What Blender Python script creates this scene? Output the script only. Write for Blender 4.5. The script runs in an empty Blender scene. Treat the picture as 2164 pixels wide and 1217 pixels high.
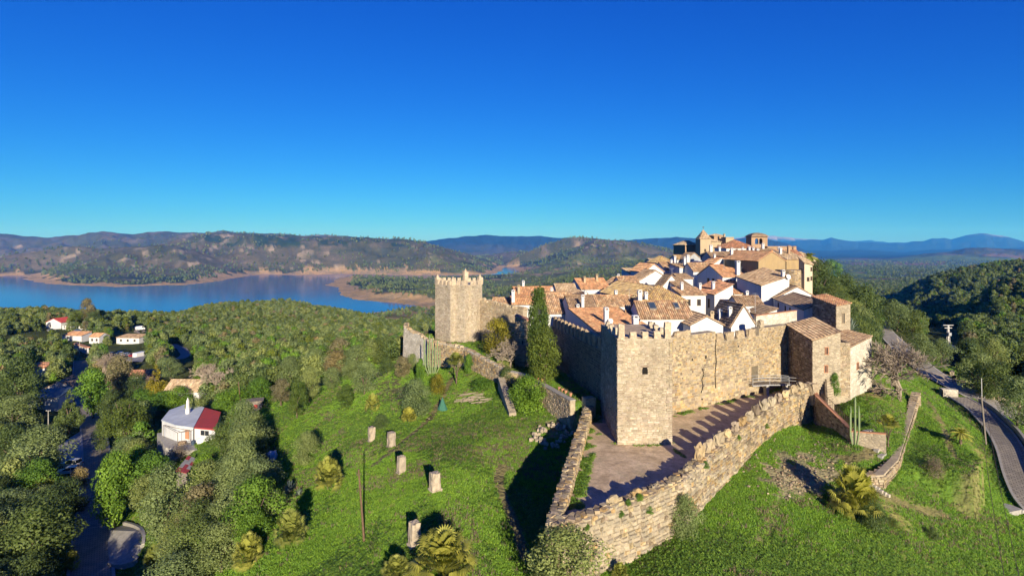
import bpy, bmesh, math, random
import numpy as np
from mathutils import Vector, Matrix
random.seed(7); rng = np.random.default_rng(7)
SC = bpy.context.scene
COL = SC.collection
# ------------------------------------------------------------------ camera (origin, looks along +Y)
FPX, U0, VH = 1200.0, 1082.0, 520.0          # focal length, centre column, horizon row in photo pixels
cd = bpy.data.cameras.new('camera'); cam = bpy.data.objects.new('camera', cd); COL.objects.link(cam)
cam.location = (0, 0, 0); cam.rotation_euler = (math.radians(90), 0, 0)
cd.sensor_width = 36.0; cd.lens = 36.0 * FPX / 2164.0; cd.shift_y = -(608.5 - VH) / 2164.0
cd.clip_start = 0.5; cd.clip_end = 120000
SC.camera = cam
# ------------------------------------------------------------------ sky, sun, exposure
SUN_EL, SUN_AZ = 16.0, 13.5                   # sun behind the camera, a little to the right
w = bpy.data.worlds.new('World'); SC.world = w; w.use_nodes = True
nt = w.node_tree; nt.nodes.clear()
sky = nt.nodes.new('ShaderNodeTexSky'); sky.sky_type = 'NISHITA'; sky.sun_disc = False
sky.sun_elevation = math.radians(SUN_EL); sky.sun_rotation = math.radians(180 - SUN_AZ)
sky.altitude = 250; sky.air_density = 1.0; sky.dust_density = 0.0; sky.ozone_density = 3.0
hsv = nt.nodes.new('ShaderNodeHueSaturation'); hsv.inputs['Saturation'].default_value = 1.0
bg = nt.nodes.new('ShaderNodeBackground'); bg.inputs['Strength'].default_value = 0.10
wo = nt.nodes.new('ShaderNodeOutputWorld')
nt.links.new(sky.outputs[0], hsv.inputs['Color']); 
sep = nt.nodes.new('ShaderNodeSeparateColor'); cmb = nt.nodes.new('ShaderNodeCombineColor'); nt.links.new(hsv.outputs[0], sep.inputs[0])
for i_, (g_, k_) in enumerate(((2.0, 0.0135), (1.4, 0.136), (0.80, 0.92))):      # the deep polarised blue of this sky, the same all round
    pw = nt.nodes.new('ShaderNodeMath'); pw.operation = 'POWER'; pw.inputs[1].default_value = g_; nt.links.new(sep.outputs[i_], pw.inputs[0])
    ml = nt.nodes.new('ShaderNodeMath'); ml.operation = 'MULTIPLY'; ml.inputs[1].default_value = k_; nt.links.new(pw.outputs[0], ml.inputs[0]); nt.links.new(ml.outputs[0], cmb.inputs[i_])
nt.links.new(cmb.outputs[0], bg.inputs[0]); nt.links.new(bg.outputs[0], wo.inputs[0])
sl = bpy.data.lights.new('sun', 'SUN'); sun = bpy.data.objects.new('sun', sl); COL.objects.link(sun)
sl.energy = 4.7; sl.angle = math.radians(0.5); sl.color = (1.0, 0.90, 0.76)
e, a = math.radians(SUN_EL), math.radians(SUN_AZ)
SDIR = Vector((math.sin(a) * math.cos(e), -math.cos(a) * math.cos(e), math.sin(e)))
sun.rotation_euler = SDIR.to_track_quat('Z', 'Y').to_euler()
SC.view_settings.view_transform = 'Standard'; SC.view_settings.look = 'None'
SC.view_settings.exposure = 1.0; SC.view_settings.gamma = 1.0; SC.view_settings.use_curve_mapping = False
SC.render.engine = 'CYCLES'
cy = SC.cycles
cy.use_denoising = True; cy.max_bounces = 6; cy.diffuse_bounces = 3; cy.glossy_bounces = 2
cy.transmission_bounces = 4; cy.volume_bounces = 1; cy.transparent_max_bounces = 8
cy.caustics_reflective = False; cy.caustics_refractive = False

# ------------------------------------------------------------------ pixel helpers
def P(u, v, Y): return Vector(((u - U0) / FPX * Y, Y, (VH - v) / FPX * Y))
def px(u, z, Y): return ((u - U0) / FPX * Y, Y, z)

# ------------------------------------------------------------------ mesh / object helpers
class MB:
    """collects quads and triangles, each with a colour, to be linked as one mesh"""
    def __init__(self): self.v = []; self.f = []; self.c = []
    def add(self, vs, fs, col=(1, 1, 1)):
        n = len(self.v); self.v.extend([tuple(p) for p in vs])
        for f in fs: self.f.append(tuple(n + i for i in f)); self.c.append(col)
    def box(self, c, s, rz=0, col=(1, 1, 1), taper=1.0):
        ca, sa = math.cos(rz), math.sin(rz); vs = []
        for k in (-1, 1):
            t = taper if k > 0 else 1
            for i, j in ((-1, -1), (1, -1), (1, 1), (-1, 1)):
                x, y = i * s[0] / 2 * t, j * s[1] / 2 * t
                vs.append((c[0] + x * ca - y * sa, c[1] + x * sa + y * ca, c[2] + k * s[2] / 2))
        self.add(vs, [(3, 2, 1, 0), (4, 5, 6, 7), (0, 1, 5, 4), (1, 2, 6, 5), (2, 3, 7, 6), (3, 0, 4, 7)], col)
    def tube(self, pts, rads, n=6, col=(1, 1, 1), cap=True):
        pts = [Vector(p) for p in pts]; m = len(pts); base = len(self.v); ref = Vector((0.31, 0.17, 0.93))
        for i, p in enumerate(pts):
            d = (pts[min(i + 1, m - 1)] - pts[max(i - 1, 0)]).normalized()
            if abs(d.dot(ref)) > 0.95: r_ = Vector((1, 0.1, 0))
            else: r_ = ref
            x = d.cross(r_).normalized(); y = d.cross(x)
            for k in range(n):
                t = 2 * math.pi * k / n
                q = p + (x * math.cos(t) + y * math.sin(t)) * rads[i]
                self.v.append((q.x, q.y, q.z))
        for i in range(m - 1):
            for k in range(n):
                k2 = (k + 1) % n
                self.f.append((base + i * n + k, base + i * n + k2, base + (i + 1) * n + k2, base + (i + 1) * n + k)); self.c.append(col)
        if cap:
            self.f.append(tuple(base + (m - 1) * n + k for k in range(n))); self.c.append(col)
            self.f.append(tuple(base + n - 1 - k for k in range(n))); self.c.append(col)
    def mesh(self, name, mat, smooth=False):
        me = bpy.data.meshes.new(name); me.from_pydata(self.v, [], self.f)
        if mat is not None: me.materials.append(mat)
        if self.c:
            ca = me.color_attributes.new('Col', 'FLOAT_COLOR', 'CORNER')
            cnt = np.array([len(f) for f in self.f]); cc = np.ones((len(self.c), 4), np.float32); cc[:, :3] = np.array(self.c, np.float32)[:, :3]
            ca.data.foreach_set('color', np.repeat(cc, cnt, axis=0).ravel())
        if smooth: me.polygons.foreach_set('use_smooth', [True] * len(me.polygons))
        me.update(); return me
    def build(self, name, mat, parent=None, smooth=False):
        return ob(name, self.mesh(name, mat, smooth), parent)
def ob(name, data, parent=None, loc=None):
    o = bpy.data.objects.new(name, data); COL.objects.link(o)
    if parent is not None:
        o.parent = parent
        o.matrix_parent_inverse = Matrix.Translation(parent.location).inverted() if parent.rotation_euler.z == 0 else parent.matrix_basis.inverted()
    if loc is not None: o.location = loc
    return o
def tag(o, label=None, cat=None, group=None, kind=None):
    if label: o['label'] = label
    if cat: o['category'] = cat
    if group: o['group'] = group
    if kind: o['kind'] = kind
    return o
def thing(name, label, cat, loc=(0, 0, 0), group=None, rz=0):
    o = ob(name, None); o.location = loc; o.rotation_euler.z = rz; o.empty_display_size = 0.3
    return tag(o, label, cat, group, 'thing')

# ------------------------------------------------------------------ numpy noise
def _hash(ix, iy, s):
    n = (ix.astype(np.int64) * 374761393 + iy.astype(np.int64) * 668265263 + s * 974711) & 0xffffffff
    n = ((n ^ (n >> 13)) * 1274126177) & 0xffffffff
    n = n ^ (n >> 16)
    return (n & 0xffff) / 65535.0
def vnoise(x, y, s=0):
    x = np.asarray(x, float); y = np.asarray(y, float)
    ix, iy = np.floor(x), np.floor(y); fx, fy = x - ix, y - iy
    fx = fx * fx * (3 - 2 * fx); fy = fy * fy * (3 - 2 * fy)
    a, b = _hash(ix, iy, s), _hash(ix + 1, iy, s); c, d = _hash(ix, iy + 1, s), _hash(ix + 1, iy + 1, s)
    return (a * (1 - fx) + b * fx) * (1 - fy) + (c * (1 - fx) + d * fx) * fy
def fbm(x, y, o=4, s=0):
    t = 0; amp = 0.5; n = 0
    for k in range(o):
        t = t + amp * vnoise(x * 2 ** k + 17.3 * k, y * 2 ** k - 9.1 * k, s + k); n += amp; amp *= 0.5
    return t / n
def smooth(x, a, b):
    t = np.clip((x - a) / (b - a), 0, 1); return t * t * (3 - 2 * t)
def inpoly(x, y, poly):
    x = np.asarray(x, float); y = np.asarray(y, float); r = np.zeros(x.shape, bool); n = len(poly)
    for i in range(n):
        x1, y1 = poly[i]; x2, y2 = poly[(i + 1) % n]
        if y1 == y2: continue
        c = ((y1 > y) != (y2 > y)) & (x < (x2 - x1) * (y - y1) / (y2 - y1) + x1)
        r ^= c
    return r
def polydist(x, y, poly, closed=True):
    d = np.full(np.shape(x), 1e18); n = len(poly)
    for i in range(n if closed else n - 1):
        x1, y1 = poly[i]; x2, y2 = poly[(i + 1) % n]
        dx, dy = x2 - x1, y2 - y1; L = dx * dx + dy * dy + 1e-9
        t = np.clip(((x - x1) * dx + (y - y1) * dy) / L, 0, 1)
        d = np.minimum(d, (x - x1 - t * dx) ** 2 + (y - y1 - t * dy) ** 2)
    return np.sqrt(d)
# ------------------------------------------------------------------ procedural materials
def nmat(name):
    m = bpy.data.materials.new(name); m.use_nodes = True; t = m.node_tree; t.nodes.clear()
    out = t.nodes.new('ShaderNodeOutputMaterial'); b = t.nodes.new('ShaderNodeBsdfPrincipled')
    b.inputs['Specular IOR Level'].default_value = 0.25
    t.links.new(b.outputs[0], out.inputs[0]); return m, t, b, out
def mixc(t, mode, fac, a, b):
    n = t.nodes.new('ShaderNodeMix'); n.data_type = 'RGBA'; n.blend_type = mode
    def put(s, v):
        if isinstance(v, (int, float)): s.default_value = v
        elif isinstance(v, tuple): s.default_value = (*v[:3], 1)
        else: t.links.new(v, s)
    put(n.inputs[0], fac); put(n.inputs[6], a); put(n.inputs[7], b); return n.outputs[2]
def noise(t, scale, detail=4, rough=0.6, coord=None, typ='n', **kw):
    n = t.nodes.new('ShaderNodeTexNoise' if typ == 'n' else 'ShaderNodeTexVoronoi'); n.inputs['Scale'].default_value = scale
    if typ == 'n': n.inputs['Detail'].default_value = detail; n.inputs['Roughness'].default_value = rough
    else:
        if 'feature' in kw: n.feature = kw['feature']
    if coord is not None: t.links.new(coord, n.inputs['Vector'])
    return n
def ramp(t, src, stops):
    n = t.nodes.new('ShaderNodeValToRGB'); r = n.color_ramp
    while len(r.elements) < len(stops): r.elements.new(0.5)
    for el, (p, c) in zip(r.elements, stops):
        el.position = p; el.color = (*c, 1) if isinstance(c, tuple) else (c, c, c, 1)
    t.links.new(src, n.inputs[0]); return n.outputs[0]
def bump(t, b, h, strength=0.5, dist=0.05):
    n = t.nodes.new('ShaderNodeBump'); n.inputs['Strength'].default_value = strength; n.inputs['Distance'].default_value = dist
    t.links.new(h, n.inputs['Height']); t.links.new(n.outputs[0], b.inputs['Normal'])
def gcoord(t): return t.nodes.new('ShaderNodeNewGeometry').outputs['Position']
def attr(t, name='Col'):
    n = t.nodes.new('ShaderNodeVertexColor'); n.layer_name = name; return n.outputs[0]
def orand(t): return t.nodes.new('ShaderNodeObjectInfo').outputs['Random']
def simple(name, c1, c2=None, scale=3.0, rough=0.9, bmp=0.3, bdist=0.03, useattr=False, spec=0.2, rnd=0.0, lo=0.35, hi=0.65):
    m, t, b, o = nmat(name); g = gcoord(t); c2 = c2 or tuple(x * 0.7 for x in c1)
    n = noise(t, scale, 5, 0.65, g); col = mixc(t, 'MIX', ramp(t, n.outputs[0], [(lo, 0.0), (hi, 1.0)]), c1, c2)
    if useattr: col = mixc(t, 'MULTIPLY', 1.0, col, attr(t))
    if rnd:
        col = mixc(t, 'MULTIPLY', 1.0, col, ramp(t, orand(t), [(0, (1 - rnd, 1 - rnd, 1 - rnd)), (1, (1 + rnd, 1 + rnd * .9, 1 + rnd * .6))]))
    t.links.new(col, b.inputs['Base Color']); b.inputs['Roughness'].default_value = rough; b.inputs['Specular IOR Level'].default_value = spec
    if bmp: bump(t, b, noise(t, scale * 6, 4, 0.7, g).outputs[0], bmp, bdist)
    return m
def stonemat(name, base, dark, size, useattr=True, bmp=0.8, stain=(0.10, 0.085, 0.06)):
    """rubble masonry seen from afar: stones by voronoi cells, joints, stains"""
    m, t, b, o = nmat(name); g = gcoord(t)
    mp = t.nodes.new('ShaderNodeMapping'); mp.inputs['Scale'].default_value = (1, 1, 1.7); t.links.new(g, mp.inputs[0])
    v1 = noise(t, 1 / size, coord=mp.outputs[0], typ='v'); ve = noise(t, 1 / size, coord=mp.outputs[0], typ='v', feature='DISTANCE_TO_EDGE')
    tone = ramp(t, v1.outputs['Color'], [(0.0, 0.62), (0.5, 0.95), (1.0, 1.2)])
    c = mixc(t, 'MIX', ramp(t, noise(t, 0.5, 5, 0.7, g).outputs[0], [(0.35, 0.0), (0.7, 1.0)]), base, dark)
    c = mixc(t, 'MULTIPLY', 0.75, c, tone)
    c = mixc(t, 'MIX', ramp(t, ve.outputs['Distance'], [(0.0, 0.6), (0.10, 0.0)]), c, tuple(x * 0.45 for x in base))
    c = mixc(t, 'MIX', ramp(t, noise(t, 2.2, 6, 0.75, g).outputs[0], [(0.58, 0.0), (0.72, 0.75)]), c, stain)
    if useattr: c = mixc(t, 'MULTIPLY', 1.0, c, attr(t))
    t.links.new(c, b.inputs['Base Color']); b.inputs['Roughness'].default_value = 0.95; b.inputs['Specular IOR Level'].default_value = 0.1
    bump(t, b, mixc(t, 'MIX', 0.5, ramp(t, ve.outputs['Distance'], [(0, 0.0), (0.2, 1.0)]), noise(t, 9, 5, 0.7, g).outputs[0]), bmp, size * 0.18)
    return m
def plaster(name, base, dirt, amt=0.62):
    m, t, b, o = nmat(name); g = gcoord(t)
    mp = t.nodes.new('ShaderNodeMapping'); mp.inputs['Scale'].default_value = (1, 1, 0.22); t.links.new(g, mp.inputs[0])
    n = noise(t, 1.3, 6, 0.75, mp.outputs[0]); n2 = noise(t, 0.35, 4, 0.6, g)
    c = mixc(t, 'MIX', ramp(t, n.outputs[0], [(amt - 0.1, 0.0), (amt + 0.16, 0.75)]), base, dirt)
    c = mixc(t, 'MULTIPLY', 0.6, c, ramp(t, n2.outputs[0], [(0.3, 0.86), (0.7, 1.04)]))
    t.links.new(c, b.inputs['Base Color']); b.inputs['Roughness'].default_value = 0.85
    bump(t, b, noise(t, 5, 5, 0.7, g).outputs[0], 0.35, 0.04); return m
def leafmat(name, c1, c2, trans=0.32, hueobj=0.18):
    m, t, b, o = nmat(name)
    col = mixc(t, 'MIX', attr(t), c1, c2)
    r = ramp(t, orand(t), [(0.0, (1 - hueobj, 1 - hueobj * .8, 1 - hueobj * .4)), (0.5, (1, 1, 1)), (1.0, (1 + hueobj * 1.6, 1 + hueobj * .9, 1 - hueobj * .2))])
    col = mixc(t, 'MULTIPLY', 1.0, col, r)
    b.inputs['Roughness'].default_value = 0.6; b.inputs['Specular IOR Level'].default_value = 0.2
    t.links.new(col, b.inputs['Base Color'])
    tr = t.nodes.new('ShaderNodeBsdfTranslucent'); t.links.new(mixc(t, 'MULTIPLY', 1.0, col, (1.1, 1.25, 0.5)), tr.inputs[0])
    ms = t.nodes.new('ShaderNodeMixShader'); ms.inputs[0].default_value = trans
    t.links.new(b.outputs[0], ms.inputs[1]); t.links.new(tr.outputs[0], ms.inputs[2]); t.links.new(ms.outputs[0], o.inputs[0]); return m
MT = {}
MT['white'] = plaster('white plaster', (0.53, 0.535, 0.54), (0.34, 0.315, 0.27))
MT['bluewhite'] = plaster('shade-blue white limewash', (0.50, 0.54, 0.60), (0.28, 0.30, 0.32), 0.5)  # white limewash with the blue of shade put into its colour
MT['ochre'] = plaster('ochre plaster', (0.34, 0.245, 0.125), (0.24, 0.175, 0.10), 0.5)
MT['tan'] = plaster('tan plaster', (0.38, 0.295, 0.19), (0.27, 0.21, 0.14), 0.55)
MT['cream'] = plaster('cream plaster', (0.50, 0.43, 0.32), (0.36, 0.31, 0.24), 0.55)
MT['brick'] = plaster('brick wall', (0.34, 0.225, 0.14), (0.24, 0.17, 0.11), 0.5)
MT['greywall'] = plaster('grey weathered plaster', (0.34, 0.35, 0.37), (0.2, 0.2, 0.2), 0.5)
MT['mortar'] = simple('lime mortar', (0.42, 0.35, 0.25), (0.26, 0.22, 0.16), 1.2, 0.95, 0.6, 0.06, spec=0.1)
def stonesmat():
    m, t, b, o = nmat('dressed rubble'); g = gcoord(t)
    mp = t.nodes.new('ShaderNodeMapping'); mp.inputs['Scale'].default_value = (1, 1, .18); t.links.new(g, mp.inputs[0])
    c = mixc(t, 'MIX', ramp(t, noise(t, 2.0, 6, .7, g).outputs[0], [(.35, 0.), (.65, 1.)]), (.70, .695, .68), (.475, .46, .435))
    c = mixc(t, 'MULTIPLY', 1.0, c, attr(t))
    c = mixc(t, 'MULTIPLY', .9, c, ramp(t, noise(t, .33, 5, .7, g).outputs[0], [(.3, (.70, .68, .66)), (.55, (1, 1, 1)), (.75, (1.22, 1.2, 1.16))]))
    c = mixc(t, 'MIX', ramp(t, noise(t, .9, 6, .75, mp.outputs[0]).outputs[0], [(.56, 0.), (.74, .7)]), c, (.13, .115, .085))
    c = mixc(t, 'MIX', ramp(t, noise(t, .55, 6, .8, g).outputs[0], [(.62, 0.), (.70, .55)]), c, (.40, .30, .10))
    t.links.new(c, b.inputs['Base Color']); b.inputs['Roughness'].default_value = .95; b.inputs['Specular IOR Level'].default_value = .1
    bump(t, b, noise(t, 9, 6, .75, g).outputs[0], .8, .07); return m
MT['stones'] = stonesmat()
MT['stoneobj'] = simple('single wall stone', (0.40, 0.34, 0.255), (0.27, 0.235, 0.175), 2.0, 0.95, 0.7, 0.06, useattr=True, spec=0.1, rnd=0.22)
MT['rubble'] = stonemat('rubble masonry', (0.42, 0.355, 0.26), (0.29, 0.245, 0.18), 0.42)
MT['rubblebrown'] = stonemat('brown rubble masonry', (0.40, 0.30, 0.20), (0.26, 0.20, 0.14), 0.36)
MT['tower'] = stonemat('pale tower masonry', (0.50, 0.43, 0.33), (0.40, 0.34, 0.26), 0.30, bmp=0.5)
MT['palestone'] = stonemat('pale plastered stone', (0.54, 0.50, 0.425), (0.42, 0.375, 0.30), 0.7, bmp=0.4)
MT['tile'] = simple('barrel roof tile', (1.0, 0.97, 0.92), (0.66, 0.60, 0.54), 0.9, 0.9, 0.5, 0.03, useattr=True, spec=0.15)
MT['glass'] = simple('window glass', (0.02, 0.025, 0.03), (0.03, 0.035, 0.04), 3, 0.15, 0, spec=0.5)
MT['skyglass'] = simple('skylight glass', (0.03, 0.05, 0.08), (0.04, 0.06, 0.1), 3, 0.08, 0, spec=0.6)
MT['dark'] = simple('dark opening', (0.012, 0.011, 0.010), (0.02, 0.018, 0.015), 3, 0.95, 0, spec=0.05)
MT['wood'] = simple('weathered wood', (0.16, 0.10, 0.06), (0.09, 0.06, 0.04), 6, 0.85, 0.4, 0.01)
MT['palewood'] = simple('pale timber', (0.42, 0.30, 0.19), (0.30, 0.22, 0.14), 6, 0.85, 0.4, 0.01)
MT['greywood'] = simple('grey timber', (0.24, 0.21, 0.18), (0.14, 0.12, 0.10), 7, 0.9, 0.4, 0.01)
MT['reddoor'] = simple('dark red painted door', (0.16, 0.018, 0.014), (0.10, 0.012, 0.01), 5, 0.5, 0.2, 0.01)
MT['terracotta'] = simple('terracotta coping', (0.46, 0.22, 0.12), (0.34, 0.18, 0.11), 5, 0.9, 0.4, 0.02)
MT['iron'] = simple('rusted iron', (0.10, 0.06, 0.04), (0.05, 0.04, 0.035), 8, 0.7, 0.2, 0.01)
MT['steel'] = simple('galvanised steel', (0.40, 0.41, 0.42), (0.30, 0.30, 0.31), 8, 0.5, 0.1, 0.01)
MT['concrete'] = simple('grey concrete', (0.36, 0.34, 0.31), (0.25, 0.24, 0.22), 2, 0.9, 0.4, 0.02)
MT['redroof'] = simple('red painted roof', (0.38, 0.05, 0.05), (0.28, 0.05, 0.045), 1.0, 0.75, 0.3, 0.03)
MT['greyroof'] = simple('grey waterproofed roof', (0.46, 0.50, 0.54), (0.36, 0.39, 0.43), 0.6, 0.7, 0.3, 0.03)
MT['blueroof'] = simple('dark blue sheet roof', (0.06, 0.09, 0.14), (0.04, 0.06, 0.09), 0.6, 0.6, 0.3, 0.03)
MT['plainwhite'] = simple('white paint', (0.72, 0.71, 0.69), (0.58, 0.57, 0.54), 4, 0.6, 0.1, 0.01)
MT['bark'] = simple('bark', (0.16, 0.12, 0.085), (0.08, 0.06, 0.045), 5, 0.95, 0.8, 0.05)
MT['palebark'] = simple('pale bare wood', (0.34, 0.28, 0.22), (0.22, 0.18, 0.14), 5, 0.95, 0.6, 0.03)
MT['rock'] = simple('limestone rock', (0.52, 0.45, 0.35), (0.34, 0.29, 0.22), 0.9, 0.95, 0.9, 0.2, rnd=0.15)
MT['lv_olive'] = leafmat('wild olive leaves', (0.100, 0.140, 0.046), (0.255, 0.315, 0.120))
MT['lv_green'] = leafmat('fresh green leaves', (0.055, 0.120, 0.016), (0.175, 0.31, 0.040))
MT['lv_dark'] = leafmat('dark oak leaves', (0.050, 0.080, 0.024), (0.145, 0.200, 0.058))
MT['lv_pine'] = leafmat('stone pine needles', (0.050, 0.075, 0.014), (0.17, 0.22, 0.035))
MT['lv_yellow'] = leafmat('yellow green leaves', (0.11, 0.11, 0.014), (0.34, 0.29, 0.03))
MT['lv_cyp'] = leafmat('cypress scales', (0.045, 0.085, 0.018), (0.12, 0.17, 0.035), hueobj=0.05)
MT['lv_grey'] = leafmat('grey eucalyptus leaves', (0.13, 0.115, 0.055), (0.29, 0.25, 0.13))
MT['lv_palm'] = leafmat('palm fronds', (0.13, 0.155, 0.03), (0.40, 0.42, 0.10))
MT['lv_dry'] = leafmat('dry twigs', (0.15, 0.115, 0.085), (0.30, 0.24, 0.18))
MT['lv_grass'] = leafmat('grass blades', (0.115, 0.230, 0.024), (0.225, 0.385, 0.055), 0.35, 0.25)
MT['lv_weed'] = leafmat('nettle leaves', (0.07, 0.145, 0.018), (0.17, 0.28, 0.045), 0.2, 0.25)
MT['lv_agave'] = leafmat('agave leaves', (0.13, 0.17, 0.14), (0.30, 0.35, 0.30))
MT['cactus'] = simple('cactus skin', (0.13, 0.19, 0.10), (0.20, 0.24, 0.11), 3, 0.7, 0.2, 0.02)

def paint(name, c, rough=0.35, metallic=0.0):
    m, t, b, o = nmat(name); b.inputs['Base Color'].default_value = (*c, 1); b.inputs['Roughness'].default_value = rough
    b.inputs['Metallic'].default_value = metallic; b.inputs['Specular IOR Level'].default_value = 0.5
    n = noise(t, 4, 3, 0.5, gcoord(t)); t.links.new(mixc(t, 'MIX', n.outputs[0], c, tuple(x * 0.82 for x in c)), b.inputs['Base Color']); return m

MT['blockstone'] = simple('weathered block stone', (0.40, 0.34, 0.26), (0.26, 0.22, 0.17), 2.2, .95, .9, .06, rnd=.12)
# ------------------------------------------------------------------ terrain: a log-polar height table round the camera
ZW = -187.0                                   # reservoir level
CP = [  # photo column, distance Y, height z : ground read off the photograph
 (-300,30,-38),(-300,70,-46),(190,77,-44.7),(350,70,-40),(560,49,-28),(700,47,-26),(850,45,-25.2),(1000,43,-25.3),(1100,42,-26.2),(1040,50,-25.7),
 (1290,43.5,-25.8),(1400,44,-25.6),(1600,46,-26.7),(1800,49,-28.5),(2000,53,-31),(2164,56,-33),(2600,56,-36),
 (1082,10,-25.5),(1082,25,-26),(600,25,-27),(1600,25,-27),(2600,30,-33),
 (1330,46,-26.1),(1400,49,-25.8),(1500,57,-25.4),(1560,63,-25.0),(1610,70,-24.3),(1660,75.5,-24.2),(1715,82,-25.3),
 (1150,52,-26.6),(1110,58,-26.0),(1170,64,-25.6),(1190,71,-24.0),(1120,74,-23.8),
 (918,54.3,-23.2),(848,60.7,-24.2),(827,71.7,-25.2),(785,76,-26),(950,83,-24.9),(1000,90,-23.2),(900,98,-22.9),(1060,84,-23.0),
 (750,105,-27.1),(620,103,-30),(700,125,-29.2),(560,96.6,-33),(600,150,-34),(560,66,-31),(1000,67,-24),(860,112,-23.0),(700,62,-26.8),
 (400,109,-38.2),(480,76.6,-36.5),(330,78,-41),(470,115,-36),(330,120,-41.5),(500,140,-36),
 (200,95.8,-45.5),(205,121,-46.5),(195,151.6,-48),(178,182,-50),(168,223,-52),(110,121,-46.5),(50,152,-48),(50,95,-46),(-300,150,-48),(-300,100,-46.5),
 (290,100,-43.5),(290,150,-45.5),(60,175,-48),(300,250,-50),(300,270,-51.5),(200,340,-55),(120,410,-57),(385,290,-55.6),(0,330,-55),(0,500,-61),(250,470,-59.5),(-400,400,-58),
 (100,750,-105),(0,1000,-150),(200,1000,-155),(320,1000,-150),(-400,900,-140),
 (500,240,-48),(500,480,-72),(600,500,-75),(600,950,-100),(450,900,-102),(750,900,-112),(800,600,-86),(380,600,-80),
 (600,1250,-162),(450,1200,-165),(750,1200,-168),(850,450,-68),(700,220,-44),(830,180,-36),(857,120,-23.8),(820,150,-30),
 (930,112,-22.5),(980,116,-19.5),(950,160,-35),(950,300,-70),(950,600,-115),(950,1000,-155),(880,1300,-176),(950,1500,-180),
 (1050,150,-22),(1050,200,-32),(1100,300,-58),(1100,600,-105),(1100,1200,-152),(1050,2500,-180),(1100,3500,-176),(1060,118,-18.5),
 (1150,110,-18.5),(1200,140,-18),(1250,170,-18),(1300,95,-20),(1300,130,-17.5),(1400,90,-20),(1400,130,-16),(1400,170,-14),(1500,92,-20),(1500,110,-17.5),(1500,150,-12),(1500,200,-7),
 (1600,93,-20),(1600,105,-17.5),(1600,130,-13),(1600,170,-8),(1600,210,-4.5),(1680,110,-18),(1660,150,-11),(1700,100,-20.5),(1690,170,-11),(1690,200,-7),
 (1550,280,-25),(1450,260,-25),(1350,230,-25),(1400,400,-70),(1550,450,-75),(1300,700,-105),(1500,800,-130),
 (1250,1500,-125),(1300,2500,-105),(1400,2500,-80),(1450,3200,-62),(1200,2500,-130),(1150,2500,-155),
 (1830,84,-22),(1880,90,-22.6),(1790,77,-22.8),(1880,72,-23.8),(1840,68,-25.2),
 (2000,87,-27.5),(1950,64.5,-28.5),(1750,65,-26),(1700,64,-25.6),(1600,61,-25.2),(1850,58,-28),(1650,52.7,-26.8),(2100,70,-31),(1960,100,-26),
 (2130,85,-30.5),(2085,99,-29.6),(2000,116,-28),(2060,112,-28.7),(2250,95,-32),(1900,147,-26.5),(1865,170,-25.5),(2164,110,-30.6),(2164,160,-36),(2100,180,-36),(2000,165,-30.3),
 (1950,230,-35),(1850,240,-29),(1800,170,-22),(1770,130,-19),(1800,250,-32),(1800,600,-85),(1850,1200,-120),(1950,600,-72),(2164,280,-44),(2600,300,-48),(2600,120,-33),
 (1850,2500,-150),(2000,2000,-135),(1900,5000,-180),(1750,5000,-192),(2164,5000,-180),(2164,1800,-110),(2600,2000,-110),
 (-400,9000,-190),(300,9000,-190),(800,9000,-190),(1400,9000,-190),(2000,9000,-195),(2600,9000,-195),
 (-400,40000,-240),(600,40000,-240),(1500,40000,-240),(2600,40000,-240),
 (-400,3000,-190),(300,2600,-195),(700,2400,-195),(820,2300,-172),(800,2700,-165),(900,2600,-168),(850,3100,-180),(980,2200,-172),(900,1750,-176)]
_u = np.array([c[0] for c in CP], float); _Y = np.array([c[1] for c in CP], float); _z = np.array([c[2] for c in CP], float)
_x = (_u - U0) / FPX * _Y
_A = np.stack([np.arctan2(_x, _Y) * 2.6, np.log(np.hypot(_x, _Y))], 1)
def _ker(d): return np.sqrt(d * d + 0.0004)
_K = -_ker(np.linalg.norm(_A[:, None] - _A[None], axis=2)); _n = len(CP)
_M = np.zeros((_n + 1, _n + 1)); _M[:_n, :_n] = _K; _M[_n, :_n] = 1; _M[:_n, _n] = 1
_W = np.linalg.solve(_M, np.r_[_z, 0])
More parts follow.
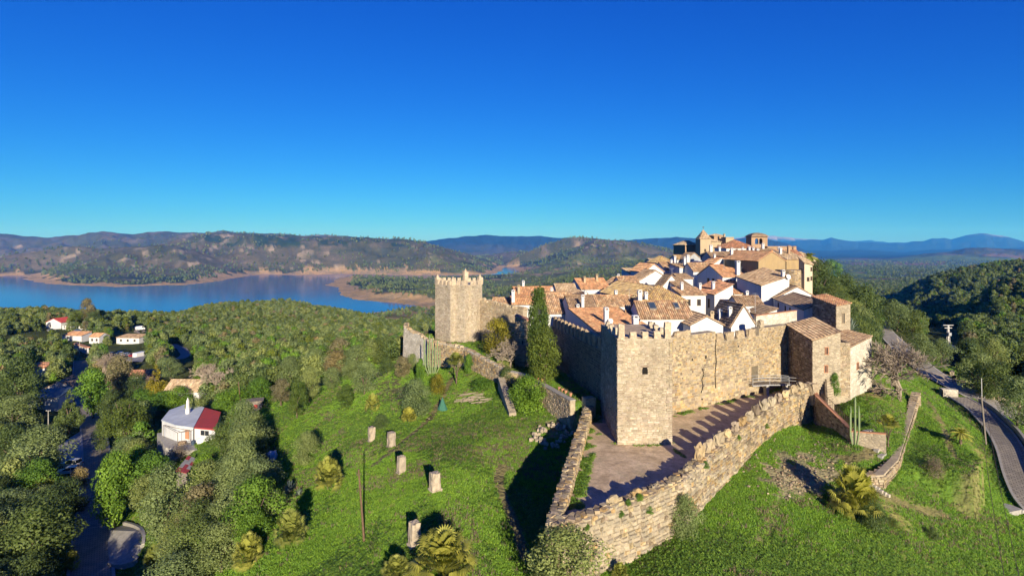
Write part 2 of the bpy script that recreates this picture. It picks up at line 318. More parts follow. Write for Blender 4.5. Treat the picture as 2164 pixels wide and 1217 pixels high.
# lake outline (photo pixels on the water plane)
LAKE_PX = [(-500,592),(0,583),(50,582),(54,591),(100,600),(180,604),(250,606),(330,603),(400,602),(455,595),(500,587),(550,580),(640,581.5),(720,579),(800,580.5),(860,582),(915,582),(1000,581),
 (1046,579),(1060,572),(1066,565),(1075,562),(1086,567),(1098,576),(1080,580),(1040,583),(1000,585),(915,588),(860,588),(800,586),(740,585),(715,588),
 (690,602),(712,608),(720,622),(750,632),(800,637),(850,640),(880,645),(903,655),(880,660),(840,658),(790,661),(764,673),(745,675),(700,667),(660,660),(600,657),(520,660),(460,659),(400,663),(345,670),(305,676),(200,681),(0,690),(-500,704)]
def lakept(u, v):
    Y = -ZW * FPX / (v - VH); return ((u - U0) / FPX * Y, Y)
LAKE = [lakept(*p) for p in LAKE_PX]
RIDGES = [  # distance, front width, back width, skyline polyline (photo pixels), base z
 (4100, .20, .20, [(-300,530),(0,541),(60,533),(120,524),(180,519),(240,522),(300,521),(340,516),(380,521),(430,531),(480,546),(520,562),(560,575)], -190),
 (5000, .26, .2, [(250,560),(330,517),(380,505),(430,494),(480,492),(530,494),(580,497),(640,498),(700,502),(760,501),(800,503),(850,506),(900,512),(950,524),(1000,538),(1035,550),(1060,562),(1080,575)], -190),
 (7600, .22, .2, [(-300,500),(0,493),(15,494),(60,500),(110,501),(150,497),(190,492),(217,489),(245,492),(280,495),(310,491),(360,489),(400,492),(430,492),(470,488),(510,492),(560,493),(600,495),(640,498),(690,497),(730,498),(780,504),(850,515),(900,530)], -200),
 (5200, .28, .2, [(1040,570),(1070,556),(1100,540),(1150,517),(1190,506),(1225,501),(1260,504),(1300,508),(1340,512),(1400,525),(1450,535),(1500,545)], -180),
 (6600, .15, .2, [(930,560),(990,545),(1040,538),(1080,532),(1120,533),(1160,540)], -190),
 (13000, .2, .2, [(820,530),(880,512),(930,506),(980,500),(1030,497),(1060,499),(1110,498),(1150,500),(1200,503),(1260,510),(1340,507),(1400,503),(1440,502),(1475,505),(1540,508),(1570,502),(1590,499),(1620,505),(1700,520)], -210),
 (21000, .12, .2, [(1560,520),(1620,511),(1700,508),(1720,507),(1740,506),(1757,502),(1770,506),(1780,507),(1800,509),(1830,512),(1860,512),(1910,512),(1950,510),(1970,503),(1980,504),(1995,502),(2010,506),(2020,503),(2050,496),(2080,493),(2110,497),(2130,500),(2164,510),(2250,518),(2400,515)], -240),
 (29000, .06, .1, [(-400,516),(300,512),(900,514),(1500,514),(1550,504),(1600,499),(1625,497),(1650,501),(1690,503),(1720,505),(1780,511),(1820,509),(1840,506),(1870,508),(1900,511),(1940,514),(2200,512),(2500,513)], -240),
 (8200, .16, .2, [(1720,560),(1850,551),(1900,545),(1950,538),(2000,533),(2040,524),(2080,523),(2120,526),(2164,528),(2400,526)], -195),
 (15000, .12, .2, [(1500,528),(1700,530),(1800,528),(1900,532),(2000,527),(2100,524),(2300,525)], -220),
 (950, .34, .3, [(1880,640),(1940,604),(1980,588),(2030,575),(2080,567),(2120,561),(2164,558),(2400,545)], -125),
 (420, .30, .25, [(1990,730),(2040,665),(2080,632),(2120,610),(2164,594),(2400,560)], -70),
]
TH = np.r_[np.linspace(-math.pi, -0.80, 40)[:-1], np.linspace(-0.80, 0.80, 700), np.linspace(0.80, math.pi, 40)[1:]]
RR = np.r_[np.geomspace(3, 28, 14)[:-1], np.geomspace(28, 320, 250)[:-1], np.geomspace(320, 34000, 300)]
LR = np.log(RR)
_ct = np.r_[np.linspace(-1.0, 1.0, 160)]; _cl = np.linspace(LR[0], LR[-1], 220)
_G = np.stack(np.meshgrid(_ct * 2.6, _cl, indexing='ij'), -1).reshape(-1, 2)
_H = np.empty(len(_G))
for i in range(0, len(_G), 6000):
    d = _ker(np.linalg.norm(_G[i:i + 6000, None] - _A[None], axis=2)); _H[i:i + 6000] = -d @ _W[:_n] + _W[_n]
_H = _H.reshape(len(_ct), len(_cl))
def bil(tab, ga, gb, a, b):
    fa = np.interp(a, ga, np.arange(len(ga))); fb = np.interp(b, gb, np.arange(len(gb)))
    i = np.minimum(fa.astype(int), len(ga) - 2); j = np.minimum(fb.astype(int), len(gb) - 2); fa = fa - i; fb = fb - j
    return (tab[i, j] * (1 - fa) + tab[i + 1, j] * fa) * (1 - fb) + (tab[i, j + 1] * (1 - fa) + tab[i + 1, j + 1] * fa) * fb
T2, L2 = np.meshgrid(TH, LR, indexing='ij'); R2 = np.exp(L2); GX = R2 * np.sin(T2); GY = R2 * np.cos(T2)
GZ = bil(_H, _ct, _cl, np.clip(T2, -1, 1), L2)
# rolling noise that grows with distance
amp = np.interp(np.log(R2), [3.5, 5, 6, 7.2, 8.5], [0.12, 0.6, 3.0, 7.0, 22.0])
GZ += amp * (fbm(T2 * 16 + 40, L2 * 8, 4, 3) - 0.5) * 2 * smooth(R2, 40, 140)
GZ += 0.22 * (fbm(GX * 0.35, GY * 0.35, 3, 9) - 0.5) * (R2 < 200)
UU = U0 + FPX * np.tan(np.clip(T2, -1.05, 1.05))
ZV = np.full(GZ.shape, -1); 
for k, (Yr, wf, wb, sk, zb) in enumerate(RIDGES):
    su = [p[0] for p in sk]; sv = [p[1] for p in sk]
    top = (VH - np.interp(UU, su, sv)) / FPX * Yr
    top = top + (fbm(T2 * 60 + k * 9, L2 * 0 + k, 4, 20 + k) - 0.5) * Yr * 0.0035
    edge = smooth(UU, su[0] - 60, su[0] + 40) * (1 - smooth(UU, su[-1] - 40, su[-1] + 60)) if Yr < 19000 else 1.0
    lr = np.log(R2 * np.cos(np.clip(T2, -1.05, 1.05)) / Yr)
    wv = np.where(lr < 0, wf, wb)
    s = np.abs(lr) / wv
    gul = fbm(T2 * 28 + k * 3.1, L2 * 22 + 5 * k, 5, 31 + k)
    prof = np.exp(-s ** 1.7 * 1.1) * (1 + (0.9 * (gul - 0.5) + 0.5 * (np.abs(fbm(T2 * 45, L2 * 30, 4, 60 + k) - .5) * 2 - .3)) * np.clip(s * 1.3, 0, 1))
    h = zb + (top - zb) * np.clip(prof, 0, 1.0)
    h = zb - 40 + (h - zb + 40) * edge
    GZ = np.where(s < 2.6, np.maximum(GZ, h), GZ)
# lake bed and bare drawdown shore
nl = (R2 > 1000) & (R2 < 5200) & (np.abs(T2) < 0.8)
SD = np.full(GZ.shape, 1e6)
_wx = GX[nl] + (fbm(GX[nl] / 90, GY[nl] / 90, 3, 77) - .5) * 50; _wy = GY[nl] + (fbm(GX[nl] / 90, GY[nl] / 90, 3, 78) - .5) * 60
_d = polydist(_wx, _wy, LAKE); _in = inpoly(_wx, _wy, LAKE); SD[nl] = np.where(_in, -_d, _d)
shore = ZW + np.clip(SD, -60, 1e6) * 0.10
GZ = np.where(SD < 0, np.minimum(GZ, ZW - 1 + np.clip(SD, -200, 0) * 0.05), GZ)
GZ = np.where((SD >= 0) & (SD < 900), np.maximum(np.minimum(GZ, ZW + 0.4 + SD * 0.085 + np.clip(SD - 60, 0, 1e6) * 0.25), ZW + 0.4 + np.clip(SD, 0, 40) * 0.06), GZ)
# places that were levelled: terrace inside the outer wall, roads
WALL_R = [(3.2,43.6),(6.0,45.0),(10.4,48.0),(15.1,51.7),(19.6,57.6),(24.8,63.7),(30.3,70.3),(35.5,75.6),(41.0,80.8),(43.3,82.6)]
WALL_L = [(3.2,43.6),(6.45,58.2),(8.2,66.0),(9.9,73.0)]
TERR = WALL_R + [(43.5,90),(20.9,76),(11.7,76),(10.4,74.5)] + WALL_L[::-1][:-1]
ZT = -22.0
m_in = inpoly(GX, GY, TERR) & (R2 < 120)
GZ = np.where(m_in, ZT - 0.6, GZ)
GARDEN = [(3.0,84.5),(7.9,72.9),(11.6,74.2),(7.2,101),(1.2,103),(-3,104),(-1.0,89.5)]
BASTION = [px(858,0,114)[:2], px(907,0,107.6)[:2], px(985,0,101.6)[:2], px(1072,0,89.6)[:2], (0.5,95), (-1,104), (-6,113), (-6,121), (-21,121)]
GZ = np.where(inpoly(GX, GY, GARDEN) & (R2 < 130), -20.2, GZ); GZ = np.where(inpoly(GX, GY, BASTION) & (R2 < 130), -18.6, GZ)
GARDR = [(43.5,79),(46.5,68.0),(52,64),(57,68.5),(63.2,90),(60,98),(56,88)]
_mr = inpoly(GX, GY, GARDR); GZ = np.where(_mr, np.maximum(GZ, np.interp(GY, [62,70,80,96],[-26.1,-25.8,-24.9,-23.6])), GZ)
ROADS = {
 'left': ([px(190,-44.7,62)[:2], px(190,0,77)[:2], px(200,0,95.8)[:2], px(207,0,121)[:2], px(196,0,151.6)[:2], px(180,0,182)[:2], px(170,0,223)[:2], px(170,0,262)[:2]], 2.9),
 'right': ([px(2330,0,92)[:2], px(2250,0,95.5)[:2], px(2170,0,100.5)[:2], px(2110,0,106)[:2], px(2050,0,112)[:2], px(1990,0,120)[:2], px(1950,0,129)[:2], px(1905,0,147)[:2], px(1868,0,170)[:2], px(1850,0,195)[:2]], 2.3),
 'ramp': ([px(2025,0,107)[:2], px(2072,0,101.5)[:2], px(2110,0,93.5)[:2], px(2138,0,84.4)[:2], px(2155,0,77)[:2], px(2180,0,71)[:2], px(2240,0,66)[:2], px(2330,0,62)[:2]], 1.55),
 'bend': ([px(362,0,330)[:2], px(385,0,318)[:2], px(393,0,300)[:2], px(388,0,283)[:2], px(374,0,268)[:2]], 2.6)}
def smoothline(pts, n=60):
    pts = np.array(pts, float); d = np.r_[0, np.cumsum(np.linalg.norm(np.diff(pts, axis=0), axis=1))]
    s = np.linspace(0, d[-1], n); q = np.stack([np.interp(s, d, pts[:, k]) for k in range(pts.shape[1])], 1)
    for _ in range(6): q[1:-1] = (q[:-2] + 2 * q[1:-1] + q[2:]) / 4
    return q
def gz(x, y): return bil(GZ, TH, LR, np.arctan2(np.asarray(x, float), np.asarray(y, float)), np.log(np.hypot(x, y)))
ROADLINE = {}
for key, (pts, hw) in ROADS.items():
    q = smoothline(pts, 50); zz = gz(q[:, 0], q[:, 1])
    for _ in range(12): zz[1:-1] = (zz[:-2] + 2 * zz[1:-1] + zz[2:]) / 4
    ROADLINE[key] = (q, zz, hw)
    nb = polydist(GX, GY, q[::4].tolist() + [q[-1].tolist()], False); nr = nb < 9
    dd = np.hypot(GX[nr][:, None] - q[None, :, 0], GY[nr][:, None] - q[None, :, 1]); zn = zz[dd.argmin(1)]; f = 1 - smooth(nb[nr], hw + 0.8, hw + 4.5)
    GZ[nr] = GZ[nr] * (1 - f) + (zn - 0.25) * f
def hit(u, v, ymin=15, ymax=45000):
    """where the sight line of a photo pixel meets the ground"""
    Y = np.geomspace(ymin, ymax, 5000); x = (u - U0) / FPX * Y; z = (VH - v) / FPX * Y
    b = np.nonzero(z < gz(x, Y))[0]
    if len(b) == 0: return None
    i = b[0]; return Vector((x[i], Y[i], float(gz(x[i], Y[i]))))
def ground(x, y): return float(gz(np.array([x]), np.array([y]))[0])
# ---- colours (albedo) of the ground
VV = VH - FPX * GZ / np.maximum(GY, 1)
def cmix(c, col, m): return c * (1 - m[..., None]) + np.array(col) * m[..., None]
n1 = fbm(GX / 9, GY / 9, 4, 5); n2 = fbm(T2 * 60, L2 * 40, 4, 6); n3 = fbm(T2 * 14, L2 * 12, 4, 8)
C = np.zeros(GZ.shape + (3,)); C[:] = (0.105, 0.195, 0.034)
C = cmix(C, (0.145, 0.20, 0.05), smooth(n1, .46, .70) * (R2 < 200))
C = cmix(C, (0.21, 0.20, 0.085), smooth(fbm(GX / 3.1, GY / 3.1, 4, 55), .56, .74) * smooth(fbm(GX / 22, GY / 22, 3, 56), .40, .62) * (R2 < 200) * .8)
C = cmix(C, (0.075, 0.095, 0.034), smooth(R2, 120, 190) * (T2 < 0.0)); C = cmix(C, (0.065, 0.082, 0.032), smooth(R2, 115, 170) * (T2 >= 0.0))
C = cmix(C, (0.10, 0.13, 0.045), smooth(n2, .60, .72) * smooth(R2, 200, 300))
far = smooth(R2, 1700, 2600)
C = cmix(C, (0.105, 0.100, 0.056), far * smooth(n3, .30, .62)); C = cmix(C, (0.068, 0.078, 0.036), far * (1 - smooth(n3, .30, .62)))
C = cmix(C, (0.14, 0.125, 0.088), far * smooth(fbm(T2 * 34, L2 * 30, 5, 15), .52, .70))
rockm = far * smooth(fbm(T2 * 70, L2 * 55, 5, 16), .63, .72) * smooth(n3, .42, .6) * (R2 < 9000)
C = cmix(C, (0.40, 0.34, 0.27), rockm * 0.8)
C = cmix(C, (0.034, 0.060, 0.026), far * (UU > 430) * (UU < 900) * (VV < 520) * smooth(n2, .42, .52) * (R2 < 6500))
C = cmix(C, (0.036, 0.050, 0.022), (1 - smooth(GZ, ZW + 18, ZW + 75 * n3)) * far * (R2 < 5200) * (UU < 1060))
C = cmix(C, (0.27, 0.22, 0.15), ((UU > 1010) & (UU < 1320) & (R2 > 500) & (R2 < 3600)) * smooth(fbm(T2 * 40, L2 * 16, 3, 44), .55, .62))
C = cmix(C, (0.13, 0.16, 0.06), ((UU > 880) & (R2 > 300) & (R2 < 4200) & (UU < 1420)) * smooth(fbm(T2 * 30, L2 * 20, 3, 45), .40, .62) * .9)
# plain on the east: meadows and ploughed land
pl = (UU > 1690) & (R2 > 2400) & (GZ < -110)
C = cmix(C, (0.060, 0.078, 0.034), pl * 1.0)
fld = fbm(T2 * 26, L2 * 18, 2, 51)
C = cmix(C, (0.115, 0.175, 0.045), pl * smooth(fld, .50, .54) * .9); C = cmix(C, (0.20, 0.14, 0.11), pl * (1 - smooth(fld, .30, .34)) * .9)
C = cmix(C, (0.12, 0.25, 0.035), 1.0 * (pl & (VV > 559) & (VV < 575) & (UU > 1990) & (UU < 2140)) * smooth(n3, .3, .4))
C = cmix(C, (0.19, 0.12, 0.095), 1.0 * (pl & (VV > 553) & (VV < 560) & (UU > 1800) & (UU < 2000)))
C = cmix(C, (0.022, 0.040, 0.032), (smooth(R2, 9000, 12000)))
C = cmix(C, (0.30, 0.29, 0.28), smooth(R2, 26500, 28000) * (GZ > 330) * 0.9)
hb = fbm(GX / 60, GY / 60, 4, 71)
band = np.clip(SD, -1, 1e6) < (26 + 95 * smooth(hb, .42, .75) + 60 * ((UU > 640) & (UU < 930)) + 40 * (R2 > 3000))
C = cmix(C, (0.40, 0.285, 0.155), 1.0 * band * (SD > -50)); C = cmix(C, (0.27, 0.23, 0.16), band * smooth(fbm(GX / 40, GY / 14, 4, 72), .5, .7) * .8)
C = cmix(C, (0.30, 0.225, 0.13), 1.0 * ((UU > 760) & (UU < 905) & (R2 > 1150) & (R2 < 1850)) * smooth(fbm(GX / 120, GY / 120, 3, 73), .35, .5) * .85)
# earth paths and bare patches on the hill
PATHS = [([(1112,1180),(1088,1110),(1065,1055),(1050,1010),(1062,985)], .45, .8), ([(790,985),(850,935),(900,895),(930,850),(955,800)], .35, .75), ([(1310,1230),(1520,1225),(1545,1205),(1530,1215)], .25, .5),
 ([(1590,1180),(1625,1110),(1640,1060)], .22, .6), ([(1840,1030),(1880,1055),(1940,1075),(1990,1085)], .5, .7),
 ([(1955,840),(1985,880),(2000,930),(2030,985),(2075,1000)], .22, .7), ([(2030,1080),(2055,1040),(2065,1000)], .25, .55), ([(1760,960),(1790,970),(1830,965),(1850,920)], .4, .8)]
for pts, hw, st in PATHS:
    q = [hit(*p) for p in pts]; q = smoothline([(p.x, p.y) for p in q if p], 30)
    dd = np.full(GZ.shape, 99.); mk = R2 < 160; dd[mk] = polydist(GX[mk], GY[mk], q.tolist(), False)
    C = cmix(C, (0.21, 0.165, 0.11), (1 - smooth(dd + (n1 - .5) * .8, hw, hw + .5)) * st)
def patch(u, v, ru, rv, col, st, sharp=.5, f=.8):
    global C
    m = ((UU - u) / ru) ** 2 + ((VV - v) / rv) ** 2 + (fbm(GX * f, GY * f, 4, int(u)) - .5) * 2.2
    C = cmix(C, col, (1 - smooth(m, 1 - sharp, 1)) * (R2 < 160) * st)
patch(1690, 1000, 85, 55, (0.30, 0.26, 0.19), .8); patch(1560, 1080, 60, 70, (0.15, 0.16, 0.08), .6); patch(1050, 900, 120, 60, (0.17, 0.19, 0.075), .5)
patch(1100, 860, 60, 40, (0.10, 0.19, 0.03), .4); patch(830, 830, 40, 40, (0.25, 0.20, 0.13), .6); patch(1420, 1160, 90, 50, (0.10, 0.19, 0.03), .4)
patch(1750, 1180, 160, 60, (0.12, 0.15, 0.05), .6); patch(760, 790, 60, 18, (0.27, 0.22, 0.15), .5); patch(300, 1000, 60, 60, (0.22, 0.17, 0.12), .4)
patch(1830, 820, 50, 30, (0.2, 0.16, 0.1), .6); patch(560, 1180, 60, 30, (0.10, 0.16, 0.03), .5); patch(1180, 905, 40, 25, (0.26, 0.22, 0.16), .7)
vil = [px(1090,0,112)[:2], px(1180,0,100)[:2], (7,98), (11,76), (44,88), px(1790,0,100)[:2], px(1740,0,150)[:2], px(1720,0,225)[:2], px(1440,0,235)[:2], px(1250,0,190)[:2], px(1040,0,130)[:2]]
C = cmix(C, (0.33, 0.28, 0.22), 1.0 * inpoly(GX, GY, vil) * (R2 < 260))
# ---- mesh
nT, nR = GZ.shape
vid = np.arange(nT * nR).reshape(nT, nR)
q = np.stack([vid[:-1, :-1], vid[1:, :-1], vid[1:, 1:], vid[:-1, 1:]], -1).reshape(-1, 4)[:, ::-1]
seam = np.stack([vid[-1, :-1], vid[0, :-1], vid[0, 1:], vid[-1, 1:]], -1)[:, ::-1]
q = np.concatenate([q, seam])
def bigmesh(name, co, faces, col=None, mat=None, sm=True):
    me = bpy.data.meshes.new(name); me.vertices.add(len(co)); me.vertices.foreach_set('co', np.ascontiguousarray(co, np.float32).ravel())
    k = faces.shape[1]; me.loops.add(faces.size); me.loops.foreach_set('vertex_index', np.ascontiguousarray(faces, np.int32).ravel())
    me.polygons.add(len(faces)); me.polygons.foreach_set('loop_start', np.arange(0, faces.size, k, dtype=np.int32))
    if sm: me.polygons.foreach_set('use_smooth', np.ones(len(faces), bool))
    if col is not None:
        ca = me.color_attributes.new('Col', 'FLOAT_COLOR', 'POINT'); cc = np.ones((len(co), 4), np.float32); cc[:, :3] = col; ca.data.foreach_set('color', cc.ravel())
    if mat: me.materials.append(mat)
    me.update(calc_edges=True); me.validate(); return me
def groundmat():
    m, t, b, o = nmat('hillside ground'); g = gcoord(t); base = attr(t)
    c = mixc(t, 'MULTIPLY', 1.0, base, ramp(t, noise(t, 1.1, 6, 0.7, g).outputs[0], [(0.3, (0.72, 0.74, 0.66)), (0.7, (1.28, 1.2, 1.2))]))
    c = mixc(t, 'MULTIPLY', 1.0, c, ramp(t, noise(t, 0.055, 6, 0.72, g).outputs[0], [(0.3, (0.66, 0.7, 0.62)), (0.7, (1.3, 1.24, 1.2))]))
    c = mixc(t, 'MULTIPLY', 1.0, c, ramp(t, noise(t, 0.012, 6, 0.75, g).outputs[0], [(0.35, (0.72, 0.76, 0.7)), (0.65, (1.22, 1.16, 1.12))]))
    t.links.new(c, b.inputs['Base Color']); b.inputs['Roughness'].default_value = 1.0; b.inputs['Specular IOR Level'].default_value = 0.05
    bn = t.nodes.new('ShaderNodeBump'); bn.inputs['Strength'].default_value = 0.4; bn.inputs['Distance'].default_value = 0.12
    t.links.new(noise(t, 1.6, 6, 0.75, g).outputs[0], bn.inputs['Height'])
    b2 = t.nodes.new('ShaderNodeBump'); b2.inputs['Strength'].default_value = 0.6; b2.inputs['Distance'].default_value = 6.0
    t.links.new(noise(t, 0.035, 7, 0.75, g).outputs[0], b2.inputs['Height']); t.links.new(b2.outputs[0], bn.inputs['Normal'])
    t.links.new(bn.outputs[0], b.inputs['Normal']); return m
MT['ground'] = groundmat()
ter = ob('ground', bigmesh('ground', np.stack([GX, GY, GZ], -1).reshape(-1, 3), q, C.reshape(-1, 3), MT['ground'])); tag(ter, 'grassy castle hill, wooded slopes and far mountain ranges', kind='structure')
def watermat():
    m, t, b, o = nmat('reservoir water'); g = gcoord(t)
    b.inputs['Base Color'].default_value = (0.006, 0.060, 0.24, 1); b.inputs['Roughness'].default_value = 0.12; b.inputs['Specular IOR Level'].default_value = 0.28; b.inputs['IOR'].default_value = 1.33
    bump(t, b, noise(t, 0.25, 3, 0.5, g).outputs[0], 0.10, 0.4); return m
MT['water'] = watermat()
mb = MB(); mb.add([(-3200, 900, ZW), (900, 900, ZW), (900, 5600, ZW), (-4200, 5600, ZW)], [(0, 1, 2, 3)])
tag(mb.build('lake', MT['water']), 'blue reservoir with bare drawdown shores', kind='structure')
# ------------------------------------------------------------------ air
hm = bpy.data.materials.new('air'); hm.use_nodes = True; t = hm.node_tree; t.nodes.clear()
o_ = t.nodes.new('ShaderNodeOutputMaterial'); pv = t.nodes.new('ShaderNodeVolumePrincipled')
pv.inputs['Color'].default_value = (0.035, 0.28, 1.0, 1); pv.inputs['Density'].default_value = 4.6e-5; pv.inputs['Anisotropy'].default_value = 0.0
pv.inputs['Absorption Color'].default_value = (1, 1, 1, 1)
t.links.new(pv.outputs[0], o_.inputs['Volume'])
mb = MB(); mb.box((0, 0, 250), (69500, 69500, 1560)); hz = mb.build('haze', hm); tag(hz, 'thin blue distance haze over the hills', kind='stuff')
# ------------------------------------------------------------------ masonry
PAL = [(0.62,0.50,0.33),(0.68,0.56,0.38),(0.54,0.44,0.30),(0.72,0.57,0.34),(0.46,0.38,0.28),(0.66,0.47,0.24),(0.58,0.49,0.36),(0.36,0.29,0.21)]
PALT = [(0.60,0.49,0.35),(0.64,0.53,0.38),(0.56,0.45,0.32),(0.66,0.55,0.40),(0.50,0.40,0.28),(0.62,0.48,0.30)]
PALK = [(0.66,0.57,0.45),(0.70,0.61,0.49),(0.60,0.51,0.39),(0.72,0.62,0.48),(0.56,0.47,0.35)]
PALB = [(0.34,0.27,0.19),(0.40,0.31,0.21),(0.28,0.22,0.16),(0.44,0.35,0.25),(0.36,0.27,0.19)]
def jit(c, k=0.12): 
    f = 1 + random.uniform(-k, k); return tuple(x * f * (1 + random.uniform(-.03, .03)) for x in c)
def stone(mb, o, ax, n, t0, t1, z0, z1, proud, col):
    ins = min(t1 - t0, z1 - z0) * 0.16; j = lambda k: random.uniform(-k, k)
    up = Vector((0, 0, 1)); k = min(t1 - t0, z1 - z0) * 0.10
    lo = [(t0 + j(k), z0 + j(k)), (t1 + j(k), z0 + j(k)), (t1 + j(k), z1 + j(k)), (t0 + j(k), z1 + j(k))]
    hi = [(t0 + ins + j(k), z0 + ins + j(k)), (t1 - ins + j(k), z0 + ins + j(k)), (t1 - ins + j(k), z1 - ins + j(k)), (t0 + ins + j(k), z1 - ins + j(k))]
    p = proud * random.uniform(0.45, 1.25)
    vs = [o + ax * a_ + up * b_ - n * 0.02 for a_, b_ in lo] + [o + ax * a_ + up * b_ + n * (p + j(p * .25)) for a_, b_ in hi]
    mb.add(vs, [(4, 5, 6, 7), (0, 1, 5, 4), (1, 2, 6, 5), (2, 3, 7, 6), (3, 0, 4, 7)], col)
def facing(mb, p0, p1, zb, zt, sw=0.5, sh=0.26, proud=0.06, pal=PAL, skip=None, out=None, flip=False, coarse=None):
    """courses of stones on the face from p0 to p1 (plan points), outward side on the right of p0->p1"""
    d = Vector((p1[0] - p0[0], p1[1] - p0[1], 0)); L = d.length; ax = d / L; n = Vector((ax.y, -ax.x, 0))
    if flip: n = -n
    fb = zb if callable(zb) else (lambda t: zb); ft = zt if callable(zt) else (lambda t: zt)
    z = min(fb(0), fb(L), fb(L / 2)); top = max(ft(0), ft(L), ft(L / 2)); o = Vector((p0[0], p0[1], 0))
    while z < top:
        kk = coarse(z) if coarse else 1.0
        h = sh * kk * random.uniform(.75, 1.3); t = -random.uniform(0, sw * .5)
        while t < L:
            w_ = sw * kk * random.uniform(.5, 1.5); a0, a1 = max(t, 0.0), min(t + w_, L); tm = (a0 + a1) / 2; t += w_
            if a1 - a0 < .08: continue
            zz1 = min(z + h, ft(tm))
            if z + h * .4 < fb(tm) or zz1 - z < .07: continue
            if skip and skip(tm, z + h / 2): continue
            c = jit(random.choice(pal), .2)
            if out is not None: out.append((o, ax, n, a0 + .02, a1 - .02, z + .015, zz1 - .015, proud, c))
            else: stone(mb, o, ax, n, a0 + .015, a1 - .015, z + .012, zz1 - .012, proud, c)
        z += h
def prism(mb, poly, z0, z1, col=(1, 1, 1)):
    n = len(poly); zt = z1 if isinstance(z1, (list, tuple)) else [z1] * n; zb = z0 if isinstance(z0, (list, tuple)) else [z0] * n
    ar = sum(poly[i][0] * poly[(i + 1) % n][1] - poly[(i + 1) % n][0] * poly[i][1] for i in range(n))
    idx = list(range(n)) if ar > 0 else list(range(n))[::-1]
    vs = [(poly[i][0], poly[i][1], zb[i]) for i in idx] + [(poly[i][0], poly[i][1], zt[i]) for i in idx]
    mb.add(vs, [tuple(range(n - 1, -1, -1)), tuple(range(n, 2 * n))] + [(i, (i + 1) % n, n + (i + 1) % n, n + i) for i in range(n)], col)
def rough_block(mb, c, s, rz=0, amp=.06, col=(1, 1, 1), sub=3, taper=1.0, pointed=0.0, seed=None):
    """an eroded block: subdivided box with noise on its faces"""
    r = random.Random(seed if seed is not None else random.random()); ca, sa = math.cos(rz), math.sin(rz); off = {}
    for axis in range(3):
        for sg in (-1, 1):
            a1, a2 = [k for k in range(3) if k != axis]
            if (sg > 0) != (axis == 1): a1, a2 = a2, a1
            if axis == 1: a1, a2 = a2, a1
            g = []
            for i in range(sub + 1):
                for j in range(sub + 1):
                    p = [0, 0, 0]; p[axis] = sg; p[a1] = -1 + 2 * i / sub; p[a2] = -1 + 2 * j / sub
                    key = tuple(round(q_, 3) for q_ in p)
                    if key not in off: off[key] = (r.uniform(-amp, amp), r.uniform(-amp, amp), r.uniform(-amp, amp))
                    e_ = off[key]; k = 1 - (1 - taper) * (p[2] + 1) / 2
                    mx = max(abs(p[0]), abs(p[1])); zz = p[2] * s[2] / 2 + (pointed * (1 - mx) if p[2] > .99 else 0)
                    rd = 0.93 if sum(abs(q_) > .99 for q_ in p) >= 2 else 1.0
                    x, y = p[0] * s[0] / 2 * k * rd + e_[0], p[1] * s[1] / 2 * k * rd + e_[1]
                    g.append((c[0] + x * ca - y * sa, c[1] + x * sa + y * ca, c[2] + zz + e_[2]))
            fs = []
            for i in range(sub):
                for j in range(sub):
                    a_ = i * (sub + 1) + j; fs.append((a_, a_ + sub + 1, a_ + sub + 2, a_ + 1))
            mb.add(g, fs, col)
def jc(k=.14): f = 1 + random.uniform(-k, k); return (f, f * .98, f * .95)
def merlon(parent, c, s, rz, mat='rubble', pointed=0.0, amp=.07, col=None):
    mb = MB(); rough_block(mb, c, s, rz, amp, col or jc(), 3, .94, pointed); return mb.build('merlon', MT[mat], parent)

# ---- terrace floor inside the outer wall
def terracemat():
    m, t, b, o = nmat('worn terrace paving'); g = gcoord(t)
    v = noise(t, 0.8, coord=mixc(t, 'ADD', 1.0, g, noise(t, 1.2, 5, .7, g).outputs['Color']), typ='v', feature='DISTANCE_TO_EDGE'); v2 = noise(t, 0.55, coord=g, typ='v')
    c = mixc(t, 'MIX', ramp(t, noise(t, 0.5, 6, .7, g).outputs[0], [(.35, 0.), (.65, 1.)]), (0.46, 0.34, 0.21), (0.70, 0.54, 0.36))
    c = mixc(t, 'MULTIPLY', .5, c, ramp(t, v2.outputs['Color'], [(0, .8), (1, 1.15)]))
    c = mixc(t, 'MIX', ramp(t, v.outputs['Distance'], [(0, .45), (.02, 0.)]), c, (0.12, 0.11, 0.06))
    c = mixc(t, 'MIX', ramp(t, noise(t, 0.25, 6, .75, g).outputs[0], [(.55, 0.), (.68, .6)]), c, (0.20, 0.19, 0.10))
    c = mixc(t, 'MULTIPLY', 1.0, c, ramp(t, noise(t, 1.7, 7, .8, g).outputs[0], [(.3, (.66, .66, .66)), (.7, (1.2, 1.2, 1.2))]))
    t.links.new(c, b.inputs['Base Color']); b.inputs['Roughness'].default_value = .95; b.inputs['Specular IOR Level'].default_value = .1
    bump(t, b, noise(t, 2.2, 8, .8, g).outputs[0], .8, .16); return m
MT['terrace'] = terracemat()
mb = MB(); prism(mb, TERR, ZT - 0.5, ZT); tag(mb.build('terrace_pavement', MT['terrace']), 'worn stone terrace floor between the outer wall and the tower', kind='structure')

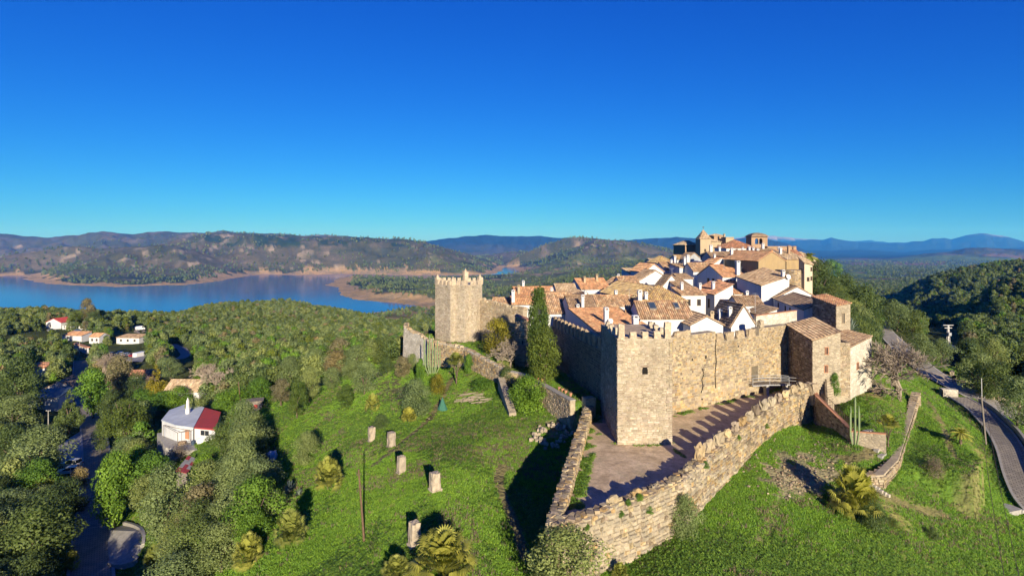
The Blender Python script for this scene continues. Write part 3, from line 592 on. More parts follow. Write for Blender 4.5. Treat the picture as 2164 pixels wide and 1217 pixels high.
# ---- outer wall: core, merlons, stones
ow = thing('outer_wall', 'low stone outer wall of big rough blocks enclosing the paved terrace', 'wall', (3.2, 43.6, -26))
def offset_line(pts, d):
    pts = [Vector((p[0], p[1])) for p in pts]; out = []
    for i, p in enumerate(pts):
        a_ = pts[max(i - 1, 0)]; b_ = pts[min(i + 1, len(pts) - 1)]; t_ = (b_ - a_).normalized(); n = Vector((t_.y, -t_.x)); out.append((p.x + n.x * d, p.y + n.y * d))
    return out
def wallstrip(mb, line, half, zb, zt, col=(1, 1, 1), batter=0.0):
    lo, li = offset_line(line, half + batter), offset_line(line, -half); to = offset_line(line, half)
    for i in range(len(line) - 1):
        b0, b1 = zb(i), zb(i + 1); t0, t1 = zt(i), zt(i + 1)
        vs = [(*lo[i], b0), (*lo[i + 1], b1), (*li[i + 1], b1), (*li[i], b0), (*to[i], t0), (*to[i + 1], t1), (*li[i + 1], t1), (*li[i], t0)]
        fs = [(4, 5, 6, 7), (0, 1, 5, 4), (2, 3, 7, 6)]
        if i == 0: fs.append((3, 0, 4, 7))
        if i == len(line) - 2: fs.append((1, 2, 6, 5))
        mb.add(vs, fs, col)
HW = 0.55; ZB_R = [-29, -27.8, -26.9, -26.5, -26.2, -25.9, -25.4, -25.2, -25.6, -25.8]; ZTOP_R = [-21.3, -21.2, -21.2, -21.15, -21.1, -21.0, -20.9, -20.8, -20.6, -20.3]
mb = MB(); wallstrip(mb, WALL_R, HW, lambda i: ZB_R[i], lambda i: ZTOP_R[i])
lw = WALL_L[::-1]; ZTL = [-20.6, -21.0, -21.1, -21.3]
wallstrip(mb, lw, HW, lambda i: -29, lambda i: ZTL[i] ); mb.build('core', MT['mortar'], ow)
out = []; inner = MB()
ol, il = offset_line(WALL_R, HW), offset_line(WALL_R, -HW)
def lerpz(Z, i, L): return lambda t: Z[i] + (Z[i + 1] - Z[i]) * min(max(t / L, 0), 1)
for i in range(len(WALL_R) - 1):
    L = math.hypot(ol[i + 1][0] - ol[i][0], ol[i + 1][1] - ol[i][1])
    facing(None, ol[i], ol[i + 1], lerpz(ZB_R, i, L), lerpz([z + .05 for z in ZTOP_R], i, L), .68, .40, .15, PAL, out=out)
    facing(inner, il[i], il[i + 1], ZT, lerpz([z + .03 for z in ZTOP_R], i, L), .5, .3, .08, PAL, flip=True)
olL, ilL = offset_line(lw, HW), offset_line(lw, -HW)
for i in range(len(lw) - 1):
    L = math.hypot(olL[i + 1][0] - olL[i][0], olL[i + 1][1] - olL[i][1])
    facing(inner, olL[i], olL[i + 1], -27.5, lerpz(ZTL, i, L), .5, .3, .08, PAL)
    facing(inner, ilL[i], ilL[i + 1], ZT, lerpz(ZTL, i, L), .5, .3, .08, PAL, flip=True)
# cap stones on top of both branches
for line, Z in ((WALL_R, ZTOP_R), (lw, ZTL)):
    q_ = smoothline(line, 90); zz = np.interp(np.linspace(0, 1, 90), np.linspace(0, 1, len(Z)), Z)
    for (x, y), z in zip(q_, zz):
        for k in (-.28, .28):
            rough_block(inner, (x + random.uniform(-.1, .1) + k * .7, y - k * .7, z + random.uniform(.0, .12)), (random.uniform(.4, .7), random.uniform(.4, .6), .3), random.uniform(0, 3), .05, jit(random.choice(PAL), .2), 1)
def dist_cam(s_): p_ = s_[0] + s_[1] * s_[3]; return (s_[4] - s_[3]) * (s_[6] - s_[5]) / (p_.x ** 2 + p_.y ** 2)
vis = [s_ for s_ in out if (s_[5] > -26.9)]
vis.sort(key=dist_cam, reverse=True)
big = set(id(s_) for s_ in vis[:295])
for s_ in out:
    if id(s_) not in big: stone(inner, s_[0], s_[1], s_[2], *s_[3:7], s_[7], s_[8])
mo = inner.build('masonry', MT['stones'], ow); mo['kind'] = 'stuff'
PROT = []
for k in range(8):
    m_ = MB(); stone(m_, Vector((0, 0, 0)), Vector((1, 0, 0)), Vector((0, -1, 0)), -.5, .5, -.5, .5, .16, (1, 1, 1)); PROT.append(m_.mesh('wall_stone', MT['stoneobj']))
for s_ in vis[:295]:
    o_, ax, n, t0, t1, z0, z1, pr, c = s_
    e_ = ob('stone', random.choice(PROT), ow); e_.matrix_parent_inverse = Matrix.Translation(ow.location).inverted()
    ctr = o_ + ax * (t0 + t1) / 2 + Vector((0, 0, (z0 + z1) / 2)); e_.location = ctr
    e_.rotation_euler.z = math.atan2(ax.y, ax.x); e_.scale = (t1 - t0, random.uniform(.8, 1.4), z1 - z0)
# merlons along the right branch (ruined, low, pointed) 
q_ = smoothline(WALL_R, 400); dl = np.r_[0, np.cumsum(np.linalg.norm(np.diff(q_, axis=0), axis=1))]
for k, s_ in enumerate(np.r_[np.arange(6, 19, 2.6), np.arange(20.2, dl[-1] - 2.5, 2.55)]):
    i = int(np.searchsorted(dl, s_)); i = min(i, 397); p_ = q_[i]; tg = q_[i + 2] - q_[i]; rz = math.atan2(tg[1], tg[0])
    z = np.interp(s_ / dl[-1], np.linspace(0, 1, len(ZTOP_R)), ZTOP_R); hh = random.uniform(.75, 1.35) if s_ > 19 else random.uniform(.25, .5)
    merlon(ow, (p_[0], p_[1], z + hh / 2 + .05), (random.uniform(1.1, 1.75), .62, hh), rz, 'stones', random.uniform(.1, .4), .13, jit(random.choice(PAL), .15))
# end stump of the wall by the stone house
mb = MB(); rough_block(mb, (43.0, 81.6, -21.2), (1.6, 1.5, 3.0), .6, .12, (1.1, 1.05, 1)); mb.build('wall_end', MT['rubble'], ow)
# pillar where left branch meets the garden
mb = MB(); rough_block(mb, (9.9, 73.4, -21.6), (1.5, 1.3, 4.2), .3, .06, (1.15, 1.08, .98)); mb.build('wall_end', MT['rubble'], ow)

# ---- front tower
TX0, TX1, TY0, TY1, TZT = 11.7, 17.75, 63.0, 74.5, -10.25
ft = thing('stone_tower', 'square stone gate tower with small dark window and ruined battlements above the terrace', 'tower', ((TX0 + TX1) / 2, (TY0 + TY1) / 2, ZT))
mb = MB(); prism(mb, [(TX0, TY0), (TX1, TY0), (TX1, TY1), (TX0, TY1)], -25, TZT); mb.build('core', MT['mortar'], ft)
mb = MB(); wz = -13.8; wx = (1363 - U0) / FPX * TY0 - TX0
crs = lambda z: 0.8 if z > -14.5 else (0.95 if z > -18 else 1.25)
facing(mb, (TX0, TY0), (TX1, TY0), ZT - .3, TZT, .42, .2, .055, PALK, skip=lambda t, z: abs(t - wx) < .32 and abs(z - wz) < .42, coarse=crs)
facing(mb, (TX0, TY1), (TX0, TY0), ZT - .3, TZT, .45, .24, .06, PALT)
for sgn, xx in ((0, TX0), (1, TX1)):   # quoins
    z = ZT
    while z < TZT - .2:
        h = random.uniform(.2, .3); l = random.choice((.35, .62)); 
        stone(mb, Vector((TX0 if not sgn else TX1 - l, TY0, 0)), Vector((1, 0, 0)), Vector((0, -1, 0)), -.04 if not sgn else 0, l if not sgn else l + .04, z + .01, z + h - .01, .10, jit(random.choice(PALK), .14)); z += h
o_ = mb.build('masonry', MT['stones'], ft); o_['kind'] = 'stuff'
mb = MB(); mb.box((TX0 + wx, TY0 - .004, wz), (.62, .02, .82)); mb.build('window', MT['dark'], ft)
mb = MB(); mb.box((TX0 + wx, TY0 - .07, wz + .46), (.9, .1, .14), 0, (.5, .4, .3)); mb.build('lintel', MT['stones'], ft)
mb = MB(); prism(mb, [(TX0 + .5, TY0 + .55), (TX1 - .5, TY0 + .55), (TX1 - .5, TY1 - .5), (TX0 + .5, TY1 - .5)], TZT, TZT + .05); mb.build('roof_deck', MT['terrace'], ft)
for ua, ub, vt in ((1306.5, 1321, 686), (1331, 1346, 702), (1357, 1371, 702), (1382, 1397, 701), (1404.5, 1419, 682)):
    xa, xb = [(q_ - U0) / FPX * TY0 for q_ in (ua, ub)]; zt = (VH - vt) / FPX * TY0; merlon(ft, ((xa + xb) / 2, TY0 + .3, (TZT + zt) / 2 - .1), (xb - xa, .6, zt - TZT + .25), 0, 'tower', .0, .05, (1.05, 1, .93))
for y in (66.2, 68.6, 71.0): merlon(ft, (TX0 + .3, y, TZT + .35), (.55, 1.0, .85), 0, 'tower', .1, .06)
for y in (66.5, 69.0, 71.5): merlon(ft, (TX1 - .3, y, TZT + .3), (.55, 1.0, .75), 0, 'tower', .1, .06)

# ---- front curtain wall
CA, CB = Vector((17.7, 72.15)), Vector((43.45, 89.4)); CD = (CB - CA).normalized(); CN = Vector((-CD.y, CD.x)); CL = (CB - CA).length
def cpt(s_, d=0): p_ = CA + CD * s_ + CN * d; return (p_.x, p_.y)
def cs(u):   # arc length at photo column u on the face
    k = (u - U0) / FPX; return (k * CA.y - CA.x) / (CD.x - k * CD.y)
cw = thing('curtain_wall', 'lit castle curtain wall with square battlements and an open doorway above the terrace', 'wall', (*cpt(CL / 2), ZT))
segs = [(0.0, cs(1512), -11.95), (cs(1512), cs(1604), -13.4), (cs(1604), CL, -12.35)]
mb = MB(); ms = MB(); d0, d1 = cs(1586), cs(1602)
for s0, s1, zt in segs:
    if s0 < d0 < s1:
        parts = [(s0, d0, -25, zt), (d0, d1, -25, -20.2), (d0, d1, -17.8, zt), (d1, s1, -25, zt)]
    else: parts = [(s0, s1, -25, zt)]
    for a0, a1, zb, ztt in parts:
        prism(mb, [cpt(a0), cpt(a1), cpt(a1, 1.3), cpt(a0, 1.3)], zb, ztt)
    facing(ms, cpt(s0), cpt(s1), ZT - .3, zt, .5, .27, .06, PAL, skip=lambda t, z, s0=s0: (d0 - .12 < t + s0 < d1 + .12 and -20.3 < z < -17.7), coarse=lambda z: .75 if z > -15.5 else (1.05 if z > -19 else 1.35))
mb.build('core', MT['mortar'], cw); o_ = ms.build('masonry', MT['stones'], cw); o_['kind'] = 'stuff'
for ua, ub in ((1515, 1531), (1537, 1553), (1560, 1575), (1583, 1598)):
    a0, a1 = cs(ua), cs(ub); merlon(cw, (*cpt((a0 + a1) / 2, .32), -12.9), (a1 - a0, .62, 1.15), math.atan2(CD.y, CD.x), 'rubble', .02, .06, (1.1, 1.02, .92))
merlon(cw, (*cpt(cs(1612), .35), -11.85), (1.0, .7, 1.2), math.atan2(CD.y, CD.x), 'rubble', .1, .08)
merlon(cw, (*cpt(cs(1445), .35), -11.7), (3.2, .7, .7), math.atan2(CD.y, CD.x), 'rubble', .0, .1, (1.1, 1.02, .92))
mb = MB(); prism(mb, [cpt(d0 + .05, .3), cpt(d0 + .75, .35), cpt(d0 + .75, .41), cpt(d0 + .05, .36)], -20.2, -17.85); mb.build('door', MT['palewood'], cw)
mb = MB(); prism(mb, [cpt(d0 - .3, 1.25), cpt(d1 + .3, 1.25), cpt(d1 + .3, 1.29), cpt(d0 - .3, 1.29)], -20.25, -17.7); mb.build('doorway_shadow', MT['dark'], cw)
mb = MB(); prism(mb, [cpt(d0 - .25, -.07), cpt(d1 + .25, -.07), cpt(d1 + .25, .3), cpt(d0 - .25, .3)], -17.82, -17.55, (.5, .4, .28)); mb.build('lintel', MT['stones'], cw)
for (u, v, w_, h) in ((1491, 757, .28, .4), (1462, 762, .22, .3), (1483, 845, .2, .25), (1560, 733, .2, .2)):
    s_ = cs(u); Yp = cpt(s_)[1]; z = (VH - v) / FPX * Yp; mb = MB(); prism(mb, [cpt(s_ - w_ / 2, -.085), cpt(s_ + w_ / 2, -.085), cpt(s_ + w_ / 2, .0), cpt(s_ - w_ / 2, .0)], z, z + h); mb.build('putlog_hole', MT['dark'], cw)
for pix in ([(1512, 716), (1511, 740), (1513, 765), (1510, 790), (1512, 820)], [(1483, 778), (1487, 790), (1482, 802), (1485, 815), (1481, 830)]):
    m_ = MB()
    for (ua, va), (ub, vb) in zip(pix[:-1], pix[1:]):
        s0, s1 = cs(ua), cs(ub); z0, z1 = [(VH - v_) / FPX * cpt(s_)[1] for v_, s_ in ((va, s0), (vb, s1))]; w_ = .05
        vs = [(*cpt(s0 - w_, -.10), z0), (*cpt(s0 + w_, -.10), z0), (*cpt(s1 + w_, -.10), z1), (*cpt(s1 - w_, -.10), z1), (*cpt(s0 - w_, 0), z0), (*cpt(s0 + w_, 0), z0), (*cpt(s1 + w_, 0), z1), (*cpt(s1 - w_, 0), z1)]
        m_.add(vs, [(0, 3, 2, 1), (0, 1, 5, 4), (1, 2, 6, 5), (2, 3, 7, 6), (3, 0, 4, 7)])
    m_.build('crack', MT['dark'], cw)
# footbridge to the doorway
fb = thing('footbridge', 'small steel footbridge with railing leading to the castle doorway', 'footbridge', (*cpt(d1, -1), -21))
bp = [cpt(d0 - .4, -.15), cpt(d1 + .2, -1.2), cpt(cs(1630), -2.2), cpt(cs(1652), -2.6)]; bz = [-20.28, -20.28, -20.5, -20.95]
for i in range(24):
    f = i / 23 * 3; k = min(int(f), 2); f -= k
    x = bp[k][0] + (bp[k + 1][0] - bp[k][0]) * f; y = bp[k][1] + (bp[k + 1][1] - bp[k][1]) * f; z = bz[k] + (bz[k + 1] - bz[k]) * f
    mb = MB(); mb.box((x, y, z), (.27, 1.5, .06), math.atan2(bp[k + 1][1] - bp[k][1], bp[k + 1][0] - bp[k][0]), (1, 1, 1)); mb.build('plank', MT['greywood'], fb)
for side in (-.75, .75):
    ln = offset_line(bp, side); mb = MB()
    for zo in (.55, 1.0): mb.tube([(*p_, z + zo) for p_, z in zip(ln, bz)], [.03] * 4, 5)
    for p_, z in zip(ln, bz): mb.tube([(*p_, z - .1), (*p_, z + 1.0)], [.03, .03], 5)
    mb.tube([(*p_, z - .12) for p_, z in zip(ln, bz)], [.07] * 4, 5); mb.build('railing', MT['steel'], fb)
for p_ in (bp[1], bp[2]):
    mb = MB(); mb.box((p_[0], p_[1], -21.3), (.4, 1.0, 1.5)); mb.build('support', MT['concrete'], fb)
# rock hump beside the bridge
mb = MB(); rough_block(mb, (*cpt(cs(1640), -3.4), -21.9), (5, 3.4, 1.4), .6, .22, (1, 1, 1), 5, .7); tag(mb.build('bedrock', MT['rock'], smooth=True), 'smooth bedrock hump on the terrace beside the footbridge', 'rock')

# ---- shaded side curtain wall with pointed merlons
LA, LB = Vector((11.72, 74.6)), Vector((7.0, 101.0))
sw_ = thing('side_curtain_wall', 'shaded curtain wall with a row of pointed merlons behind the garden trees', 'wall', (9.4, 88, -20))
def lpt(t, d=0): p_ = LA + (LB - LA) * t; return (p_.x + d, p_.y)
def lz(t): return -13.6 + (-14.1 + 13.6) * t
mb = MB(); prism(mb, [lpt(0), lpt(0, 1.0), lpt(1, 1.0), lpt(1)], -25, [lz(0), lz(0), lz(1), lz(1)]); mb.build('core', MT['mortar'], sw_)
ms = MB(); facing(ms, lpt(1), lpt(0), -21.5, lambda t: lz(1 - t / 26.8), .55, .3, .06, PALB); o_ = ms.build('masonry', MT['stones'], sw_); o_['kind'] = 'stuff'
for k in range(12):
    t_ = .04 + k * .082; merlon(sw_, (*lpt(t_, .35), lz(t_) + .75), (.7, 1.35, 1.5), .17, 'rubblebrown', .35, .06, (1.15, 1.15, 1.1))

# ---- keep with ribbed faces, at the far corner
kp = thing('castle_keep', 'tall pale ribbed stone keep with crenellated top and pointed corner turrets', 'tower', (-10.5, 114, -19))
KP = [(-15.35, 113.4), (-11.85, 109.5), (-11.0, 110.5), (-9.1, 109.2), (-8.3, 110.5), (-7.35, 110.0), (-5.9, 112.3), (-6.3, 119.5), (-14.8, 120.5)]
KT = -7.6
mb = MB(); prism(mb, KP, -24.5, KT); mb.build('core', MT['tower'], kp)
ms = MB()
for i in range(6): facing(ms, KP[i], KP[i + 1], -19.0, KT, .5, .26, .028, PALK)
o_ = ms.build('masonry', MT['stones'], kp); o_['kind'] = 'stuff'
mb = MB(); prism(mb, [(KP[k][0] * .93 - .75, KP[k][1] * .95 + 5.75) for k in range(9)], KT, KT + .06); mb.build('roof_deck', MT['concrete'], kp)
for i in list(range(6)) + [6, 7, 8]:
    p0, p1 = Vector(KP[i]), Vector(KP[(i + 1) % 9]); L = (p1 - p0).length; n_ = max(1, int(L / 1.05)); ang = math.atan2(p1.y - p0.y, p1.x - p0.x); nn = Vector((-(p1 - p0).y, (p1 - p0).x)).normalized() * .28
    for k in range(n_):
        p_ = p0 + (p1 - p0) * ((k + .5) / n_) + nn; hh = .95 if i < 6 else .95; merlon(kp, (p_.x, p_.y, KT + hh / 2 - .05), (min(.72, L / n_ * .68), .5, hh), ang, 'tower', .0, .03, (1.05, 1.0, .95))
for x, y, h in ((-14.9, 113.9, 1.3), (-9.75, 119.3, 2.2), (-6.35, 112.6, 1.4), (-11.5, 110.6, 1.0)):
    mb = MB(); rough_block(mb, (x, y, KT + h / 2), (.95, .95, h), .6, .02, (1.08, 1.02, .95), 2, 1, .75); mb.build('turret', MT['tower'], kp)
# wall from the keep to the village and a small turret
wk = thing('keep_wall', 'stone curtain wall running from the ribbed keep to the village roofs', 'wall', (-2, 108, -19))
kw = [(-6.0, 112.2), (-1.5, 107.6), (2.4, 104.0)]; kz = [-10.6, -11.4, -11.6]
mb = MB(); wallstrip(mb, kw, .55, lambda i: -23, lambda i: kz[i]); mb.build('core', MT['mortar'], wk); ms = MB(); kwo = offset_line(kw, .55)
for i in range(2): 
    L = math.hypot(kwo[i + 1][0] - kwo[i][0], kwo[i + 1][1] - kwo[i][1]); facing(ms, kwo[i], kwo[i + 1], -20.5, lerpz(kz, i, L), .5, .27, .05, PALT)
o_ = ms.build('masonry', MT['stones'], wk); o_['kind'] = 'stuff'
q_ = smoothline(kw, 16)
for i in range(1, 15, 2): merlon(wk, (q_[i][0], q_[i][1], np.interp(i / 15, [0, .5, 1], kz) + .2), (.9, .6, .5), -.75, 'rubble', .1, .1)
tw = thing('wall_turret', 'small square stone turret with a slit standing behind the yellow-green tree', 'tower', (1.6, 96, -19))
mb = MB(); prism(mb, [(.5, 95.4), (2.7, 95.0), (3.1, 97.6), (.9, 98)], -22, [-11.8, -12.6, -12.6, -11.8]); mb.build('core', MT['mortar'], tw)
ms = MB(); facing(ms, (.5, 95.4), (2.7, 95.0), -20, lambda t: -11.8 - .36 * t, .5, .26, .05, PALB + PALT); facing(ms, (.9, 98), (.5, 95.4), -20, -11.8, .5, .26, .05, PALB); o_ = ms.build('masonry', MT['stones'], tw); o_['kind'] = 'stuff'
mb = MB(); mb.box((1.75, 95.05, -16.2), (.22, .12, .7), -.18); mb.build('slit', MT['dark'], tw)
mb = MB(); prism(mb, [(.4, 95.3), (2.8, 94.9), (3.2, 97.7), (.8, 98.1)], [-11.78, -12.58, -12.58, -11.78], [-11.66, -12.46, -12.46, -11.66]); mb.build('coping', MT['terracotta'], tw)
# bastion retaining wall below the keep, garden wall, buttress wall
rw = thing('bastion_wall', 'long stone retaining wall below the ribbed keep with an angled bastion corner', 'wall', px(950, -23, 104))
rl = [(px(860, 0, 122)[0] , 122), px(858, 0, 114)[:2], px(907, 0, 107.6)[:2], px(985, 0, 101.6)[:2], px(1040, 0, 93.4)[:2], px(1072, 0, 89.6)[:2]]; rz_ = [-16.6, -16.3, -17.7, -18.2, -18.9, -19.4]; rb = [-27, -25.6, -24.8, -24.4, -23.9, -23.6]
mb = MB(); wallstrip(mb, rl, .45, lambda i: rb[i] - 1, lambda i: rz_[i], batter=.35); mb.build('core', MT['palestone'], rw)
ms = MB(); ro = offset_line(rl, .62)
for i in range(2, 5):
    L = math.hypot(ro[i + 1][0] - ro[i][0], ro[i + 1][1] - ro[i][1]); facing(ms, ro[i], ro[i + 1], lerpz(rb, i, L), lerpz([z - .1 for z in rz_], i, L), .55, .32, .08, PAL)
o_ = ms.build('masonry', MT['stones'], rw); o_['kind'] = 'stuff'
cp = MB()
for line, Z in ((rl, rz_), (kw, kz)):
    q_ = smoothline(line, 70); zz = np.interp(np.linspace(0, 1, 70), np.linspace(0, 1, len(Z)), Z)
    for (x, y), z in zip(q_, zz): rough_block(cp, (x + random.uniform(-.15, .15), y + random.uniform(-.15, .15), z + random.uniform(-.05, .18)), (random.uniform(.5, .95), random.uniform(.5, .9), .4), random.uniform(0, 3), .08, jit(random.choice(PALT), .2), 1)
o_ = cp.build('cap_stones', MT['stones'], rw); o_['kind'] = 'stuff'
gw = thing('garden_wall', 'stone garden retaining wall lined with flower pots beside the shaded gap', 'wall', (5, 80, -22))
gl = [(-1.0, 89.2), (1.2, 88.0), (3.0, 84.3), (7.8, 72.8)]; gzv = [-19.5, -19.7, -19.6, -19.8]
mb = MB(); wallstrip(mb, gl, .35, lambda i: -24.5, lambda i: gzv[i]); mb.build('core', MT['mortar'], gw); ms = MB(); go = offset_line(gl, .35)
for i in range(3): 
    L = math.hypot(go[i + 1][0] - go[i][0], go[i + 1][1] - go[i][1]); facing(ms, go[i], go[i + 1], -23.6, lerpz(gzv, i, L), .5, .3, .08, PALT)
o_ = ms.build('masonry', MT['stones'], gw); o_['kind'] = 'stuff'
mb = MB(); wallstrip(mb, gl, .42, lambda i: gzv[i] + .003, lambda i: gzv[i] + .09); mb.build('coping', MT['concrete'], gw)
bw = thing('buttress_wall', 'short sloping stone spur wall running down the grass below the garden', 'wall', (-1.5, 83, -23))
bl = [(-1.7, 88.6), (-.9, 83.5), (.1, 78.0)]; bzv = [-20.4, -21.4, -22.9]
mb = MB(); wallstrip(mb, bl, .5, lambda i: -24.6, lambda i: bzv[i]); mb.build('core', MT['rubble'], bw)
# ruined stone ring in the shadow of the terrace
rg = thing('ruined_well', 'tumbled ring of loose stones in the shade beside the terrace wall', 'ruin', hit(1165, 925))
c_ = hit(1165, 925)
for k in range(70):
    a_ = random.uniform(0, 6.28); r_ = random.gauss(1.9, .45); x, y = c_.x + r_ * math.cos(a_), c_.y + r_ * math.sin(a_) * 1.1; s_ = random.uniform(.25, .55)
    mb = MB(); rough_block(mb, (x, y, ground(x, y) + s_ * .2 + random.uniform(0, .45)), (s_, s_ * .8, s_ * .65), random.uniform(0, 3), s_ * .12, (1, 1, 1), 2, .85); mb.build('stone', MT['blockstone'], rg)
# ------------------------------------------------------------------ houses
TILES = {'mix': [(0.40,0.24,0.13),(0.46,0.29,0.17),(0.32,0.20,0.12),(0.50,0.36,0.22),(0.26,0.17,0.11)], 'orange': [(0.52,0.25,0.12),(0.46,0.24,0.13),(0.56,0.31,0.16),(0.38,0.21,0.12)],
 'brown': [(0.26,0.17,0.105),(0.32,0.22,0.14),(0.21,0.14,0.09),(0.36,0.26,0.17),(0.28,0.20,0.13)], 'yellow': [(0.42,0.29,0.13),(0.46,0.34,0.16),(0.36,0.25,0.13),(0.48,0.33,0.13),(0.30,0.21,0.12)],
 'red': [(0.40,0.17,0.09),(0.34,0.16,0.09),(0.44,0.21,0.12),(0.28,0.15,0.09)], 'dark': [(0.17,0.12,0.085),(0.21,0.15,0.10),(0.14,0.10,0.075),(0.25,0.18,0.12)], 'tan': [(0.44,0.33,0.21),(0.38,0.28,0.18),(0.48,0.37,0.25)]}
def tileplane(mb, E0, E1, R1, R0, pal, sp=.30, seg=.46, thick=.10):
    E0, E1, R0, R1 = [Vector(p) for p in (E0, E1, R0, R1)]
    e_ = (E1 - E0); Le = e_.length; e_ = e_ / Le; d_ = (R0 - E0); d_ = d_ - e_ * d_.dot(e_); d_.normalize(); n = e_.cross(d_)
    if n.z < 0: n = -n
    x0, y0 = (R0 - E0).dot(e_), (R0 - E0).dot(d_); x1, y1 = (R1 - E0).dot(e_), (R1 - E0).dot(d_)
    base = [E0, E1, R1, R0]; dn = n * thick
    mb.add([p - dn for p in base] + [p for p in base], [(4, 5, 6, 7), (3, 2, 1, 0), (0, 1, 5, 4), (1, 2, 6, 5), (2, 3, 7, 6), (3, 0, 4, 7)], (.20, .14, .10))
    nc = max(2, int(Le / sp)); sp = Le / nc; r = sp * .46
    for i in range(nc):
        x = (i + .5) * sp
        if x < x0: yt = y0 * x / max(x0, .01)
        elif x > x1: yt = y1 * (Le - x) / max(Le - x1, .01)
        else: yt = y0 + (y1 - y0) * (x - x0) / max(x1 - x0, .01)
        m_ = max(1, int(yt / seg)); 
        if yt < .15: continue
        sg = yt / m_; jx = random.uniform(-.02, .02)
        for k in range(m_):
            ya, yb = k * sg - (.06 if k == 0 else .03), (k + 1) * sg; h = random.uniform(-.012, .015)
            A = E0 + e_ * (x + jx) + d_ * ya + n * (.035 + h); B = E0 + e_ * (x + jx) + d_ * yb + n * (.005 + h); rb = r * .86
            vs = [A - e_ * r, A - e_ * r * .5 + n * r * 1.0, A + e_ * r * .5 + n * r * 1.0, A + e_ * r, B - e_ * rb, B - e_ * rb * .55 + n * rb * .75, B + e_ * rb * .55 + n * rb * .75, B + e_ * rb]
            mb.add(vs, [(0, 1, 5, 4), (1, 2, 6, 5), (2, 3, 7, 6), (0, 3, 2, 1)], tuple(min(.75, c * 1.15 * w_ + t_ * .10) for c, w_, t_ in zip(jit(random.choice(pal), .28), (1.0, 1.06, 1.12), (1.0, .80, .58))))
def ridgecap(mb, A, B, pal, r=.17):
    A, B = Vector(A), Vector(B); n_ = max(1, int((B - A).length / .5))
    for k in range(n_):
        p0 = A + (B - A) * (k / n_); p1 = A + (B - A) * ((k + 1) / n_); mb.tube([p0 + Vector((0, 0, .03)), p1 + Vector((0, 0, .0))], [r, r * .85], 6, jit(random.choice(pal), .2))
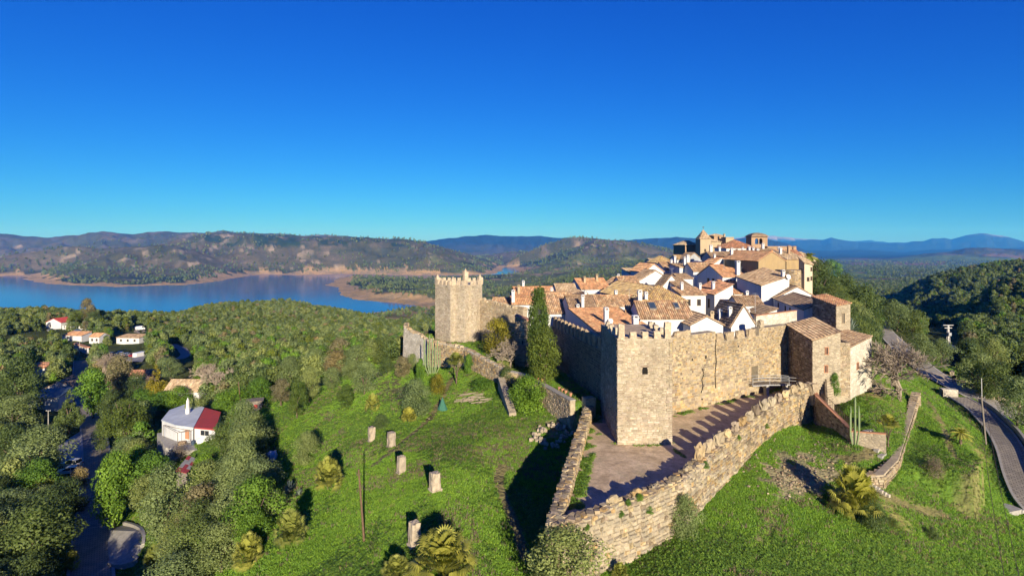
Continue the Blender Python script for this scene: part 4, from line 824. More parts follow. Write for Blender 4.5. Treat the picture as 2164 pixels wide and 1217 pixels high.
class House:
    def __init__(s, name, label, u, v, Y, phi=0, L=None, uA=None, W=None, uB=None, H=6, roof='gable_a', rise=1.6, wall='white', tiles='mix', cat='house', group=None, sp=None, offs=None, over=.22, P0=None):
        s.P = P(u, v, Y) if P0 is None else Vector(P0); ph = math.radians(phi); s.a = Vector((math.cos(ph), math.sin(ph), 0)); s.b = Vector((-math.sin(ph), math.cos(ph), 0))
        def solve(uu, d): k = (uu - U0) / FPX; return (k * s.P.y - s.P.x) / (d.x - k * d.y)
        s.L = L if L else solve(uA, s.a); s.W = W if W else solve(uB, s.b)
        if not (1 < s.L < 60 and 1 < s.W < 60): print('HOUSE SIZE', label, s.L, s.W)
        s.H = H; s.wall = wall; s.phi = ph; s.rise = rise; s.kind = roof
        s.root = thing(name, label, cat, (s.P.x, s.P.y, s.P.z - H), group)
        pal = TILES[tiles]; sp = sp or (.30 if s.P.y < 105 else (.35 if s.P.y < 140 else .46)); s.sp = sp; q = s.q; L_, W_ = s.L, s.W; z0 = -H; o = over
        wm = MB(); rm = MB(); seg = sp * 1.5
        def slab(pts): 
            n = len(pts); lo = [q(x, y, z0) for x, y, z in pts]; hi = [q(*p_) for p_ in pts]; wm.add(lo + hi, [tuple(range(n - 1, -1, -1)), tuple(range(n, 2 * n))] + [(i, (i + 1) % n, n + (i + 1) % n, n + i) for i in range(n)])
        if roof in ('gable_a', 'gable_b'):
            if roof == 'gable_a':
                ey = -o * rise / (W_ / 2)
                vs = [q(0, 0, z0), q(L_, 0, z0), q(L_, W_, z0), q(0, W_, z0), q(0, 0, 0), q(L_, 0, 0), q(L_, W_, 0), q(0, W_, 0), q(0, W_ / 2, rise), q(L_, W_ / 2, rise)]
                wm.add(vs, [(3, 2, 1, 0), (0, 1, 5, 4), (2, 3, 7, 6), (1, 2, 6, 9, 5), (3, 0, 4, 8, 7), (4, 5, 9, 8), (6, 7, 8, 9)])
                tileplane(rm, q(-o * .5, -o, ey + .12), q(L_ + o * .5, -o, ey + .12), q(L_ + o * .5, W_ / 2, rise + .12), q(-o * .5, W_ / 2, rise + .12), pal, sp, seg)
                tileplane(rm, q(L_ + o * .5, W_ + o, ey + .12), q(-o * .5, W_ + o, ey + .12), q(-o * .5, W_ / 2, rise + .12), q(L_ + o * .5, W_ / 2, rise + .12), pal, sp, seg)
                ridgecap(rm, q(-o * .5, W_ / 2, rise + .15), q(L_ + o * .5, W_ / 2, rise + .15), pal)
            else:
                ey = -o * rise / (L_ / 2)
                vs = [q(0, 0, z0), q(L_, 0, z0), q(L_, W_, z0), q(0, W_, z0), q(0, 0, 0), q(L_, 0, 0), q(L_, W_, 0), q(0, W_, 0), q(L_ / 2, 0, rise), q(L_ / 2, W_, rise)]
                wm.add(vs, [(3, 2, 1, 0), (0, 1, 5, 8, 4), (2, 3, 7, 9, 6), (1, 2, 6, 5), (3, 0, 4, 7), (4, 8, 9, 7), (8, 5, 6, 9)])
                tileplane(rm, q(-o, W_ + o * .5, ey + .12), q(-o, -o * .5, ey + .12), q(L_ / 2, -o * .5, rise + .12), q(L_ / 2, W_ + o * .5, rise + .12), pal, sp, seg)
                tileplane(rm, q(L_ + o, -o * .5, ey + .12), q(L_ + o, W_ + o * .5, ey + .12), q(L_ / 2, W_ + o * .5, rise + .12), q(L_ / 2, -o * .5, rise + .12), pal, sp, seg)
                ridgecap(rm, q(L_ / 2, -o * .5, rise + .15), q(L_ / 2, W_ + o * .5, rise + .15), pal)
        elif roof in ('hip', 'pyr'):
            slab([(0, 0, 0), (L_, 0, 0), (L_, W_, 0), (0, W_, 0)]); m_ = min(L_, W_) / 2 + o
            if roof == 'pyr': r0 = r1 = (L_ / 2, W_ / 2)
            elif L_ >= W_: r0, r1 = (m_ - o, W_ / 2), (L_ - m_ + o, W_ / 2)
            else: r0, r1 = (L_ / 2, m_ - o), (L_ / 2, W_ - m_ + o)
            c_ = [(-o, -o), (L_ + o, -o), (L_ + o, W_ + o), (-o, W_ + o)]; zz = .10; R = lambda p_: q(p_[0], p_[1], rise + zz); K = lambda i: q(c_[i][0], c_[i][1], zz - .05)
            if L_ >= W_ or roof == 'pyr': tops = [(r0, r1), (r1, r1), (r1, r0), (r0, r0)]
            else: tops = [(r0, r0), (r0, r1), (r1, r1), (r1, r0)]
            for i in range(4): tileplane(rm, K(i), K((i + 1) % 4), R(tops[i][1]), R(tops[i][0]), pal, sp, seg); ridgecap(rm, K(i), R(tops[i][0]), pal)
            if roof == 'hip': ridgecap(rm, R(r0), R(r1), pal)
        elif roof in ('plane_a', 'plane_b'):
            h00, h10, h01, h11 = offs; slab([(0, 0, h00), (L_, 0, h10), (L_, W_, h11), (0, W_, h01)])
            c_ = [(-o, -o, h00), (L_ + o, -o, h10), (L_ + o, W_ + o, h11), (-o, W_ + o, h01)]; Q = [q(x, y, z + .12) for x, y, z in c_]
            if roof == 'plane_b': tileplane(rm, Q[0], Q[1], Q[2], Q[3], pal, sp, seg) if h00 + h10 <= h01 + h11 else tileplane(rm, Q[2], Q[3], Q[0], Q[1], pal, sp, seg)
            else: tileplane(rm, Q[3], Q[0], Q[1], Q[2], pal, sp, seg) if h00 + h01 <= h10 + h11 else tileplane(rm, Q[1], Q[2], Q[3], Q[0], pal, sp, seg)
        elif roof == 'flat':
            slab([(0, 0, -.35), (L_, 0, -.35), (L_, W_, -.35), (0, W_, -.35)]); wl = .28
            for x0, y0, x1, y1 in ((0, 0, L_, wl), (0, W_ - wl, L_, W_), (0, wl, wl, W_ - wl), (L_ - wl, wl, L_, W_ - wl)):
                lo = [q(x, y, -.5) for x, y in ((x0, y0), (x1, y0), (x1, y1), (x0, y1))]; hi = [q(x, y, 0) for x, y in ((x0, y0), (x1, y0), (x1, y1), (x0, y1))]
                rm.add(lo + hi, [(3, 2, 1, 0), (4, 5, 6, 7), (0, 1, 5, 4), (1, 2, 6, 5), (2, 3, 7, 6), (3, 0, 4, 7)])
        s.wallo = wm.build('wall', MT[wall], s.root)
        s.roofo = rm.build('parapet' if roof == 'flat' else 'roof', MT[wall if roof == 'flat' else 'tile'], s.root)
    def q(s, x, y, z): return s.P + s.a * x + s.b * y + Vector((0, 0, z))
    def roofz(s, x, y):
        if s.kind == 'gable_a': return s.rise * (1 - abs(y - s.W / 2) / (s.W / 2))
        if s.kind == 'gable_b': return s.rise * (1 - abs(x - s.L / 2) / (s.L / 2))
        return s.rise * .5
    def win(s, face, f, dz, w=.8, h=1.1, frame='wood', door=False):
        """opening on face A (front), B (west side), C (east side); f 0..1 along the face, dz: its top below the eave"""
        if face == 'A': o, ax, n = s.q(s.L * f, 0, 0), s.a, -s.b
        elif face == 'B': o, ax, n = s.q(0, s.W * f, 0), -s.b, -s.a
        else: o, ax, n = s.q(s.L, s.W * f, 0), s.b, s.a
        up = Vector((0, 0, 1)); fm = MB(); pm = MB()
        def bx(m_, x0, x1, z0, z1, d0, d1):
            vs = [o + ax * x + n * d + up * z for z in (z0, z1) for x, d in ((x0, d1), (x1, d1), (x1, d0), (x0, d0))]
            m_.add(vs, [(3, 2, 1, 0), (4, 5, 6, 7), (0, 1, 5, 4), (1, 2, 6, 5), (2, 3, 7, 6), (3, 0, 4, 7)])
        t_ = .09
        bx(fm, -w / 2 - t_, -w / 2, -dz - h, -dz, -.05, .06); bx(fm, w / 2, w / 2 + t_, -dz - h, -dz, -.05, .06); bx(fm, -w / 2 - t_, w / 2 + t_, -dz, -dz + t_, -.05, .075)
        if not door: bx(fm, -w / 2 - .14, w / 2 + .14, -dz - h - .08, -dz - h, -.05, .12); bx(fm, -.03, .03, -dz - h, -dz, -.03, .04)
        bx(pm, -w / 2, w / 2, -dz - h, -dz, -.05, .018)
        f_ = fm.build('door' if door else 'window', MT[frame], s.root); pm.build('leaf' if door else 'pane', MT[door if isinstance(door, str) else 'glass'], f_); return s
    def chim(s, fx, fy, h=1.4, w=.55, mat='white', pot=True, base=None):
        x, y = s.L * fx, s.W * fy; z0 = (s.roofz(x, y) if base is None else base) - .5; c_ = s.q(x, y, 0); m_ = MB()
        m_.box((c_.x, c_.y, c_.z + z0 + (h + .5) / 2), (w, w, h + .5), s.phi); m_.box((c_.x, c_.y, c_.z + z0 + h + .55), (w * 1.3, w * 1.3, .1), s.phi)
        if pot:
            for dx, dy in ((-1, -1), (1, -1), (1, 1), (-1, 1)): 
                p_ = s.a * dx * w * .4 + s.b * dy * w * .4; m_.box((c_.x + p_.x, c_.y + p_.y, c_.z + z0 + h + .72), (w * .2, w * .2, .26), s.phi)
            m_.box((c_.x, c_.y, c_.z + z0 + h + .92), (w * 1.25, w * 1.25, .14), s.phi, taper=.6)
        m_.build('chimney', MT[mat], s.roofo); return s
    def skylight(s, f, g, w, h):
        ey = s.rise / (s.W / 2); y0 = s.W / 2 * g; y1 = y0 + h; fm, pm = MB(), MB()
        def pt(x, y, d): return s.q(x, y, ey * y + .12 + d)
        x = s.L * f
        for m_, e_, d0, d1 in ((fm, .1, .0, .36), (pm, 0, .1, .375)):
            lo = [pt(x - w / 2 - e_, y0 - e_, d0), pt(x + w / 2 + e_, y0 - e_, d0), pt(x + w / 2 + e_, y1 + e_, d0), pt(x - w / 2 - e_, y1 + e_, d0)]; hi = [p_ + Vector((0, 0, d1 - d0)) for p_ in lo]
            m_.add(lo + hi, [(3, 2, 1, 0), (4, 5, 6, 7), (0, 1, 5, 4), (1, 2, 6, 5), (2, 3, 7, 6), (3, 0, 4, 7)])
        f_ = fm.build('skylight', MT['greywood'], s.roofo); pm.build('pane', MT['skyglass'], f_); return s
    def dish(s, x, y, z, r=.4):
        m_ = MB(); c_ = s.q(x, y, z); ax = Vector((.25, -.9, .35)).normalized(); X = ax.cross(Vector((0, 0, 1))).normalized(); Yv = X.cross(ax); n = 14
        vs = [c_]; 
        for k in range(n): t_ = 6.283 * k / n; vs.append(c_ + X * math.cos(t_) * r + Yv * math.sin(t_) * r + ax * .12)
        m_.add(vs, [(0, 1 + k, 1 + (k + 1) % n) for k in range(n)]); m_.tube([c_ - ax * .02, c_ - ax * .3 - Vector((0, 0, .35))], [.03, .03], 5); m_.tube([c_, c_ + ax * .4], [.015, .015], 4); m_.build('satellite_dish', MT['plainwhite'], s.root); return s
VG = 'whitewashed village houses'
# --- front row, behind the curtain walls
h = House('village_house', 'house with big orange tiled roof and two tall white chimneys beside the shaded curtain wall', 1286, 722, 76.8, 10, L=8.6, W=19.5, H=6.5, roof='plane_b', offs=(0, 0, 2.3, 2.2), tiles='orange', rise=3, group=VG)
h.chim(.32, .45, 2.2, .62, base=1.0).chim(.72, .30, 1.6, .8, base=.7).dish(h.L * .36, h.W * .40, 1.7, .38)
h = House('village_house', 'white house whose tiled roof has two skylights, behind the tower battlements', 1353, 674, 87.5, 2, uA=1467, W=7.5, H=8, rise=2.2, tiles='mix', group=VG, sp=.33)
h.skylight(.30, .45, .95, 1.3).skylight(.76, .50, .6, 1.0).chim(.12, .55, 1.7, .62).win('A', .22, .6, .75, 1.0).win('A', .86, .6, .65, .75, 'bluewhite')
h = House('village_house', 'low tiled lean-to wing between the two front roofs with a white wall', 1322, 700, 88.2, -12, uA=1352, W=7, H=6, roof='plane_b', offs=(0, 0, 3.2, 2.2), tiles='mix', rise=2, group=VG, sp=.32)
h = House('village_house', 'small white gabled house with mossy tiles and brick chimney just behind the wall', 1459, 688, 84.5, 3, uA=1528, W=7, H=7, roof='gable_b', rise=1.25, tiles='brown', group=VG).chim(.72, .12, .9, .5, 'tan')
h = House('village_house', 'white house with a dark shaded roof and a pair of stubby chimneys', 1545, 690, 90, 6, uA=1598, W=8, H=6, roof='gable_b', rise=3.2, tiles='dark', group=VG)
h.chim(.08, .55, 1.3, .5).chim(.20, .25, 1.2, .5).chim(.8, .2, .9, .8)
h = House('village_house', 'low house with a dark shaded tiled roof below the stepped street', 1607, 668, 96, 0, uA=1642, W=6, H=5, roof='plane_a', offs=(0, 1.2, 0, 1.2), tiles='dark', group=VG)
# --- large yellow tiled building, an L of two wings
h = House('village_house', 'long white house wing tinted shade-blue under a lichen yellow tiled roof', 1352, 634.5, 108.5, 13.5, L=7.6, uB=1270, H=7.5, roof='gable_b', rise=2.3, wall='bluewhite', tiles='yellow', group=VG, sp=.35)  # white walls; the blue of the shaded west side is painted in
h.win('B', .22, .7, .8, 1.7, 'wood').win('B', .78, .5, .8, 1.5, 'wood')
h = House('village_house', 'cream-fronted house wing under a lichen yellow hipped roof with dark windows', 1363, 637.5, 103.5, 5, uA=1450, W=7.6, H=8, roof='hip', rise=2.5, tiles='yellow', group=VG, sp=.35)
h.win('A', .22, .45, .7, .8).win('A', .50, .45, .7, 1.0).win('A', .80, .3, .6, 1.3).chim(.04, .05, 1.1, .55, base=.2)
# --- second row
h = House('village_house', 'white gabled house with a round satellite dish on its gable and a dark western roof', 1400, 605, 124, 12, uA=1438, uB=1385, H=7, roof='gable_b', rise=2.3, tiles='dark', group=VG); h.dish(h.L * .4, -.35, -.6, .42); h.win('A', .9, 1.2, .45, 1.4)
h = House('village_house', 'house with a broad blank white gable wall catching the sun', 1346, 597, 136, 8, uA=1424, W=7, H=6, roof='gable_b', rise=2.7, tiles='brown', group=VG).win('A', .12, .3, .8, .9)
h = House('village_house', 'low white house with a striped tiled roof in front of the broad white gable', 1311, 600, 131, 8, uA=1352, W=5.5, H=4.5, rise=1.4, tiles='mix', group=VG)
h = House('village_house', 'white house with shaded red roof and a row of tall dark windows', 1436, 612, 119, 6, uA=1468, W=9, H=7.5, roof='plane_b', offs=(0, 0, 2.1, 2.1), tiles='brown', group=VG).win('A', .28, .8, .45, 1.5).win('A', .78, .8, .5, 1.7)
h = House('village_house', 'white house with a red lean-to roof and high sunlit blank side wall', 1510, 624, 116, 12, uA=1549, uB=1465, H=9, roof='plane_a', offs=(0, 2.2, .1, 2.2), tiles='red', group=VG)
h.win('B', .25, 1.0, .55, 1.7).win('B', .55, 1.0, .6, 2.0).win('B', .82, 1.0, .55, 1.5).chim(.35, .35, 1.2, .55, base=1.0).chim(.12, .78, 1.0, .5, base=.6).chim(.2, .85, 1.0, .5, base=.6)
h = House('village_house', 'white corner house with a bright orange roof beside the stepped street', 1551, 622, 124, 6, uA=1588, W=8, H=9, roof='plane_b', offs=(0, -.1, 2.6, 2.4), tiles='orange', group=VG).win('A', .45, 1.0, .5, 1.3).win('A', .88, .9, .35, 1.8)
h = House('village_house', 'white house whose shaded gable has two tall windows, orange roof above', 1527, 586, 131, 14, uA=1556, uB=1474, H=7, roof='gable_a', rise=2.5, tiles='orange', group=VG)
h.win('B', .35, .6, .7, 1.7).win('B', .55, .6, .7, 1.7).win('A', .35, .7, .25, .9).win('A', .6, .7, .25, .9).win('A', .85, .7, .25, .9)
h = House('village_house', 'tall white house with a very tall chimney and one brown shuttered window', 1556, 584, 141, 8, uA=1591, W=8, H=9, roof='plane_b', offs=(0, -.8, 2.2, 1.6), tiles='orange', group=VG).win('A', .42, 1.3, .9, 1.6).chim(.10, .02, 3.4, .9, base=0)
h = House('village_house', 'small white house with a low stone-coloured striped roof behind the twin-window gable', 1465, 574, 147, 8, uA=1508, W=7, H=6, rise=2.0, tiles='mix', group=VG, sp=.4)
h = House('village_house', 'narrow blue-shaded white house with a single square window and tall chimney', 1436, 566, 152, 6, uA=1464, W=7, H=6, roof='plane_b', offs=(0, 0, .8, .8), tiles='brown', group=VG).win('A', .78, 1.0, .7, 1.1).chim(.55, .2, 2.0, .6, base=.4).chim(.95, .4, 2.6, .65, base=.4)
h = House('village_house', 'low white house under a shaded brown roof beside the big dish gable', 1437, 590, 136, 4, uA=1464, W=5, H=5, roof='plane_b', offs=(0, 0, 1.0, 1.0), tiles='brown', group=VG)
h = House('village_house', 'white house with a weathered grey-blue side wall and sloping parapet', 1544, 545, 162, 8, uA=1583, uB=1515, H=7, roof='plane_a', offs=(.2, -1.2, .2, -1.2), wall='white', tiles='brown', group=VG).win('A', .35, 2.0, .8, 1.3)
h = House('village_house', 'house with a lavender-shaded side wall below the brown hipped palace roof', 1582, 534, 172, 10, uA=1612, uB=1547, H=7, roof='plane_a', offs=(.3, -1.4, .3, -1.4), tiles='brown', group=VG).chim(.4, .3, 1.2, .6, base=.3).chim(.8, .4, 1.2, .6, base=0)
h = House('village_house', 'house with dark brown roof behind the weathered grey-blue wall', 1503, 545, 170, 4, uA=1552, W=7, H=6, roof='gable_a', rise=1.6, tiles='brown', wall='greywall', group=VG).chim(.2, .5, 1.8, .7).chim(.62, .6, 1.6, .6)
# --- east side of the stepped street
h = House('village_house', 'ochre gabled house with long tiled roof, tallest on the stepped street', 1603, 552, 139, 4, uA=1660, W=20, H=9, roof='gable_b', rise=2.2, wall='ochre', tiles='orange', group=VG).chim(.9, .62, 2.0, .6, base=.6).chim(.25, .9, 1.6, .6)
h = House('village_house', 'white house with a shaded mossy roof sloping up to a stone crag', 1609, 605, 118, 10, uA=1668, W=9, H=7, roof='plane_a', offs=(0, 2.0, 1.4, 3.4), tiles='brown', group=VG); h.dish(h.L * .93, -.3, 1.9, .55); h.chim(.82, .05, 1.3, .6, base=1.6)
h = House('village_house', 'white house with brown roof and two arched windows on the stepped street', 1638, 631, 117, -9, L=8.5, uB=1613, H=7, roof='gable_b', rise=2.4, tiles='brown', group=VG).win('B', .35, .5, .6, 1.3).win('B', .75, .4, .6, 1.3).chim(.42, .6, .8, .5)
h = House('village_house', 'large white house with broad brown roof adjoining the square stone tower house', 1699, 655, 96, -12, L=6.3, uB=1640, H=9, roof='gable_b', rise=1.3, tiles='brown', group=VG)
h.win('B', .45, .6, .7, 1.3).win('B', .62, .6, .7, 1.2).win('B', .9, .5, .5, 1.0)
# --- palace and church at the top of the hill
PG = 'palace and church on the hilltop'
h = House('palace_wing', 'dark shaded palace wing with a tan tiled roof west of the pyramid tower', 1448, 518.5, 212, 12, uA=1478, W=9, H=7, roof='hip', rise=1.6, wall='brick', tiles='tan', cat='building', group=PG)
h = House('pyramid_tower', 'square tan tower with a steep pyramid roof and weather vane', 1480, 505.5, 203, 4, uA=1502.5, W=4.2, H=9, roof='pyr', rise=3.2, wall='tan', tiles='tan', cat='tower', group=PG, over=.05).win('A', .45, 3.6, .5, .9)
m_ = MB(); c_ = h.q(h.L / 2, h.W / 2, 3.2); m_.tube([c_, c_ + Vector((0, 0, 1.5))], [.05, .02], 5); m_.box((c_.x, c_.y, c_.z + 1.1), (.7, .05, .25)); m_.build('weather_vane', MT['iron'], h.roofo)
h = House('palace_block', 'tan palace block with one small window beside the pyramid tower', 1503, 511, 206, 4, uA=1524, W=8, H=8, roof='plane_b', offs=(0, -.2, 1.0, 1.0), wall='tan', tiles='tan', cat='building', group=PG).win('A', .7, 1.2, .5, .8)
h = House('palace_turret', 'highest square brick block with a flat hipped cap above the palace', 1509, 499, 214, 10, uA=1531, W=5.5, H=9, roof='hip', rise=.7, wall='brick', tiles='tan', cat='building', group=PG)
h = House('palace_tower', 'low crenellated tan tower with a small finial on the palace', 1534, 501, 209, 8, uA=1551, uB=1524, H=9, roof='flat', wall='tan', cat='tower', group=PG); h.chim(.1, .5, .8, .5, 'tan', base=0)
h = House('palace_hall', 'white hall under a large brown hipped roof in front of the belfry', 1535, 525, 186, 3, uA=1597, W=9.5, H=6, roof='hip', rise=2.7, tiles='red', cat='building', group=PG).win('A', .35, .3, .5, 1.2)
# belfry with two open arches
bf = thing('belfry', 'square brick belfry with two open arches and a domed tile cap', 'tower', P(1605, 540, 198), PG)
Yb = 198; bx0, bx1 = [(u - U0) / FPX * Yb for u in (1588, 1622)]; bzt, bzb = (VH - 500.5) / FPX * Yb, (VH - 526) / FPX * Yb; bd = 4.6; zs, za = (VH - 516) / FPX * Yb, (VH - 506) / FPX * Yb
ax_ = [(u - U0) / FPX * Yb for u in (1595.5, 1602.5, 1604.3, 1611.3)]
for yy in (Yb, Yb + bd - .6):
    m_ = MB()
    if yy > Yb:
        for x0, x1, z0, z1 in ((bx0, bx0 + .8, bzb, bzt), (bx1 - .8, bx1, bzb, bzt), (bx0 + .8, bx1 - .8, bzb - .002, zs), (bx0 + .8, bx1 - .8, za + .5, bzt)): m_.box(((x0 + x1) / 2, yy + .3, (z0 + z1) / 2), (x1 - x0, .6, z1 - z0))
        m_.build('arcade', MT['brick'], bf); continue
    for x0, x1, z0, z1 in ((bx0, ax_[0], bzb, bzt), (ax_[1], ax_[2], zs, za), (ax_[3], bx1, bzb, bzt), (ax_[0], ax_[3], bzb - .002, zs), (ax_[0], ax_[3], za + .35, bzt)): m_.box(((x0 + x1) / 2, yy + .3, (z0 + z1) / 2), (x1 - x0, .6, z1 - z0))
    for x0, x1 in ((ax_[0], ax_[1]), (ax_[2], ax_[3])):   # arch heads
        n = 8; r_ = (x1 - x0) / 2; zc = za + .35 - r_
        for k in range(n):
            t0, t1 = math.pi * k / n, math.pi * (k + 1) / n; xa, xb = (x0 + x1) / 2 + r_ * math.cos(t0), (x0 + x1) / 2 + r_ * math.cos(t1); za_, zb_ = zc + r_ * math.sin(t0), zc + r_ * math.sin(t1); zt_ = za + .352
            vs = [(xa, yy + .02, za_), (xb, yy + .02, zb_), (xb, yy + .02, zt_), (xa, yy + .02, zt_), (xa, yy + .58, za_), (xb, yy + .58, zb_), (xb, yy + .58, zt_), (xa, yy + .58, zt_)]
            m_.add(vs, [(0, 1, 2, 3), (7, 6, 5, 4), (1, 0, 4, 5)])
    m_.box(((ax_[1] + ax_[2]) / 2, yy + .3, (za + za + .35) / 2), (ax_[2] - ax_[1], .56, .36)); m_.build('arcade', MT['brick'], bf)
m_ = MB()
for x in (bx0, bx1 - .6): m_.box((x + .3, Yb + bd / 2, (bzb + bzt) / 2), (.6, bd - 1.2, bzt - bzb))
m_.box(((bx0 + bx1) / 2, Yb + bd / 2, bzb - 3), (bx1 - bx0 + .3, bd + .3, 6)); m_.build('shaft', MT['brick'], bf)
m_ = MB(); cx, cyy = (bx0 + bx1) / 2, Yb + bd / 2; rr = [(3.15, 0), (2.9, .35), (2.2, .9), (1.2, 1.3), (.05, 1.5)]; vs = []; fs = []
for r_, z in rr: vs += [(cx + r_ * sx, cyy + r_ * .95 * sy, bzt + z) for sx, sy in ((-1, -1), (1, -1), (1, 1), (-1, 1))]
for i in range(4): fs += [(4 * i + k, 4 * i + (k + 1) % 4, 4 * i + 4 + (k + 1) % 4, 4 * i + 4 + k) for k in range(4)]
m_.add(vs, fs + [(3, 2, 1, 0)], (.28, .21, .15)); m_.build('cap', MT['tile'], bf)
h = House('church_nave', 'long low brick church wall with a flat terrace east of the belfry', 1622, 520.5, 196, 3, uA=1683, W=7, H=7, roof='flat', wall='brick', cat='building', group=PG)
h = House('village_house', 'white house with grey-green roof at the foot of the brick church', 1606, 533, 178, 3, uA=1656, W=8, H=5, roof='plane_b', offs=(0, -.3, 1.2, .9), tiles='dark', group=VG).chim(.55, .8, 1.4, .7, base=1.0)
# --- east edge
EG = 'houses along the eastern cliff edge'
h = House('cliff_house', 'cream house with tan roof standing tall on the eastern cliff', 1700, 557, 146, 10, uA=1717, uB=1688, H=9, roof='plane_b', offs=(0, -.5, 1.6, 1.1), wall='cream', tiles='tan', group=EG).win('A', .45, 3.6, .55, .9).win('A', .85, 1.0, .3, .9).win('A', .85, 3.4, .3, .9).win('B', .5, 1.5, .7, 1.0)
h = House('cliff_house', 'long tan roofed house behind the cream cliff house', 1662, 549, 158, 10, uA=1701, W=14, H=6, roof='gable_a', rise=2.2, wall='ochre', tiles='tan', group=EG).chim(.65, .3, 2.2, .6, 'brick').chim(.2, .3, 1.6, .6, 'white')
h = House('cliff_house', 'farthest small tan house with hipped roof by the palm on the cliff', 1700, 546, 176, 8, uA=1725, W=8, H=8, roof='plane_b', offs=(0, -.2, 2.0, 1.4), wall='cream', tiles='tan', group=EG).win('A', .6, .8, .5, 1.0).chim(.05, .7, 1.8, .6, 'brick', base=1.5)
cr = thing('cliff_rampart', 'brown rubble rampart with rounded face below the cream cliff house', 'wall', P(1685, 606, 128))
m_ = MB(); pc = P(1683, 580, 131); pts = [(pc.x + 2.6 * math.cos(t_) , pc.y + 5 + 5 * math.sin(t_)) for t_ in [math.radians(d_) for d_ in range(180, 361, 20)]]; prism(m_, pts, -20, -5.6); m_.build('core', MT['rubblebrown'], cr); m_ = MB()
for i in range(len(pts) - 1): facing(m_, pts[i], pts[i + 1], -13, -5.6, .5, .3, .05, PAL)
o_ = m_.build('masonry', MT['stones'], cr); o_['kind'] = 'stuff'
h = House('cliff_bastion', 'ivy-dark stone bastion at the eastern cliff corner', 1718, 553, 158, 8, uA=1731, W=9, H=9, roof='flat', wall='rubblebrown', cat='bastion')
# --- western cluster
WG = 'tiled houses of the western village'
h = House('village_house', 'western house with wide faded roof and a white side wall notch', 1205, 657, 101, 6, uA=1262, W=9, H=6, roof='gable_a', rise=2.2, tiles='brown', group=WG).chim(.46, .0, 2.6, .5, base=-.2).chim(.3, .05, .7, .5, base=0)
h = House('village_house', 'western house with broad brown roof just above the pointed merlons', 1158, 663, 105, 10, uA=1222, W=10, H=6, roof='gable_a', rise=3.2, tiles='mix', group=WG)
h = House('village_house', 'western white house with small stepped white gable below brown tiles', 1200, 636, 120, 14, uA=1240, W=6, H=5, roof='plane_a', offs=(0, 1.5, .6, 1.8), tiles='brown', group=WG)
h = House('village_house', 'western house with pinkish ridge and faded orange tiles', 1178, 623, 126, 6, uA=1222, W=8, H=5, roof='gable_a', rise=2.0, tiles='tan', group=WG)
h = House('village_house', 'western house with long orange roof and white chimney near the cypress', 1090, 632, 122, 8, uA=1176, W=9, H=6, roof='gable_a', rise=2.1, tiles='orange', group=WG).chim(.1, .2, 1.6, .55, 'tan').chim(.28, .6, 1.5, .5)
h = House('village_house', 'white house under long orange roof with dark door near the keep wall', 1083, 645, 113, 4, uA=1128, W=6, H=5, roof='plane_b', offs=(0, 0, 1.2, 1.0), tiles='orange', group=WG).chim(.05, .2, 2.2, .6, base=.3)
h = House('village_house', 'low house with faded brown roof tucked behind the keep wall', 1036, 647, 117, -8, uA=1088, W=7, H=5, roof='gable_a', rise=1.3, tiles='mix', group=WG)
h = House('village_house', 'house with a long faded orange roof above a deep blue-shaded lane', 1228, 612, 134, 16, uA=1290, W=8, H=5, roof='gable_a', rise=2.2, tiles='orange', group=WG).chim(.25, .3, 1.2, .5, 'tan').chim(.72, .4, 1.2, .5, 'tan')
h = House('village_house', 'small house with dark plum roof against the wing tinted shade-blue', 1250, 640, 114, 10, uA=1272, W=6, H=4, roof='plane_a', offs=(.8, 0, .8, 0), tiles='dark', group=WG)
h = House('village_house', 'white house with red awning-like roof behind the blank white gable', 1330, 592, 150, 10, uA=1360, W=5, H=5, roof='plane_b', offs=(0, 0, .7, .7), tiles='red', group=WG)
h = House('village_house', 'house with bright orange roof above the blank white gable', 1362, 575, 152, 12, uA=1402, W=9, H=6, roof='gable_b', rise=2.0, tiles='orange', group=WG)
h = House('village_house', 'white house with tan roof on the upper western edge', 1330, 578, 168, 8, uA=1372, W=7, H=6, roof='plane_b', offs=(0, 0, 1.2, 1.0), tiles='tan', group=WG).win('A', .4, .8, .8, 1.2)
h = House('village_house', 'white house with pointed tan hipped roof on the western skyline', 1388, 556, 180, 8, uA=1425, W=8, H=6, roof='hip', rise=2.0, tiles='yellow', group=WG)
h = House('village_house', 'low tan-roofed house at the top of the western edge', 1376, 554, 196, 8, uA=1402, W=6, H=5, roof='gable_a', rise=1.0, tiles='tan', group=WG)
h = House('village_house', 'white house with steep tiled roof and two chimneys below the palace', 1406, 571, 163, 12, uA=1436, W=8, H=6, roof='gable_a', rise=2.0, tiles='mix', group=WG).chim(.6, .2, 1.8, .55).chim(.95, .3, 2.4, .6)
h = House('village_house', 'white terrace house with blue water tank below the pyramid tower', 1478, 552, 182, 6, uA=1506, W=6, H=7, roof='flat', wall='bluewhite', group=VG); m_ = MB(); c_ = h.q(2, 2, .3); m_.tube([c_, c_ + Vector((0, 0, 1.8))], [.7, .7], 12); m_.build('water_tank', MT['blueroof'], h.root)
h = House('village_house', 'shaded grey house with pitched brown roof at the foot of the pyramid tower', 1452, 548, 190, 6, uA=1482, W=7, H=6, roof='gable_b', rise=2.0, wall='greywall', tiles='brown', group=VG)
h = House('village_house', 'upper house with yellow tiles beside the dark palace wing', 1431, 549, 195, 10, uA=1452, W=6, H=6, roof='gable_a', rise=1.4, tiles='yellow', group=WG)
